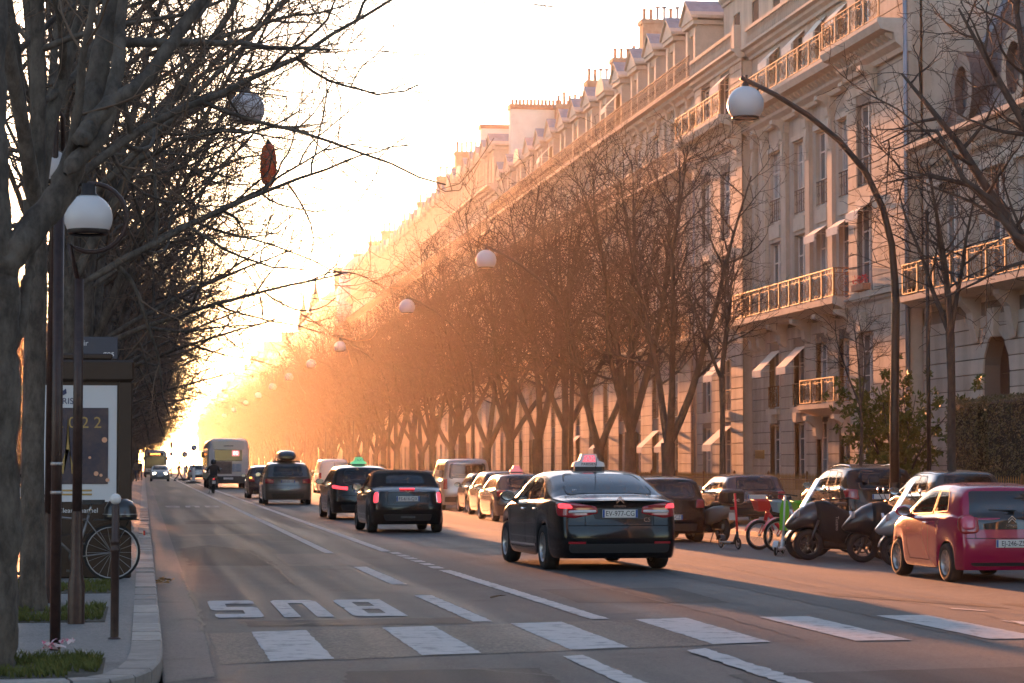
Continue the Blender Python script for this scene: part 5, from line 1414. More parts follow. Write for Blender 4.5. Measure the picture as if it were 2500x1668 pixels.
def taxi_sign(par, x, y, z, w=.50, lit=None, txt=True):
    m = lit or mat('taxi_sign_white', (.75, .72, .70), .4)
    o = MB().prism([(-w/2, 0), (w/2, 0), (w*.46, .06), (w*.30, .09), (w*.22, .19), (-w*.22, .19), (-w*.30, .09), (-w*.46, .06)], 'y', -.06, .06).build('taxi_sign', m, par, (x, y, z))
    MB().box(-w*.4, w*.4, -.05, .05, -.05, 0).build('sign_bracket', M_PLASTIC, o)
    if txt:
        MB().prism([(-w*.20, .07), (w*.20, .07), (w*.17, .17), (-w*.17, .17)], 'y', -.066, -.058).build('sign_panel', mat('taxi_panel_red', (.75, .12, .14), .4, emit=(1, .15, .2), estr=.25), o)
        link('lettering', text_mesh('TAXI', .105, mat('taxi_white', (.85, .83, .8), .5), .001), o, (0, -.068, .122)); link('lettering', text_mesh('PARISIEN', .06, M_INK, .001), o, (0, -.0625, .035))
    return o
# ---- the black taxi saloon in the middle lane
S = profile('sedan', 4.78, 1.455, 1.86); S.update(L=4.78, W=1.86, paint=M_BLACKP)
c5 = Car('taxi', 'shiny black taxi saloon driving away in the middle lane, roof sign on', 'car', S)
c5.patch('rear_window', 'rear', round_poly([(-.64, 1.105), (.64, 1.105), (.52, 1.365), (-.52, 1.365)], .06), M_CARGLASS, .004, ring=.022, cut=.03)
c5.patch('windscreen', ('front',), round_poly([(-.66, 1.04), (.66, 1.04), (.54, 1.36), (-.54, 1.36)], .06), M_CARGLASS, .004, ring=.03, cut=.03)
sides(c5, [[(2.24, .99), (3.28, .955), (2.84, 1.25), (2.55, 1.325), (2.24, 1.335)], [(1.46, 1.01), (2.18, .99), (2.18, 1.335), (1.78, 1.325), (1.52, 1.27)], [(1.08, 1.035), (1.40, 1.015), (1.46, 1.245), (1.34, 1.195)]], M_CARGLASS, ringm=M_CHROME, ring=.012)
tl = corner(c5, 'tail_light', [(-.42, .83), (-.40, .925), (-.10, .985), (.22, .975), (.16, .80), (-.12, .76)], M_LENS)
corner(c5, 'brake_light', [(-.10, .90), (.12, .90), (.14, .96), (-.06, .965)], M_LENSLIT, off=.013, thick=.003)
corner(c5, 'reversing_light', [(-.40, .84), (-.04, .83), (-.04, .87), (-.39, .88)], M_LENSW, off=.013, thick=.003)
c5.patch('bumper_lip', 'rear', round_poly([(-.72, .27), (.72, .27), (.74, .40), (-.74, .40)], .05), M_PLASTIC, .004)
both(c5, 'reflector', 'rear', [(.50, .40), (.74, .40), (.74, .43), (.50, .43)], M_LENS, off=.012)
c5.line('rear', [(-.74, .655), (.74, .655)], .012); c5.line('rear', [(-.52, .99), (-.50, .82), (-.50, .66)]); c5.line('rear', [(.52, .99), (.50, .82), (.50, .66)])
for sg in (-1, 1):
    c5.line(('side', sg), [(2.21, .96), (2.21, .40), (2.15, .29)]); c5.line(('side', sg), [(3.38, .93), (3.36, .55), (3.25, .29), (2.1, .29)]); c5.line(('side', sg), [(1.30, .99), (1.40, .80), (1.48, .62), (1.60, .32), (2.1, .29)])
    c5.line(('side', sg), [(1.5, .345), (3.35, .33)], .03, M_CHROME, 'sill_trim', .006)
c5.handle(2.36, .86, M_CHROME); c5.handle(1.52, .875, M_CHROME); c5.mirror(3.22, 1.02)
yq = c5.hit((0, -3, .825), (0, 1, 0))[0].y
c5.patch('plate_recess', 'rear', round_poly([(-.36, .745), (.36, .745), (.40, .905), (-.40, .905)], .03), M_PLASTIC, .004)
c5.plate(0, .825, 'EV-977-CG', y=yq-.02)
h_, n_ = c5.hit((0, -3, .99), (0, 1, 0)); yb = h_.y if h_ else .05
chevrons(c5.root, 0, yb-.01, .965, 1.0); link('lettering', text_mesh('CITROEN', .042, M_CHROME, .002), c5.root, (0, c5.hit((0, -3, .93), (0, 1, 0))[0].y-.008, .928)); link('lettering', text_mesh('C5', .085, M_CHROME, .002), c5.root, (.40, c5.hit((.4, -3, .72), (0, 1, 0))[0].y-.008, .735))
link('lettering', text_mesh('596', .05, mat('sticker_white', (.8, .8, .8), .5), .001), c5.root, (-.49, c5.hit((-.49, -3, 1.15), (0, 1, 0))[0].y-.006, 1.15), (-.9, 0, 0))
c5.interior(.95, 3.4, .60, .95); c5.finish(); c5.wheels(10, M_RIM, w=.215)
sg_ = taxi_sign(c5.root, 0, 2.0, 1.49); MB().tube([(0, 1.55, 1.43), (0, 1.30, 1.78)], [.006, .003], 5).build('aerial', M_PLASTIC, c5.root); MB().lathe([(.03, 0), (.02, .03), (0, .04)], (0, 1.55, 1.42), n=8).build('aerial_base', M_PLASTIC, c5.root)
MB().tube([(.5, .25, .24), (.5, .05, .24)], .03, 8).build('exhaust', M_CHROME, c5.root)
c5.place(6.66, 34.85, rad(2.6))
# ---- red three door city car at the kerb
c1 = hatch('city_car', 'glossy red three door city car parked beside the black motor scooters', M_RED, 3.46, 1.62, 1.46, 'EJ-246-ZS', doors=2, rim=mat('wheel_trim_silver', (.45, .44, .42), .35, .7), spokes=8, rw=(0, 0, 0, 0),
           lights=[(-.20, .74), (.04, .72), (.12, .80), (.13, .96), (.02, 1.01), (-.16, .99)], lr=.07, bi=.30, R=.285, arch=.33, pz=.585)
c1.patch('glass_tailgate', 'rear', round_poly([(-.60, .78), (.60, .78), (.60, 1.0), (.55, 1.33), (-.55, 1.33), (-.60, 1.0)], .05), mat('black_glass', (.012, .014, .015), .03, spec=.8), .006)
corner(c1, 'tail_light_ring', [(-.15, .78), (.0, .77), (.06, .83), (.07, .93), (.0, .975), (-.12, .96)], M_LENSLIT and mat('pink_lens', (.55, .05, .10), .15, coat=1.0), off=.012, thick=.004, rr=.06)
hh = c1.hit((0, -3, .87), (0, 1, 0))[0].y; chevrons(c1.root, 0, hh-.014, .87, 1.1); link('lettering', text_mesh('CITROEN', .04, M_CHROME, .002), c1.root, (0, c1.hit((0, -3, .83), (0, 1, 0))[0].y-.012, .835))
MB().tube([(.1, .52, 1.44), (.1, .25, 1.72)], [.005, .003], 5).build('aerial', M_PLASTIC, c1.root); MB().tube([(-.3, .14, 1.06), (.1, .10, 1.05)], .01, 5).build('rear_wiper', M_PLASTIC, c1.root)
c1.place(12.45, 34.3, rad(1.2), -.198)
# ---- black soft top hatch
S = profile('hatch', 3.72, 1.41, 1.685); S.update(L=3.72, W=1.685, paint=M_BLACKP, wr=.60, wf=3.07, R=.30, arch=.35, tumble=.22)
S['top'] = [(0, .93), (.06, .96), (.30, 1.02), (.52, 1.16), (.82, 1.35), (1.1, 1.40), (1.6, 1.41), (1.9, 1.38), (2.15, 1.22), (2.45, 1.02), (3.1, .94), (3.5, .82), (3.67, .7), (3.72, .6)]; S['stations'] = [.3, .52, .82, 1.1, 1.6, 1.9, 2.15, 2.45]
mini = Car('convertible_car', 'small black convertible with dark fabric roof and lit tail lamps', 'car', S)
mini.patch('rear_window', 'rear', round_poly([(-.44, 1.09), (.44, 1.09), (.40, 1.27), (-.40, 1.27)], .05), M_CARGLASS, .004, ring=.02, ringm=M_CLOTH, cut=.02)
sides(mini, [[(1.02, .99), (1.32, .98), (1.32, 1.28), (1.14, 1.24)], [(1.37, .98), (2.18, .95), (1.92, 1.20), (1.75, 1.28), (1.37, 1.29)]], M_CARGLASS, ring=.012)
mini.patch('windscreen', ('front',), round_poly([(-.58, 1.05), (.58, 1.05), (.5, 1.32), (-.5, 1.32)], .06), M_CARGLASS, .004, ring=.03, cut=.04)
corner(mini, 'tail_light', [(-.065, .67), (.045, .67), (.05, .86), (.0, .91), (-.055, .90)], M_LENSLIT, ang=.5, rr=.05); corner(mini, 'tail_light_bezel', [(-.08, .65), (.06, .65), (.065, .88), (.0, .93), (-.07, .92)], M_CHROME, ang=.5, off=.002, thick=.003, rr=.05)
mini.patch('high_brake_light', 'rear', round_poly([(-.17, .955), (.17, .955), (.17, .985), (-.17, .985)], .01), M_LENSLIT, .012, .01)
mini.patch('bumper_insert', 'rear', round_poly([(-.5, .27), (.5, .27), (.55, .42), (-.55, .42)], .04), M_PLASTIC, .004); mini.line('rear', [(-.66, .60), (.66, .60)], .012); mini.line('rear', [(-.46, .9), (-.44, .62)]); mini.line('rear', [(.46, .9), (.44, .62)])
mini.patch('lower_grille', 'rear', round_poly([(-.16, .335), (.16, .335), (.16, .375), (-.16, .375)], .01), M_CHROME, .012)
MB().prism([(-.09, 0), (-.03, .015), (0, -.015), (.03, .015), (.09, 0), (.03, -.012), (0, -.03), (-.03, -.012)], 'y', -.006, .004).build('badge', M_CHROME, mini.root, (0, mini.hit((0, -3, .92), (0, 1, 0))[0].y-.008, .925))
mini.plate(0, .76, 'FS-616-QX', w=.52); mini.mirror(2.10, .98); mini.handle(1.5, .82, M_CHROME)
link('lettering', text_mesh('ONE', .05, M_CHROME, .002), mini.root, (.42, mini.hit((.42, -3, .81), (0, 1, 0))[0].y-.008, .81))
mini.interior(.6, 2.4, .58, .92); mini.finish(); mini.wheels(5, M_RIMD)
bm = bmesh.new(); bm.from_mesh(mini.body.data); bm2 = bm.copy()
def istop(f): c = f.calc_center_median(); return c.z > 1.005 and .36 < c.y < 1.95
bmesh.ops.delete(bm, geom=[f for f in bm.faces if istop(f)], context='FACES'); bm.to_mesh(mini.body.data)
bmesh.ops.delete(bm2, geom=[f for f in bm2.faces if not istop(f)], context='FACES'); stm = bpy.data.meshes.new('soft_top'); bm2.to_mesh(stm); stm.materials.append(M_CLOTH); link('soft_top', stm, mini.root)
mini.place(5.80, 54.1, rad(1.2))
# ---- black estate taxi with the green sign
tw = [(-.30, .80), (.16, .86), (.20, .93), (.05, .94), (-.16, .90), (-.30, .90)]
toy = hatch('estate_taxi', 'black estate taxi with a green lit roof sign ahead of the convertible', M_BLACKP, 4.52, 1.77, 1.50, '', lights=tw, lit=True, R=.31)
gs = taxi_sign(toy.root, 0, 1.35, 1.53, .46, mat('taxi_sign_green', (.25, .6, .35), .4, emit=(.25, 1.0, .45), estr=.12), txt=False)
link('lettering', text_mesh('TAXI', .10, M_INK, .001), gs, (0, -.066, .11)); toy.patch('chrome_strip', 'rear', [(-.30, .50), (.30, .50), (.30, .53), (-.30, .53)], M_CHROME, .01)
toy.place(5.95, 67.0, rad(.8))
# ---- people carrier with roof box, the small car in front of it
orl = hatch('people_carrier', 'taupe people carrier carrying a rounded black roof box', M_GREY2, 4.65, 1.84, 1.63, 'DM-532-VG', lights=[(-.22, .72), (.10, .73), (.18, .86), (.06, .90), (-.22, .87)], rails=True, R=.34, arch=.39, rw=(.98, 1.30, .55, .50))
rbx = MB(); P = []
for i, (yy, w_, z0, z1) in enumerate([(.45, .28, .10, .20), (.55, .38, .04, .32), (.9, .43, .0, .40), (1.6, .44, .0, .41), (2.2, .40, .02, .36), (2.5, .30, .06, .22), (2.58, .18, .1, .16)]):
    P.append([(w_*cos(2*pi*k/20)*(abs(cos(2*pi*k/20))**-.35 if abs(cos(2*pi*k/20)) > .05 else 1)*.82, yy, 1.64+(z0+z1)/2+(z1-z0)/2*sin(2*pi*k/20)) for k in range(21)])
rx = rbx.grid(P).add([p for p in P[0][:-1]], [tuple(range(20))]).build('roof_box', mat('roof_box_black', (.012, .012, .013), .22, coat=.6), orl.root)
for yy in (.95, 1.9): MB().box(-.52, .52, yy, yy+.06, 1.58, 1.66).build('roof_bar', M_PLASTIC, orl.root)
orl.place(5.37, 91.8, 0)
sm1 = hatch('hatchback_car', 'dark hatchback just ahead of the people carrier with amber lamp', M_MAROON, 4.0, 1.74, 1.47, ''); sm1.place(5.45, 108.9, 0)
corner(sm1, 'indicator_lamp', [(-.06, .88), (.06, .88), (.06, .95), (-.06, .95)], M_AMBER, off=.013, thick=.004)
# ---- parked and moving vehicles along the right kerb
vw = hatch('hatchback_car', 'dark hatchback with round silver badge on its tailgate, beside the black saloon taxi', M_BLACKP, 4.0, 1.75, 1.47, 'AL-247-CZ', pz=.56, rw=(1.0, 1.31, .55, .50), lights=[(-.16, .76), (.12, .77), (.17, .95), (-.12, .95)])
MB().lathe([(.0, .0), (.055, .0), (.06, -.006), (.068, -.006), (.07, .0)], axis='y', n=18).build('badge', M_CHROME, vw.root, (0, vw.hit((0, -3, .87), (0, 1, 0))[0].y-.012, .87))
link('lettering', text_mesh('V', .06, M_CHROME, .002), vw.root, (0, vw.hit((0, -3, .88), (0, 1, 0))[0].y-.022, .89)); link('lettering', text_mesh('W', .06, M_CHROME, .002), vw.root, (0, vw.hit((0, -3, .85), (0, 1, 0))[0].y-.022, .85))
MB().tube([(.0, .55, 1.45), (0, .35, 1.66)], [.005, .003], 5).build('aerial', M_PLASTIC, vw.root)
vw.place(11.5, 53.0, 0, -.198)
tx2 = hatch('taxi', 'dark saloon taxi with pink roof lamp parked behind the black saloon', M_GREYP, 4.7, 1.82, 1.46, '', kind='hatch', rim=M_RIM, R=.33)
taxi_sign(tx2.root, 0, 1.9, 1.49, .42, mat('taxi_sign_pink', (.75, .25, .30), .4, emit=(1, .25, .3), estr=.10), txt=False); tx2.place(11.3, 72.3, 0, -.198)
d2 = hatch('hatchback_car', 'dark glossy hatchback parked ahead of the pink lamp taxi', M_MAROON, 4.2, 1.78, 1.52, ''); d2.place(11.9, 79.7, 0, -.198)
d1 = hatch('hatchback_car', 'low black car parked tight behind the silver van', M_BLACKP, 4.0, 1.72, 1.44, ''); d1.place(12.2, 85.3, 0, -.198)
def van(name, label, pm, L, W, H, glz, x, y, group=None):
    S = profile('van', L, H, W); S.update(L=L, W=W, paint=pm); c = Car(name, label, 'van', S, group); f = L/4.95; h = H/1.92
    if glz:
        c.patch('rear_window', 'rear', round_poly([(-.68, 1.18*h), (.68, 1.18*h), (.64, 1.70*h), (-.64, 1.70*h)], .07), M_DARKGLASS, .004, ring=.03, cut=.03)
        sides(c, [[(.35, 1.2*h), (1.7*f, 1.2*h), (1.7*f, 1.68*h), (.4, 1.66*h)], [(1.8*f, 1.2*h), (2.6*f, 1.2*h), (2.6*f, 1.69*h), (1.8*f, 1.69*h)], [(2.75*f, 1.18*h), (3.75*f, 1.12*h), (3.2*f, 1.55*h), (2.75*f, 1.66*h)]], M_DARKGLASS)
    else:
        sides(c, [[(2.75*f, 1.18*h), (3.75*f, 1.12*h), (3.2*f, 1.55*h), (2.75*f, 1.66*h)]], M_DARKGLASS)
        c.line('rear', [(0, .5), (0, 1.72*h)], .015); c.line('rear', [(-.12, .98*h), (-.02, .98*h)], .03); c.line('rear', [(-.1, .9*h), (.3, .9*h)], .02)
    c.patch('windscreen', ('front',), round_poly([(-.7, 1.28*h), (.7, 1.28*h), (.62, 1.72*h), (-.62, 1.72*h)], .07), M_DARKGLASS, .004, ring=.03, cut=.04)
    corner(c, 'tail_light', [(-.07, .78*h), (.10, .78*h), (.10, 1.16*h), (-.05, 1.16*h)], M_LENS); c.patch('bumper', 'rear', round_poly([(-.85, .3), (.85, .3), (.85, .5), (-.85, .5)], .04), M_PLASTIC, .006)
    c.plate(0, .85*h, ''); c.mirror(3.7*f, 1.22*h, M_PLASTIC)
    for sg in (-1, 1): c.line(('side', sg), [(2.68*f, 1.7*h), (2.68*f, .35)]); c.line(('side', sg), [(1.74*f, 1.7*h), (1.74*f, .35)])
    c.interior(.4, 3.6*f, .7, 1.1*h); c.finish(); c.wheels(6); c.place(x, y, 0, -.198)
    return c
van('delivery_van', 'silver glazed van parked under the bare trees', M_SILVER, 4.95, 1.93, 1.94, True, 12.05, 91)
van('delivery_van', 'plain white panel van in the right lane before the bus', M_WHITEP, 5.0, 1.9, 2.02, False, 10.95, 141)
ca = hatch('hatchback_car', 'maroon car parked on the pavement behind the rental scooters', M_MAROON, 4.2, 1.76, 1.33, ''); ca.place(15.9, 62.5, 0, gr(15.9))
cb_ = hatch('hatchback_car', 'dark estate car with chrome rails parked behind the black motor scooters', M_BLACKP, 4.4, 1.8, 1.54, '', rails=True, glassm=M_CARGLASS); cb_.place(16.4, 53.2, 0, gr(16.4))
cc_ = hatch('city_car', 'small dark car parked on the pavement behind the red city car', M_GREYP, 3.6, 1.6, 1.46, '', doors=2); cc_.place(16.2, 46.6, 0, gr(16.2))
for k, (x, y, pm, lab) in enumerate([(12.0, 103, M_GREYP, 'grey parked car beyond the silver van'), (12.0, 110, M_BLACKP, 'black parked car two places beyond the silver van'), (12.1, 124, M_MAROON, 'maroon parked car near the white van'),
                                     (8.6, 168, M_WHITEP, 'small white car far ahead right of the bus'), (7.4, 205, M_GREYP, 'distant grey car ahead of the bus'), (5.2, 240, M_SILVER, 'distant silver car in the haze'), (11.2, 225, M_BLACKP, 'distant black car in the haze by the right kerb')]):
    q = hatch('parked_car' if k < 3 else 'distant_car', lab, pm, 4.1, 1.75, 1.48, '', detail=False); q.place(x, y, 0, gr(x))
onc = hatch('oncoming_car', 'pale grey small car coming towards us in the bus lane, headlights on', paint('paint_sage', (.26, .26, .24), .3, .3), 3.8, 1.70, 1.43, '', detail=False, doors=2); onc.place(1.45, 217.5, pi)
corner(onc, 'headlight_glow', [(-.20, .62), (-.02, .62), (-.02, .76), (-.20, .76)], M_HEAD, off=.014, thick=.006, front=True)
lc = hatch('parked_car', 'dark car glimpsed between the two left trunks', M_GREYP, 4.2, 1.78, 1.5, '', detail=False); lc.place(-3.0, 84, pi, .11)
# ---- buses
def bus(name, label, front=False):
    r_ = thing(name, label, 'bus'); L, W, H = 12.0, 1.275, 3.12; n = 26
    def ring(y, w, h, z0): 
        pts = []
        for k in range(n+1):
            a = -pi/2+2*pi*k/n; ca, sa = cos(a), sin(a); e = .32
            pts.append((w*math.copysign(abs(ca)**e, ca), y, (z0+h)/2+(h-z0)/2*math.copysign(abs(sa)**e, sa)))
        return pts
    sec = [(0, 1.12, 2.86, .42), (.04, 1.19, 2.98, .36), (.14, 1.245, 3.07, .33), (.4, W, H, .32), (L-.5, W, H, .32), (L-.16, 1.24, 3.06, .33), (L-.04, 1.18, 2.95, .36), (L, 1.1, 2.8, .42)]
    b = MB().grid([ring(*s_) for s_ in sec]); b.add(ring(*sec[0])[:-1], [tuple(range(n))]); b.add(ring(*sec[-1])[:-1], [tuple(range(n))])
    b.build('body', mat('bus_paint', (.48, .47, .44), .35, .1, coat=.5), r_)
    dg = mat('bus_glass', (.035, .038, .04), .06, spec=.9)
    for sg in (-1, 1):
        for k in range(6): MB().box(W-.005, W+.012, 1.0+k*1.75, 2.62+k*1.75, 1.15, 2.5, .005).xf(Matrix.Diagonal((sg, 1, 1, 1))).build('side_window', dg, r_)
        MB().box(W-.004, W+.006, .6, L-.6, .62, .95).xf(Matrix.Diagonal((sg, 1, 1, 1))).build('side_band', mat('bus_green', (.03, .22, .16), .4), r_)
    t, ri, d = wheel_meshes(.48, .28, 8, M_RIMD, 'bus')
    for yy in (2.9, 9.3):
        for sg in (-1, 1): o = link('wheel', t, r_, (sg*1.12, yy, .48), (0, 0, 0 if sg < 0 else pi)); link('rim', ri, o)
    # tail: upper valance, rear screen with route number, poster panel, bumper
    MB().box(-.98, .98, -.03, .02, 2.42, 2.95, .06).build('roof_fairing', mat('bus_paint', (0, 0, 0)), r_); MB().box(-.30, .30, -.045, -.025, 2.62, 2.67).build('fairing_slot', M_PLASTIC, r_)
    for sg in (-1, 1): MB().prism([(.80, .8), (1.16, .8), (1.20, 2.3), (.95, 2.9), (.85, 2.4)], 'y', -.02, .05).xf(Matrix.Diagonal((sg, 1, 1, 1))).build('corner_panel', mat('bus_pale', (.55, .53, .51), .4), r_)
    MB().box(-.86, .86, -.025, .02, 1.72, 2.40, .03).build('rear_window', dg, r_)
    MB().box(.22, .66, -.05, -.02, 2.02, 2.36).build('route_display', mat('route_display', (.5, .1, .12), .5, emit=(1.0, .22, .24), estr=.3), r_); link('lettering', text_mesh('80', .34, mat('route_white', (.9, .85, .8), .5, emit=(1, .9, .85), estr=.4), .004), r_, (.44, -.056, 2.19))
    MB().box(-.80, .22, -.03, .02, .92, 1.70, .02).build('engine_hatch', mat('bus_hatch', (.13, .10, .085), .6, var=.4, scale=5), r_); MB().box(.24, .80, -.03, .02, 1.05, 1.55, .02).build('poster', mat('bus_poster', (.18, .26, .34), .6, var2=(.4, .46, .5), scale=3), r_)
    MB().box(-1.16, 1.16, -.06, .1, .32, .78, .05).build('rear_bumper', mat('bus_dark', (.03, .028, .027), .5), r_); MB().box(-.3, .3, -.068, -.055, .58, .70).build('number_plate', M_PLATE, r_)
    for sg in (-1, 1):
        MB().box(1.02, 1.16, -.02, .02, .86, 1.25, .02).xf(Matrix.Diagonal((sg, 1, 1, 1))).build('tail_light', M_LENS, r_)
    # nose: windscreen, destination blind, lamps, mirrors
    MB().box(-1.10, 1.10, L-.03, L+.03, 1.05, 2.42, .06).build('windscreen', dg, r_); MB().box(-.85, .85, L-.02, L+.025, 2.46, 2.78, .03).build('destination_panel', M_PLASTIC, r_)
    link('lettering', text_mesh('80 PORTE', .26, mat('blind_orange', (1, .3, .05), .5, emit=(1, .26, .04), estr=6.0), .004), r_, (0, L+.03, 2.62), (0, 0, pi))
    for sg in (-1, 1): MB().lathe([(0, .02), (.1, .02), (.11, 0)], (sg*.95, L+.01, .78), 'y', 14).build('headlight', M_LENSW, r_); MB().box(sg*1.3-.09, sg*1.3+.09, L+.05, L+.2, 1.95, 2.35, .04).build('wing_mirror', M_PLASTIC, r_)
    MB().box(-1.15, 1.15, L-.08, L+.05, .34, .66, .05).build('front_bumper', MATS['bus_dark'], r_)
    return r_
b1_ = bus('city_bus', 'white and grey city bus seen from behind with pink route number'); b1_.location = (5.2, 150.5, 0)
b2_ = copy_tree(b1_, (1.35, 288.5, 0), pi, 'oncoming city bus with glowing orange destination sign under the left trees')
# ------------------------------------------------------------ lamps, posts, signs
M_POST = mat('lamp_post_paint', (.035, .026, .022), .45, .3, var=.25, scale=6)
M_POSTB = mat('brown_post_paint', (.05, .028, .022), .4, .3, var=.3, scale=9)
M_OPAL = mat('opal_globe', (.66, .63, .61), .35, spec=.5)
def globe(par, x, y, z, r, cut=.70, name='globe'):
    prof = [(0.001, r)]+[(r*cos(a), r*sin(a)) for a in [rad(88-i*11.5) for i in range(1, 12)] if sin(a) > -cut]+[(r*math.sqrt(1-cut*cut), -cut*r)]
    o = MB().lathe(prof, n=24).build(name, M_OPAL, par, (x, y, z)); rr = r*math.sqrt(1-cut*cut)
    MB().lathe([(rr*1.03, .015), (rr*1.05, -.02), (rr*.97, -.035), (rr*.9, -.02)], n=24).build('globe_rim', M_POST, o, (0, 0, -cut*r))
    MB().lathe([(0.001, -.015), (rr*.93, -.01)], n=24).build('diffuser', mat('diffuser', (.8, .6, .4), .4), o, (0, 0, -cut*r))
    MB().lathe([(.001, .10), (.06, .09), (.07, .0), (.10, -.02)], n=12).build('globe_cap', M_POST, o, (0, 0, r))
    return o
YL = 48.9; base = (15.55, YL, gr(15.55))
lamp = thing('street_lamp', 'tall dark curved street lamp with white globe by the motor scooters', 'street lamp', base, 0, 'tall curved street lamps')
arm = [D(u, v, YL)-Vector(base) for u, v in ((2056, 700), (2053, 640), (2046, 560), (2026, 478), (1985, 392), (1925, 322), (1855, 265), (1780, 218), (1700, 178))]
MB().lathe([(.16, 0), (.16, .5), (.12, .62), (.105, 1.2)], n=14).build('base', M_POST, lamp)
MB().tube([(0, 0, .8), (0, 0, 2.5)]+[(p.x, 0, p.z) for p in arm], [.105, .095, .085, .08, .075, .07, .066, .062, .058, .055, .05], 10).build('pole', M_POST, lamp)
gc_ = D(1711, 240, YL)-Vector(base); globe(lamp, gc_.x, 0, gc_.z, .385)
MB().tube([(gc_.x, 0, gc_.z+.40), (gc_.x+.02, 0, gc_.z+.62)], .03, 6).tube([(gc_.x+.25, 0, gc_.z+.30), (gc_.x+.35, 0, gc_.z+.42)], .02, 5).build('hanger', M_POST, lamp)
for k, y in enumerate((88, 115, 155, 182, 210, 237, 267, 300, 340, 380)): copy_tree(lamp, (15.6, y, gr(15.6)), 0, 'curved street lamp with white globe hanging before the right tree row')
for k, y in enumerate((52.3, 110, 170, 230, 290)):
    copy_tree(lamp, (-1.0, y, .11), pi, 'curved street lamp among the left trees, its globe hanging over the bus lane' if k else 'tall curved lamp whose globe hangs among bare twigs over the bus lane')
# low footway lamps
def ringlamp(name, label, x, y, uv, r, hook):
    o = thing(name, label, 'street lamp', (x, y, .11), 0); g_ = D(*uv, y)-Vector((x, y, .11))
    MB().lathe([(.075, 0), (.075, .35), (.055, .45), (.05, .9), (.045, 1.0)], n=12).build('base', M_POSTB, o)
    if hook == 'ring':
        MB().tube([(0, 0, .9), (0, 0, g_.z-.55)], .045, 10).build('pole', M_POSTB, o)
        pts = [(0, 0, g_.z-.6)]+[(g_.x+.03+.31*cos(a), 0, g_.z+.31*sin(a)) for a in [rad(v) for v in range(-130, 100, 15)]]+[(g_.x, 0, g_.z+r+.03)]
        MB().tube(pts, .022, 8).build('ring_arm', M_POSTB, o)
    else:
        MB().tube([(0, 0, .9), (.02, 0, g_.z+.3), (.03, .02, g_.z+.52), (.06, .04, g_.z+.60), (.10, .08, g_.z+.55), (.10, .09, g_.z+r-.02)], [.05, .042, .03, .026, .024, .022], 10).build('pole', M_POSTB, o)
    globe(o, g_.x, 0 if hook == 'ring' else .14, g_.z, r, .55)
    return o
ringlamp('footway_lamp', 'low footway lamp, white globe held inside a ring-shaped arm', -.58, 21.92, (203, 500), .215, 'ring')
ringlamp('footway_lamp', 'low footway lamp with hooked top partly hidden by a thick limb', -.95, 25.27, (116, 388), .215, 'hook')
pl = thing('sign_pole', 'plain brown metal pole standing by the corner with pink paper at its foot', 'pole', (-.655, 18.85, .11))
MB().tube([(0, 0, 0), (0, 0, 3.35)], .041, 12).build('pole', M_POSTB, pl); MB().lathe([(.041, 0), (.03, .03), (.001, .04)], (0, 0, 3.35), n=12).build('cap', M_POSTB, pl)
for z in (1.52, 1.30): MB().lathe([(.043, 0), (.047, .004), (.047, .02), (.043, .024)], (0, 0, z-.11), n=12).build('clamp_band', mat('galvanised', (.4, .38, .36), .4, .7), pl)
pp = MB(); r_ = random.Random(4)
for k in range(14):
    c = Vector((r_.uniform(-.05, .12), r_.uniform(-.06, .02), r_.uniform(0, .05))); pp.add([c+Vector((r_.uniform(-.06, .06), r_.uniform(-.04, .04), r_.uniform(-.01, .05))) for _ in range(4)], [(0, 1, 2, 3)])
tag(pp.build('paper_scrap', mat('pink_paper', (.55, .10, .17), .7, var2=(.62, .52, .52), scale=14, thr=(.45, .5)), None, (-.65, 18.76, .13)), 'crumpled pink and white paper at the foot of the brown pole', 'litter')
bo = thing('bollard', 'slim brown bollard topped with a white ball beside the kerb', 'bollard', (-.22, 19.97, .11))
MB().lathe([(.034, 0), (.034, .70), (.042, .71), (.042, .735), (.034, .745), (.034, .77), (.042, .78), (.042, .80), (.031, .815), (.031, 1.07), (.024, 1.09)], n=14).build('shaft', M_POSTB, bo)
MB().lathe([(.001, .045)]+[(.045*cos(a), .045*sin(a)) for a in [rad(75-15*i) for i in range(11)]], (0, 0, 1.135), n=14).build('ball', mat('white_ball', (.7, .68, .64), .4), bo)
MB().lathe([(.055, 0), (.05, .012), (.034, .02)], n=14).build('collar', M_POSTB, bo)
sp = thing('slim_pole', 'thin dark pole rising straight beside the young tree', 'pole', (17.5, 52.5, gr(17.5)-.02)); MB().tube([(0, 0, 0), (0, 0, 7.2)], [.055, .04], 8).build('pole', M_POST, sp); MB().lathe([(.06, 0), (.07, .04), (.001, .12)], (0, 0, 7.2), n=10).build('finial', M_POST, sp)
# lantern ornament in the twigs over the bus lane
ln = thing('hanging_lantern', 'narrow red and orange lantern ornament hanging among twigs over the bus lane', 'lantern', D(616, 380, 51.5), 0)
MB().lathe([(.06, .46), (.13, .40), (.17, .2), (.18, -.1), (.14, -.35), (.05, -.46)], n=10, smooth=False).build('shade', mat('red_lantern', (.62, .05, .02), .5, var2=(.75, .2, .04), scale=6), ln); MB().lathe([(.001, .58), (.05, .5), (.07, .45)], n=8).build('cap', M_PLASTIC, ln)
MB().tube([(0, 0, .55), (-.12, -.1, 1.7)], .006, 4).build('cord', M_PLASTIC, ln); MB().tube([(0, 0, -.45), (.02, 0, -.75)], [.03, .008], 5).build('tassel', MATS['red_lantern'], ln)
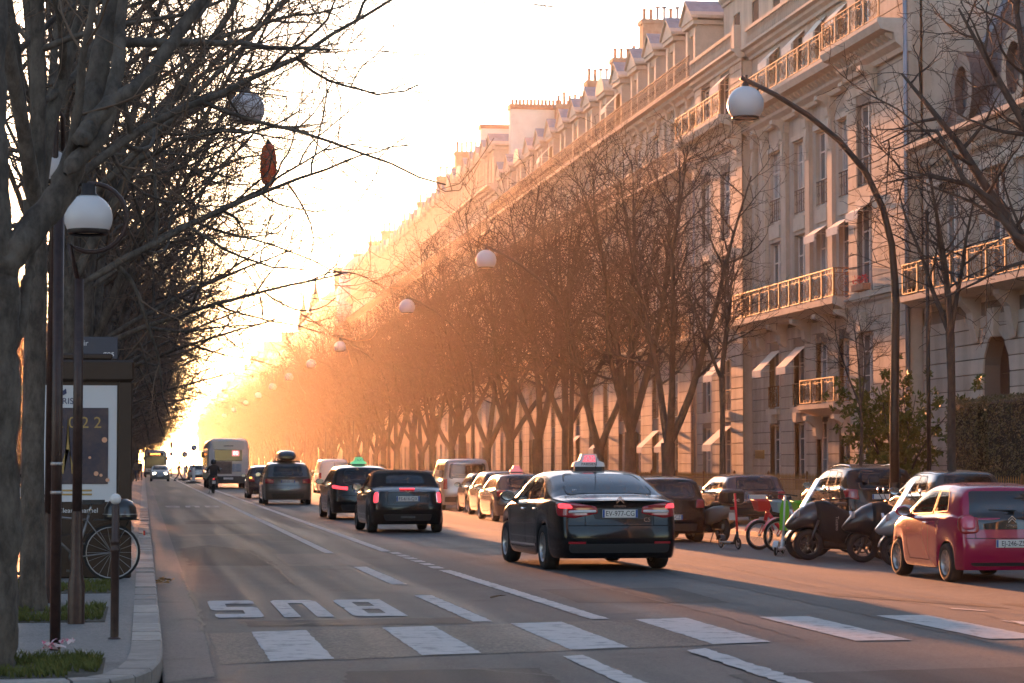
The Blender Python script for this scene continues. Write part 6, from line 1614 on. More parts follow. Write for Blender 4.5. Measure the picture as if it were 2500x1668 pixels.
# ---- advertising panel
ad = thing('advertising_panel', 'brown framed poster panel on the left pavement showing PARIS and 2022', 'advertising panel', (-.14, 30.6, .11)); M_PANEL = mat('panel_brown', (.045, .026, .016), .4, .3)
w_ = 1.22
MB().box(-w_, 0, 0, .22, .0, .55, .02).build('plinth', M_PANEL, ad); MB().box(-w_-.02, .02, -.02, .24, 2.45, 2.72, .03).build('head', M_PANEL, ad); MB().box(-w_+.1, -.25, .05, .2, 2.72, 2.80, .02).build('crest', M_PANEL, ad)
for a, b in ((-w_, -w_+.09), (-.17, 0)): MB().box(a, b, 0, .22, .55, 2.45, .015).build('stile', M_PANEL, ad)
MB().box(-w_+.09, -.17, .05, .2, .55, 2.45).build('backing', M_PANEL, ad)
pw0, pw1 = -w_+.13, -.19
pst = MB().box(pw0, pw1, .035, .048, .95, 2.40).build('poster', mat('poster_white', (.60, .59, .58), .5), ad)
MB().box(pw0+.05, pw1-.105, .028, .034, 1.17, 2.12).build('poster_picture', mat('poster_night', (.045, .035, .05), .5, var2=(.12, .075, .06), scale=3.5, thr=(.4, .75)), pst)
gold = mat('poster_gold', (.42, .27, .08), .5); 
MB().prism([(-.90, 1.3), (-.84, 1.3), (-.795, 1.75), (-.79, 2.02), (-.785, 1.75), (-.74, 1.3), (-.70, 1.3), (-.775, 1.6), (-.81, 1.6)], 'y', .024, .029).build('poster_tower', gold, pst)
for (x, z, s) in ((-.34, 1.72, .035), (-.44, 1.3, .03), (-.30, 1.22, .025), (-.52, 1.5, .018), (-.38, 1.28, .02)): MB().lathe([(.001, 0), (s, 0)], (x, .026, z), 'y', 10).build('poster_spark', mat('poster_spark', (.7, .35, .2), .5), pst)
link('lettering', text_mesh('2 0 2 2', .20, gold, .001), pst, (-.66, .025, 1.93)); link('lettering', text_mesh('PARIS', .11, mat('poster_ink', (.03, .04, .10), .5), .001), pst, (-.86, .032, 2.20))
for k in (-1, 1): MB().prism([(-.86, 2.27), (-.86+k*.05, 2.30), (-.86+k*.04, 2.36), (-.86, 2.33)], 'y', .029, .034).build('poster_emblem', MATS['poster_ink'], pst)
for z in (1.08, 1.03): MB().box(pw0+.08, pw1-.3, .030, .034, z, z+.022).build('poster_caption', gold, pst)
link('lettering', text_mesh('Clear Channel', .085, mat('panel_lettering', (.7, .68, .66), .5), .001), ad, (-.66, .045, .84))
MB().box(-.08, .03, .10, .14, .60, .64, .01).build('lock_bar', mat('galvanised', (0, 0, 0)), ad)
sgn = thing('bus_stop_sign', 'dark bus stop sign with white lettering above the poster panel', 'sign', (-.62, 33.6, .11)); MB().tube([(0, 0, 0), (0, 0, 3.15)], .03, 8).build('pole', M_POSTB, sgn)
MB().box(-.30, .26, -.05, -.035, 2.86, 3.16, .005).build('plate', mat('sign_grey', (.06, .06, .075), .5), sgn); link('lettering', text_mesh('oir', .11, MATS['panel_lettering'], .001), sgn, (-.20, -.053, 3.07)); link('lettering', text_mesh('ges', .12, MATS['panel_lettering'], .001), sgn, (.14, -.053, 2.93))
# ---- traffic islands with keep-left signs, traffic light
M_SIGNB = mat('sign_blue', (.03, .10, .30), .4); M_SIGNW = mat('sign_white', (.75, .73, .7), .5)
def keep(label, x, y, zs, d):
    o = thing('traffic_sign', label, 'sign', (x, y, 0), 0, 'keep-side signs on the lane divider')
    MB().lathe([(.62, 0), (.60, .10), (.35, .16), (.10, .2)], n=16).build('rubber_base', M_TYRE, o)
    MB().box(-.11, .11, -.11, .11, .15, 1.25, .02).build('white_sleeve', M_SIGNW, o); MB().tube([(0, 0, 1.2), (0, 0, zs+.75)], .04, 8).build('pole', M_POST, o)
    MB().lathe([(.001, 0), (d/2, 0), (d/2, .03), (.001, .03)], (0, -.08, zs), 'y', 20).build('sign_disc', M_SIGNB, o); MB().lathe([(d/2*.9, -.004), (d/2*1.0, -.004)], (0, -.08, zs), 'y', 20).build('sign_rim', M_SIGNW, o)
    MB().prism([(-.12, .1), (-.07, .15), (.08, 0), (.13, .05), (.14, -.13), (-.04, -.12), (.02, -.06)], 'y', -.096, -.083).build('arrow', M_SIGNW, o, (0, 0, zs))
keep('round blue arrow sign on a white sleeved post by the bus lane divider', 3.93, 192, 2.8, .5); keep('round blue arrow sign on the farther divider post', 3.85, 230, 2.43, .6)
tl_ = thing('traffic_light', 'dark traffic light mast showing green beyond the arrow signs', 'traffic light', (3.35, 296, 0)); MB().tube([(0, 0, 0), (0, 0, 3.2)], .06, 8).build('mast', M_POST, tl_)
MB().box(-.17, .17, -.14, .14, 3.1, 4.2, .04).build('signal_head', M_PLASTIC, tl_)
for z, c, e in ((3.95, (.25, .01, .01), 0), (3.63, (.25, .14, .01), 0), (3.32, (.05, .5, .2), 4)): MB().lathe([(.001, -.02), (.11, -.01), (.12, .02)], (0, -.15, z), 'y', 14).build('signal_lens', mat('signal_%d' % int(z*100), c, .3, emit=(.2, 1, .45) if e else None, estr=e), tl_)
MB().lathe([(.001, 0), (.25, 0), (.25, .03)], (0, -.1, 2.75), 'y', 16).build('sign_disc', M_SIGNB, tl_)
# ---- railings before the facades
PICK = MB().box(-.012, .012, -.012, .012, .1, 1.02).lathe([(.012, 1.02), (.022, 1.05), (.014, 1.09), (.001, 1.17)], n=4, smooth=False).mesh('picket', M_GILT)
y = 56.0; k = 0
while y < 111:
    if not (75.2 < y+2.4 < 77):
        o = thing('iron_railing', 'low iron railing with gilt spear tips guarding the house gardens', 'railing', (21.0, y, gr(21.0)-.01), 0, 'spear topped garden railings'); L_ = 4.76
        MB().box(-.02, .02, 0, L_, .93, .97).build('top_rail', M_IRON, o); MB().box(-.02, .02, 0, L_, .16, .20).build('bottom_rail', M_IRON, o); MB().box(-.12, .12, 0, L_, 0, .1).build('stone_curb', M_KERB, o)
        MB().box(-.03, .03, -.03, .03, .1, 1.1).lathe([(.045, 1.1), (.05, 1.14), (.03, 1.2), (.001, 1.24)], n=8).build('post', M_IRON, o)
        n = 28 if y < 92 else 20
        for i in range(n): link('picket', PICK, o, (0, (i+.5)*L_/n, 0))
    y += 4.8; k += 1
# ---- clipped hedges, glossy evergreen, ivy on the railing
def leafmb(n, fn, s0, s1, seed, asp=.5):
    r_ = random.Random(seed); b = MB()
    for k in range(n):
        p, nrm = fn(r_); s = r_.uniform(s0, s1); d = (nrm+Vector((r_.gauss(0, .6), r_.gauss(0, .6), r_.gauss(0, .6)))).normalized(); t = d.orthogonal().normalized(); t = (Matrix.Rotation(r_.uniform(0, 6.28), 3, d) @ t); w = d.cross(t)
        b.add([p, p+t*s*.5+w*s*asp*.5+d*s*.06, p+t*s, p+t*s*.5-w*s*asp*.5+d*s*.06], [(0, 1, 2), (0, 2, 3)])
    return b
M_HEDGE = mat('hedge_leaf', (.05, .06, .016), .5, var2=(.12, .10, .03), scale=5); M_MAGN = mat('evergreen_leaf', (.06, .085, .018), .5, var2=(.17, .15, .03), scale=4, spec=.2)
def hedge(label, x0, x1, y0, y1, h, seed, n=7500):
    o = thing('clipped_hedge', label, 'hedge', ((x0+x1)/2, (y0+y1)/2, .11)); hx, hy = (x1-x0)/2, (y1-y0)/2
    MB().box(-hx+.12, hx-.12, -hy+.12, hy-.12, 0, h-.12, .1).build('branches', mat('hedge_core', (.012, .013, .006), .9), o)
    def fn(r):
        f = r.random(); bump = lambda a, b: .06*noise.noise((a*2.3, b*2.3, seed))
        if f < .34: a, b = r.uniform(-hy, hy), r.uniform(0, h); return Vector((-hx+bump(a, b)+r.uniform(0, .08), a, b)), Vector((-1, 0, .3))
        if f < .60: a, b = r.uniform(-hx, hx), r.uniform(0, h); return Vector((a, -hy+bump(a, b)+r.uniform(0, .08), b)), Vector((0, -1, .3))
        if f < .85: a, b = r.uniform(-hx, hx), r.uniform(0, h); return Vector((a, hy+bump(a, b)-r.uniform(0, .08), b)), Vector((0, 1, .3))
        return Vector((r.uniform(-hx, hx), r.uniform(-hy, hy), h-r.uniform(0, .08))), Vector((0, 0, 1))
    leafmb(n, fn, .05, .10, seed, .6).build('leaves', M_HEDGE, o, fix=False)
hedge('tall clipped hedge block beside the staked garden, split from its twin', 22.3, 24.3, 62.9, 65.4, 3.2, 3); hedge('tall clipped hedge block under the arched doorway', 22.3, 24.3, 58.6, 62.5, 3.25, 4, 9000)
hedge('low leafy hedge inside the railing below the awnings', 21.3, 22.0, 96, 103, 1.0, 5, 5000); hedge('low leafy hedge inside the railing past the main house', 21.3, 22.0, 103.2, 111, 1.0, 6, 4000)
mg = thing('evergreen_shrub', 'tall glossy leaved evergreen shrub behind the railing by the lamp', 'shrub', (22.6, 70.4, .11)); tr = Tree(61); 
for k in range(9):
    a = tr.r.uniform(0, 6.28); pts = tr.path(Vector((0, 0, .1)), Vector((cos(a)*.35, sin(a)*.35, 1)), tr.r.uniform(3.0, 4.4), 7, .1, .02); tr.tube(pts, [.05-.006*i for i in range(8)], 5, tr.big)
    if k == 0: TP = []
    TP += pts[2:]
link('stems', tr.big.mesh('stems', M_BARKR, False), mg)
def mfn(r):
    c = r.choice(TP); p = c+Vector((r.gauss(0, .38), r.gauss(0, .38), r.gauss(0, .30))); p.z = max(.2, p.z); return p, Vector((p.x*.4, p.y*.4, .6))
clus = [mfn(random.Random(i))[0] for i in range(420)]
def mfn2(r):
    c = r.choice(clus); d = Vector((r.gauss(0, 1), r.gauss(0, 1), r.gauss(0, .8))).normalized(); return c+d*r.uniform(.02, .10), d
leafmb(9000, mfn2, .10, .22, 8, .42).build('leaves', M_MAGN, mg, fix=False)
st = thing('tree_stakes', 'pale timber goal-shaped stake frame guarding the sapling', 'tree stakes', (20.6, 67.3, gr(20.6))); M_TIMB = mat('weathered_timber', (.24, .21, .18), .8, var=.25, scale=6, stretch=(1, 1, .2))
for x in (-.55, .38): MB().tube([(x, 0, 0), (x, 0, 1.36)], .05, 10).build('stake', M_TIMB, st)
MB().tube([(-.68, 0, 1.40), (.50, 0, 1.40)], .055, 10).build('cross_beam', M_TIMB, st)
# ---- little things on the road
lv_ = MB(); r_ = random.Random(8)
for k in range(26):
    c = Vector((.20+abs(r_.gauss(0, .07)), 30.9+r_.gauss(0, .35), .012+r_.uniform(0, .05))); lv_.add([c+Vector((r_.uniform(-.07, .07), r_.uniform(-.07, .07), r_.uniform(0, .05))) for _ in range(4)], [(0, 1, 2, 3)])
tag(lv_.build('dead_leaves', mat('dead_leaf', (.32, .15, .04), .7, var2=(.5, .28, .08), scale=20), fix=False), 'small heap of dry orange leaves against the kerb', 'leaves', kind='stuff')
sk_ = MB(); sk_.tube([(0, 0, .02), (.12, .18, .03), (.2, .42, .015)], [.012, .01, .004], 5); sk_.tube([(.12, .18, .03), (.2, .2, .03)], [.006, .003], 4)
tag(sk_.build('fallen_twig', M_TWIG, None, (3.9, 27.2, .004)), 'small fallen twig lying between the lane lines', 'twig')
# ------------------------------------------------------------ bicycles, scooters, people
def bwheel(R_, key, tyre=.018, spk=18):
    if key in WH: return WH[key]
    t = MB().lathe([(R_-tyre*2, 0), (R_-tyre, tyre), (R_, 0), (R_-tyre, -tyre), (R_-tyre*2, 0)], axis='x', n=28)
    r_ = MB().lathe([(R_-tyre*2.4, .010), (R_-tyre*1.7, .012), (R_-tyre*1.7, -.012), (R_-tyre*2.4, -.010), (R_-tyre*2.4, .01)], axis='x', n=28).lathe([(.001, .03), (.022, .03), (.022, -.03), (.001, -.03)], axis='x', n=10)
    for k in range(spk):
        a = 2*pi*k/spk; r_.tube([((-1)**k*.025, .02*cos(a), .02*sin(a)), (0, (R_-tyre*2.3)*cos(a), (R_-tyre*2.3)*sin(a))], .0022, 3, False)
    WH[key] = (t.mesh('tyre', M_TYRE), r_.mesh('rim', M_RIM)); return WH[key]
def bicycle(name, label, loc, heading, frame, R_=.345, case=None, basket=None, lean=0.0, guards=True, group=None, tyre=.018, step=False):
    """rear axle at y = 0, front axle at y = 1.05"""
    o = thing(name, label, 'bicycle', loc, heading, group); o.rotation_euler = (0, lean, heading); wb = 1.05; t, r_ = bwheel(R_, ('bike', R_, tyre), tyre)
    for y in (0, wb): w = link('wheel', t, o, (0, y, R_)); link('rim', r_, w)
    bb, st_, hd, hb = (0, .43, .29), (0, .28, .80), (0, .86, .86), (0, .90, .70)
    f = MB()
    if not step: f.tube([(0, .30, .74), (0, .865, .80)], .016, 6)
    else: f.tube([(0, .34, .50), (0, .6, .43), (0, .875, .74)], .042, 8).tube([(0, .30, .74), (0, .12, .62), (0, -.12, .70)], .03, 6).tube([(0, .36, .40), (0, .40, .62), (0, .29, .80)], .036, 8).tube([(0, .93, .60), (0, .86, .88)], .04, 8)
    f.tube([bb, (0, .888, .72)], .020, 6).tube([bb, st_], .016, 6)
    for sg in (-1, 1): f.tube([(sg*.03, .43, .29), (sg*.06, 0, R_)], .010, 5).tube([(sg*.02, .30, .74), (sg*.06, 0, R_)], .008, 5).tube([(sg*.03, .90, .68), (sg*.055, .96, .5), (sg*.055, wb, R_)], .011, 5)
    f.tube([(0, .905, .66), (0, .855, .92)], .018, 6).build('frame', frame, o)
    MB().tube([(0, .28, .8), (0, .25, .93)], .014, 6).build('seat_post', M_RIM, o); MB().prism([(-.02, .12), (.02, .12), (.075, -.12), (.05, -.15), (-.05, -.15), (-.075, -.12)], 'z', .93, .985).build('saddle', M_PLASTIC, o, (0, .24, 0))
    MB().tube([(0, .86, .9), (0, .845, 1.02)], .014, 6).tube([(-.30, .72, 1.03), (-.25, .80, 1.04), (-.06, .86, 1.03), (.06, .86, 1.03), (.25, .80, 1.04), (.30, .72, 1.03)], .012, 6).build('handlebar', M_PLASTIC, o)
    MB().lathe([(.001, .02), (.09, .02), (.09, .03), (.001, .03)], (.03, .43, .29), 'x', 16).tube([(.05, .43, .29), (.05, .50, .13)], .009, 5).box(.05, .14, .46, .54, .11, .135).tube([(-.05, .43, .29), (-.05, .36, .45)], .009, 5).box(-.14, -.05, .32, .40, .445, .465).build('crankset', M_RIMD, o)
    if step:
        for y in (0, wb): MB().grid([[(x, y+(R_+.025)*cos(a), R_+(R_+.025)*sin(a)) for x in (-.045, 0, .045)] for a in [rad(v) for v in range(15, 166, 15)]]).build('wide_mudguard', frame, o)
        for sg in (-1, 1): MB().tube([(sg*.30, .72, 1.03), (sg*.35, .62, 1.02)], .02, 6).build('grip', M_PLASTIC, o)
        MB().box(-.05, .05, .80, .86, 1.03, 1.11, .02).build('dock_unit', M_PLASTIC, o)
    elif guards:
        for y, a0, a1 in ((0, 20, 175), (wb, 30, 150)):
            pts = [(0, y+(R_+.03)*cos(rad(a)), R_+(R_+.03)*sin(rad(a))) for a in range(a0, a1+1, 12)]; MB().grid([[(x, p[1], p[2]) for x in (-.025, .025)] for p in pts]).build('mudguard', M_PLASTIC, o)
    if case is not None:
        MB().box(-.06, .06, -.32, .22, .735, .75).tube([(.05, 0, R_), (.05, -.2, .73)], .006, 4).tube([(-.05, 0, R_), (-.05, -.2, .73)], .006, 4).build('rack', M_PLASTIC, o)
        q = MB().lathe([(.001, .25), (.07, .245), (.13, .21), (.165, .14), (.175, .06), (.18, .03), (.175, 0), (.001, 0)], n=20); q.xf(Matrix.Diagonal((1, 1.15, 1, 1))).build('rack_case', case, o, (0, -.10, .75)); MB().lathe([(.186, .055), (.190, .06), (.186, .065)], n=20).xf(Matrix.Diagonal((1, 1.15, 1, 1))).build('case_seam', M_RIM, o, (0, -.10, .75))
    if basket is not None:
        b = MB(); w0, w1, h = .11, .17, .20
        for (a, c) in ((w0, 0), (w1, h)): b.tube([(-a, -a, c), (a, -a, c), (a, a, c), (-a, a, c), (-a, -a, c)], .012, 5)
        b.add([(-w0, -w0, 0), (w0, -w0, 0), (w0, w0, 0), (-w0, w0, 0), (-w1, -w1, h), (w1, -w1, h), (w1, w1, h), (-w1, w1, h)], [(0, 1, 2, 3), (0, 1, 5, 4), (1, 2, 6, 5), (2, 3, 7, 6), (3, 0, 4, 7)])
        b.build('basket', basket, o, (0, 1.02, .80))
    if step:
        for sg in (-1, 1):
            pts = [(R_*.98*cos(a), R_+R_*.98*sin(a)) for a in [rad(v) for v in range(10, 171, 16)]]+[(-.16, .32), (.16, .32)]
            MB().prism(pts, 'x', sg*.035-.004, sg*.035+.004).build('skirt_guard', basket, o)
        MB().box(-.07, .07, .26, .40, .42, .66, .03).build('battery_box', M_PLASTIC, o); MB().box(-.04, .04, .86, .90, .74, .98, .02).build('head_panel', basket, o)
    MB().box(-.03, .03, -.40, -.375, .55, .61, .005).build('rear_reflector', M_LENS, o)
    return o
M_FRAMEG = mat('bike_frame_grey', (.22, .20, .19), .4, .5); M_CASE = mat('case_black', (.02, .018, .017), .28, coat=.5)
bicycle('bicycle', 'grey city bicycle with domed rear case leaning at the poster panel', (-.37, 29.9, .11), rad(93), M_FRAMEG, case=M_CASE)
bicycle('bicycle', 'dark bicycle half hidden behind the slim left tree', (-1.45, 31.2, .11), rad(80), mat('bike_frame_dark', (.02, .02, .022), .4, .3))
M_HOTRED = mat('rental_red', (.62, .015, .03), .35); M_LIME = mat('lime_green', (.16, .48, .02), .4); M_WSC = mat('scooter_white', (.62, .62, .60), .4); M_SKY = mat('pale_blue', (.20, .38, .48), .5)
RGp = 'rental cycles parked at the right kerb'
bicycle('rental_bicycle', 'rental bicycle with hot red basket and lime panel', (13.3, 47.7, -.198), rad(100), M_HOTRED, .30, basket=M_HOTRED, step=True, tyre=.034, lean=rad(-5))
bicycle('rental_bicycle', 'rental bicycle with pale blue rear panel and red stay', (13.35, 46.6, -.198), rad(104), M_HOTRED, .33, basket=M_SKY, step=True, tyre=.032, lean=rad(-6))
bicycle('rental_bicycle', 'lime framed rental bicycle behind the white kick scooter', (13.6, 45.7, -.198), rad(97), M_LIME, .33, basket=M_LIME, step=True, tyre=.032, lean=rad(-5))
def kick(label, loc, heading, stem, deck, panel=None, lean=0):
    o = thing('kick_scooter', label, 'kick scooter', loc, heading); o.rotation_euler = (0, lean, heading)
    t, r_ = bwheel(.125, ('kick',), .022, 6)
    for y in (0, .86): w = link('wheel', t, o, (0, y, .125)); link('rim', r_, w)
    MB().box(-.085, .085, .12, .68, .10, .155, .02).build('deck', deck, o); MB().grid([[(x, .15*cos(a)*1.0, .125+.16*sin(a)) for x in (-.05, .05)] for a in [rad(v) for v in range(15, 170, 15)]]).build('rear_mudguard', deck, o)
    MB().tube([(0, .66, .14), (0, .80, .30)], .035, 8).tube([(0, .86, .13), (0, .80, .36)], .028, 8).build('fork', deck, o)
    MB().tube([(0, .805, .33), (0, .70, 1.13)], .026, 8).build('stem', stem, o); MB().tube([(-.24, .68, 1.14), (0, .70, 1.15), (.24, .68, 1.14)], .014, 6).build('handlebar', M_PLASTIC, o)
    if panel: MB().prism([(-.075, 0), (.075, 0), (.09, .40), (.05, .58), (-.05, .58), (-.09, .40)], 'y', -.03, .03).xf(Matrix.Rotation(rad(7.5), 4, 'X')).build('stem_panel', panel, o, (0, .80, .46))
    MB().tube([(0, .3, .11), (.12, .28, 0)], .008, 5).build('kickstand', M_RIM, o)
    return o
kick('white kick scooter with lime green stem panel beside the three wheeler', (11.78, 44.4, -.198), rad(-24), M_WSC, M_WSC, M_LIME, rad(4))
kick('kick scooter with thin red and black stem standing at the row end', (11.75, 48.6, -.198), rad(190), M_HOTRED, M_PLASTIC)
def loft(name, sec, m, par, n=18, e=.6, jit=0.0):
    P = []; fine = []
    if jit:
        for a, b in zip(sec[:-1], sec[1:]):
            for q in range(3): fine.append(tuple(a[i]+(b[i]-a[i])*q/3 for i in range(4)))
        sec = fine+[sec[-1]]
    for (y, w, z0, z1) in sec: P.append([(w*math.copysign(abs(cos(a))**e, cos(a)), y, (z0+z1)/2+(z1-z0)/2*math.copysign(abs(sin(a))**e, sin(a))) for a in [2*pi*k/n for k in range(n+1)]])
    if jit: P = [[Vector(p)+Vector((1, .3, .5))*jit*noise.noise((p[0]*5+p[1]*3, p[1]*9, p[2]*6))*(1 if p[0] > 0 else -1) for p in r_] for r_ in P]
    for r_ in P: r_[-1] = r_[0]
    return MB().grid(P).add(P[0][:-1], [tuple(range(n))]).add(P[-1][:-1], [tuple(range(n))]).build(name, m, par)
def moto_wheel(R_, w, key):
    if key in WH: return WH[key]
    t = MB().lathe([(R_*.66, -w*.42), (R_*.85, -w*.5), (R_*.96, -w*.36), (R_, 0), (R_*.96, w*.36), (R_*.85, w*.5), (R_*.66, w*.42), (R_*.66, -w*.42)], axis='x', n=26)
    r_ = MB().lathe([(R_*.66, w*.4), (R_*.60, w*.3), (R_*.60, -w*.3), (R_*.66, -w*.4)], axis='x', n=22).lathe([(.001, w*.4), (.05, w*.4), (.05, -w*.4), (.001, -w*.4)], axis='x', n=10).lathe([(.09, w*.32), (.12, w*.32)], axis='x', n=16)
    for k in range(5): r_.merge(MB().box(-.018, .018, -.02, .02, .03, R_*.63), Matrix.Rotation(2*pi*k/5, 4, 'X'))
    WH[key] = (t.mesh('tyre', M_TYRE), r_.mesh('rim', M_RIMD)); return WH[key]
M_SCB = mat('scooter_black', (.008, .008, .009), .3, coat=.5); M_COVER = mat('cover_fabric', (.008, .008, .008), .85, bump=.5, bscale=7); M_SCREEN = glass('wind_screen', (.60, .60, .60), .2, 1.08)
def scooter(name, label, loc, heading, three=False, cover=True, pm=M_SCB, box=False, screen=True, lean=0, num=None, cat='motor scooter'):
    """rear axle y = 0, front axle y = 1.5"""
    o = thing(name, label, cat, loc, heading); o.rotation_euler = (0, lean, heading); wb = 1.48
    t, r_ = moto_wheel(.28, .13, 'moto'); 
    for x, y in (((-.21, wb), (.21, wb), (0, 0)) if three else ((0, wb), (0, 0))): w = link('wheel', t, o, (x, y, .28)); link('rim', r_, w)
    for x in ((-.21, .21) if three else (0,)):
        MB().grid([[(x+q, wb+.315*cos(a), .28+.315*sin(a)) for q in (-.075, .075)] for a in [rad(v) for v in range(10, 150, 14)]]).build('front_mudguard', pm, o); MB().tube([(x+.07, wb, .28), (x+.06, wb-.18, .72)], .025, 6).tube([(x-.07, wb, .28), (x-.06, wb-.18, .72)], .025, 6).build('fork', M_RIMD, o)
    loft('front_fairing', [(wb+.36, .02, .60, .64), (wb+.30, .11, .54, .72), (wb+.18, .18, .52, .86), (wb+.02, .23, .50, .98), (wb-.14, .26, .42, 1.05), (wb-.26, .24, .34, 1.04), (wb-.30, .18, .4, .98)], pm, o, 20, .8)
    MB().prism([(.05, .70), (.20, .80), (.24, .90), (.10, .82)], 'y', wb+.16, wb+.205).build('headlight', M_LENSW, o); MB().prism([(-.05, .70), (-.20, .80), (-.24, .90), (-.10, .82)], 'y', wb+.16, wb+.205).build('headlight', M_LENSW, o)
    loft('floor_board', [(wb-.30, .22, .20, .40), (.75, .24, .18, .42), (.45, .2, .2, .45)], M_PLASTIC, o)
    loft('rear_body', [(.72, .16, .30, .62), (.5, .22, .32, .74), (.1, .24, .42, .82), (-.25, .20, .56, .84), (-.48, .08, .66, .80)], pm, o)
    loft('seat', [(.78, .12, .70, .76), (.6, .17, .70, .80), (.25, .19, .74, .83), (.15, .2, .78, .90), (-.2, .18, .80, .92), (-.38, .1, .84, .90)], M_SEAT, o)
    MB().box(-.11, .02, -.2, .35, .26, .44, .04).build('engine', M_RIMD, o); MB().tube([(.14, .4, .26), (.16, .0, .32), (.16, -.35, .42)], [.03, .06, .065], 10).build('exhaust', M_RIMD, o)
    MB().tube([(-.36, wb-.52, 1.10), (-.2, wb-.42, 1.08), (.2, wb-.42, 1.08), (.36, wb-.52, 1.10)], .016, 6).build('handlebar', M_PLASTIC, o)
    for sg in (-1, 1): mm = MB().tube([(sg*.26, wb-.40, 1.08), (sg*.36, wb-.32, 1.24)], .008, 5).build('mirror_stalk', M_PLASTIC, o); MB().lathe([(.001, .02), (.06, .015), (.065, 0), (.001, -.005)], axis='y', n=14).xf(Matrix.Diagonal((1.3, 1, .8, 1))).build('mirror', M_CHROME, o, (sg*.38, wb-.33, 1.27))
    if screen: MB().grid([[(x, wb+.05-(z-.95)*.62-(x*x)*.7, z) for x in (-.2, -.13, -.07, 0, .07, .13, .2)] for z in (.95, 1.1, 1.25, 1.38, 1.46)]).build('wind_screen', M_SCREEN, o, fix=False)
    if cover:
        P = [(wb-.12, .20, .40, 1.02), (wb-.20, .30, .34, 1.06), (wb-.34, .33, .30, 1.07), (wb-.5, .34, .27, 1.0), (wb-.66, .33, .30, .93), (wb-.85, .30, .34, .86), (wb-1.02, .25, .42, .83), (wb-1.12, .16, .6, .82)]
        cvr = loft('leg_cover', P, M_COVER, o, 30, .62, .022); link('lettering', text_mesh('Tucano', .085, mat('cover_print', (.30, .29, .28), .6), .001), o, (-.352, wb-.50, .66), (0, rad(90), -pi/2))
    if box: q = loft('top_case', [(-.62, .20, .86, 1.12), (-.58, .23, .84, 1.18), (-.25, .23, .84, 1.18), (-.2, .20, .86, 1.14)], M_CASE, o, 20, .4)
    if num: link('lettering', text_mesh(num, .085, mat('number_white', (.75, .73, .7), .5), .001), o, (0, -.625, .93))
    MB().box(-.08, .08, -.50, -.46, .72, .79, .01).build('tail_light', M_LENS, o); MB().box(-.09, .09, -.47, -.46, .50, .66).build('number_plate', M_PLATE, o); MB().tube([(-.1, .2, .3), (-.25, .1, 0)], .014, 5).build('side_stand', M_RIMD, o)
    return o
scooter('motor_scooter', 'black three wheeled motor scooter with tall screen and leg cover at the kerb', (13.3, 42.6, -.198), rad(93), True, True)
scooter('motor_scooter', 'black motor scooter under a padded cover beside the red city car', (13.95, 40.9, -.198), rad(80), False, True, screen=False)
scooter('motor_scooter', 'dark motor scooter half hidden behind the three wheeler', (13.9, 44.0, -.198), rad(95), False, False, pm=M_MAROON, screen=False)
scooter('motorcycle', 'motorcycle with numbered black top case behind the thin red kick scooter', (12.7, 52.4, -.198), rad(15), False, False, M_SILVER, True, False, num='0942', cat='motorcycle')
scooter('motor_scooter', 'pale fronted motor scooter with upright screen left of the red city car', (14.0, 39.2, -.198), rad(85), False, False, pm=M_SILVER)
# ---- people
def person(name, label, loc, heading, J, cloth, skin=None, hair=None, legs=None, helmet=None, extra=None, s=1.0):
    """J: joints; one continuous skinned body"""
    o = thing(name, label, 'person', loc, heading)
    names = list(J.keys()); V = [Vector(J[k][0])*s for k in names]; Rr = [J[k][1] for k in names]; ix = {k: i for i, k in enumerate(names)}
    E = [(ix[a], ix[b]) for a, b in EDG if a in ix and b in ix]
    me = bpy.data.meshes.new('body'); me.from_pydata([tuple(v) for v in V], E, []); q = bpy.data.objects.new('tmpb', me); COL.objects.link(q)
    md = q.modifiers.new('k', 'SKIN'); md.use_smooth_shade = True
    sv = me.skin_vertices[0].data
    for i, r__ in enumerate(Rr): sv[i].radius = (r__ if not isinstance(r__, tuple) else r__[0], r__ if not isinstance(r__, tuple) else r__[1]); sv[i].use_root = (names[i] == 'pelvis')
    q.modifiers.new('s', 'SUBSURF').levels = 2
    dg = bpy.context.evaluated_depsgraph_get(); dg.update(); b = bpy.data.meshes.new_from_object(q.evaluated_get(dg)); bpy.data.objects.remove(q)
    b.materials.clear(); b.materials.append(cloth); b.materials.append(legs or cloth); b.materials.append(skin or M_SKIN)
    zb = J['pelvis'][0][2]*s-.02; zn = J['neck'][0][2]*s+.02; hands = [Vector(J[k][0])*s for k in ('handL', 'handR') if k in J]
    for p in b.polygons:
        c = p.center; p.use_smooth = True
        p.material_index = 2 if c.z > zn or any((c-h).length < .075*s for h in hands) else (1 if c.z < zb else 0)
    link('body', b, o); hc = Vector(J['head'][0])*s
    if helmet: MB().lathe([(.001, .16), (.09, .14), (.14, .06), (.15, -.04), (.14, -.11), (.001, -.11)], n=16).build('helmet', helmet, o, hc+Vector((0, 0, .03)))
    else: MB().lathe([(.001, .135), (.07, .125), (.105, .07), (.11, .0), (.10, -.05)], n=14).build('hair', hair or mat('dark_hair', (.02, .013, .01), .7), o, hc+Vector((0, -.015, .02)))
    MB().lathe([(.001, .03), (.012, .015), (.016, 0)], axis='y', n=6).build('nose', skin or M_SKIN, o, hc+Vector((0, .085*s, -.01)))
    for sg in (-1, 1):
        MB().lathe([(.001, .012), (.013, .008), (.013, -.008), (.001, -.012)], axis='y', n=6).build('eye', M_INK, o, hc+Vector((sg*.035, .085*s, .025)))
        k = 'footR' if sg > 0 else 'footL'; f = Vector(J[k][0])*s; MB().box(f.x-.045, f.x+.045, f.y-.10, f.y+.16, max(.0, f.z-.06), f.z+.04, .03).build('shoe', M_PLASTIC, o)
    return o
M_SKIN = mat('skin', (.42, .26, .19), .6)
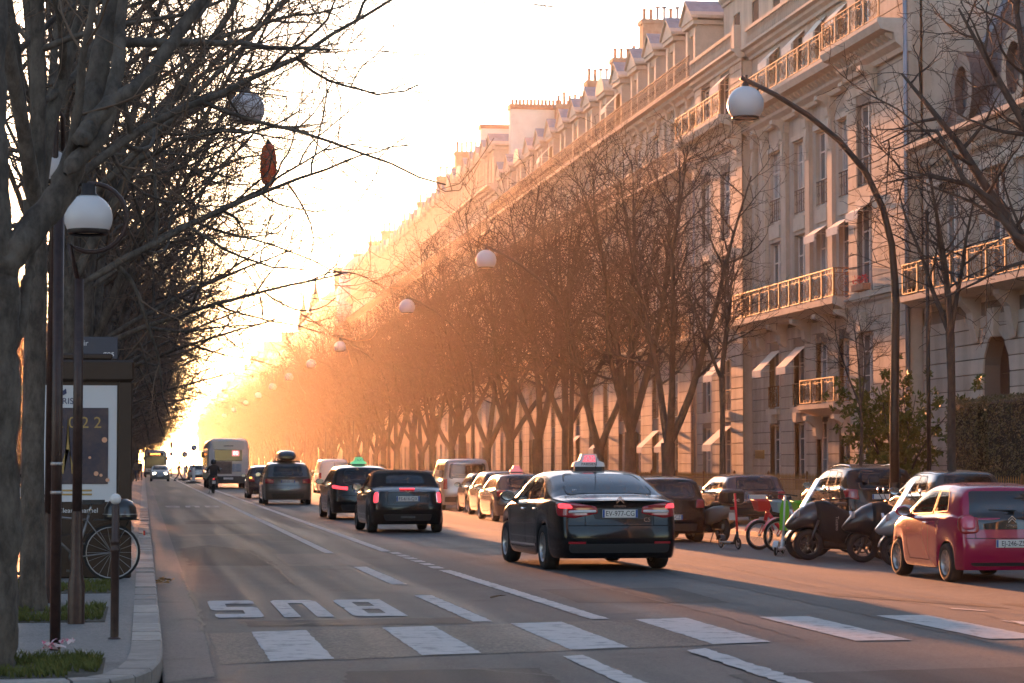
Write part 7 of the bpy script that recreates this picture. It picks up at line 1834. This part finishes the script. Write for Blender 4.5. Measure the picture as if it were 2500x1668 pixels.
EDG = [('pelvis', 'waist'), ('waist', 'chest'), ('chest', 'neck'), ('neck', 'head'), ('head', 'crown'), ('chest', 'shL'), ('shL', 'elL'), ('elL', 'handL'), ('chest', 'shR'), ('shR', 'elR'), ('elR', 'handR'), ('pelvis', 'hipL'), ('hipL', 'kneeL'), ('kneeL', 'ankL'), ('ankL', 'footL'), ('pelvis', 'hipR'), ('hipR', 'kneeR'), ('kneeR', 'ankR'), ('ankR', 'footR')]
def walk(st=.32, sw=.22):
    return dict(pelvis=((0, 0, .93), (.15, .11)), waist=((0, .01, 1.10), (.14, .10)), chest=((0, .02, 1.34), (.17, .12)), neck=((0, .03, 1.50), .055), head=((0, .045, 1.62), (.085, .10)), crown=((0, .04, 1.70), (.07, .08)),
                shL=((-.19, .02, 1.40), .062), elL=((-.23, -sw*.6, 1.14), .045), handL=((-.22, -sw*.2, .90), .035), shR=((.19, .02, 1.40), .062), elR=((.23, sw*.6, 1.15), .045), handR=((.21, sw*1.5, .97), .035),
                hipL=((-.09, 0, .88), .095), kneeL=((-.09, st*.55, .50), .065), ankL=((-.09, st, .10), .042), footL=((-.09, st+.06, .05), .04), hipR=((.09, 0, .88), .095), kneeR=((.09, -st*.2, .49), .065), ankR=((.09, -st*1.1, .14), .042), footR=((.09, -st*1.05, .06), .04))
C_DARK = mat('dark_coat', (.02, .018, .018), .8); C_BLUE = mat('navy_coat', (.03, .035, .06), .8); C_TAN = mat('tan_coat', (.22, .15, .09), .8); C_JEAN = mat('jeans', (.03, .04, .07), .8)
person('person', 'pedestrian in dark coat striding across the road by the arrow signs', (3.2, 222, 0), rad(-85), walk(.36), C_DARK, legs=C_JEAN)
person('person', 'pedestrian in tan coat walking on the left pavement by the trees', (-.55, 205, .11), rad(170), walk(.25), C_TAN, legs=C_JEAN)
person('person', 'pedestrian in navy coat walking ahead on the left pavement', (-.25, 214, .11), rad(10), walk(.22), C_BLUE, legs=C_DARK)
person('person', 'pedestrian in dark coat far off crossing towards the bus', (4.6, 262, 0), rad(90), walk(.3), C_DARK)
rs = scooter('motor_scooter', 'black delivery scooter ridden beside the lane line behind the bus', (3.64, 127.4, 0), 0, False, False, M_SCB, False, False)
MB().lathe([(.001, -.01), (.03, 0), (.03, .02)], (0, -.52, .75), 'y', 10).build('lit_tail_light', M_LENSLIT, rs)
J = dict(pelvis=((0, .12, .90), (.18, .15)), waist=((0, .16, 1.08), (.17, .13)), chest=((0, .24, 1.32), (.20, .14)), neck=((0, .28, 1.48), .06), head=((0, .32, 1.60), (.085, .1)), crown=((0, .32, 1.68), (.07, .08)),
         shL=((-.21, .25, 1.38), .07), elL=((-.32, .50, 1.18), .055), handL=((-.33, .92, 1.12), .04), shR=((.21, .25, 1.38), .07), elR=((.32, .50, 1.18), .055), handR=((.33, .92, 1.12), .04),
         hipL=((-.11, .15, .88), .11), kneeL=((-.24, .62, .80), .085), ankL=((-.2, .68, .42), .055), footL=((-.2, .76, .36), .045), hipR=((.11, .15, .88), .11), kneeR=((.24, .62, .80), .085), ankR=((.2, .68, .42), .055), footR=((.2, .76, .36), .045))
person('person', 'rider in black with dark helmet sitting on the delivery scooter', (3.64, 127.4, 0), 0, J, C_DARK, helmet=M_SCB)
# ------------------------------------------------------------ evening haze over the whole avenue
hz = MB().box(-1600, 1600, -320, 2700, -1.2, 46).build('haze', None); tag(hz, 'thin warm evening haze filling the avenue', 'haze', kind='stuff')
hm = bpy.data.materials.new('haze'); hm.use_nodes = True; hn = hm.node_tree.nodes; hn.remove(hn['Principled BSDF'])
pvn = hn.new('ShaderNodeVolumePrincipled'); pvn.inputs['Color'].default_value = (.96, .90, .84, 1); pvn.inputs['Density'].default_value = HAZE_D
pvn.inputs['Anisotropy'].default_value = HAZE_G
hm.node_tree.links.new(pvn.outputs[0], hn['Material Output'].inputs['Volume'])
hz.data.materials.append(hm); hz.visible_shadow = True
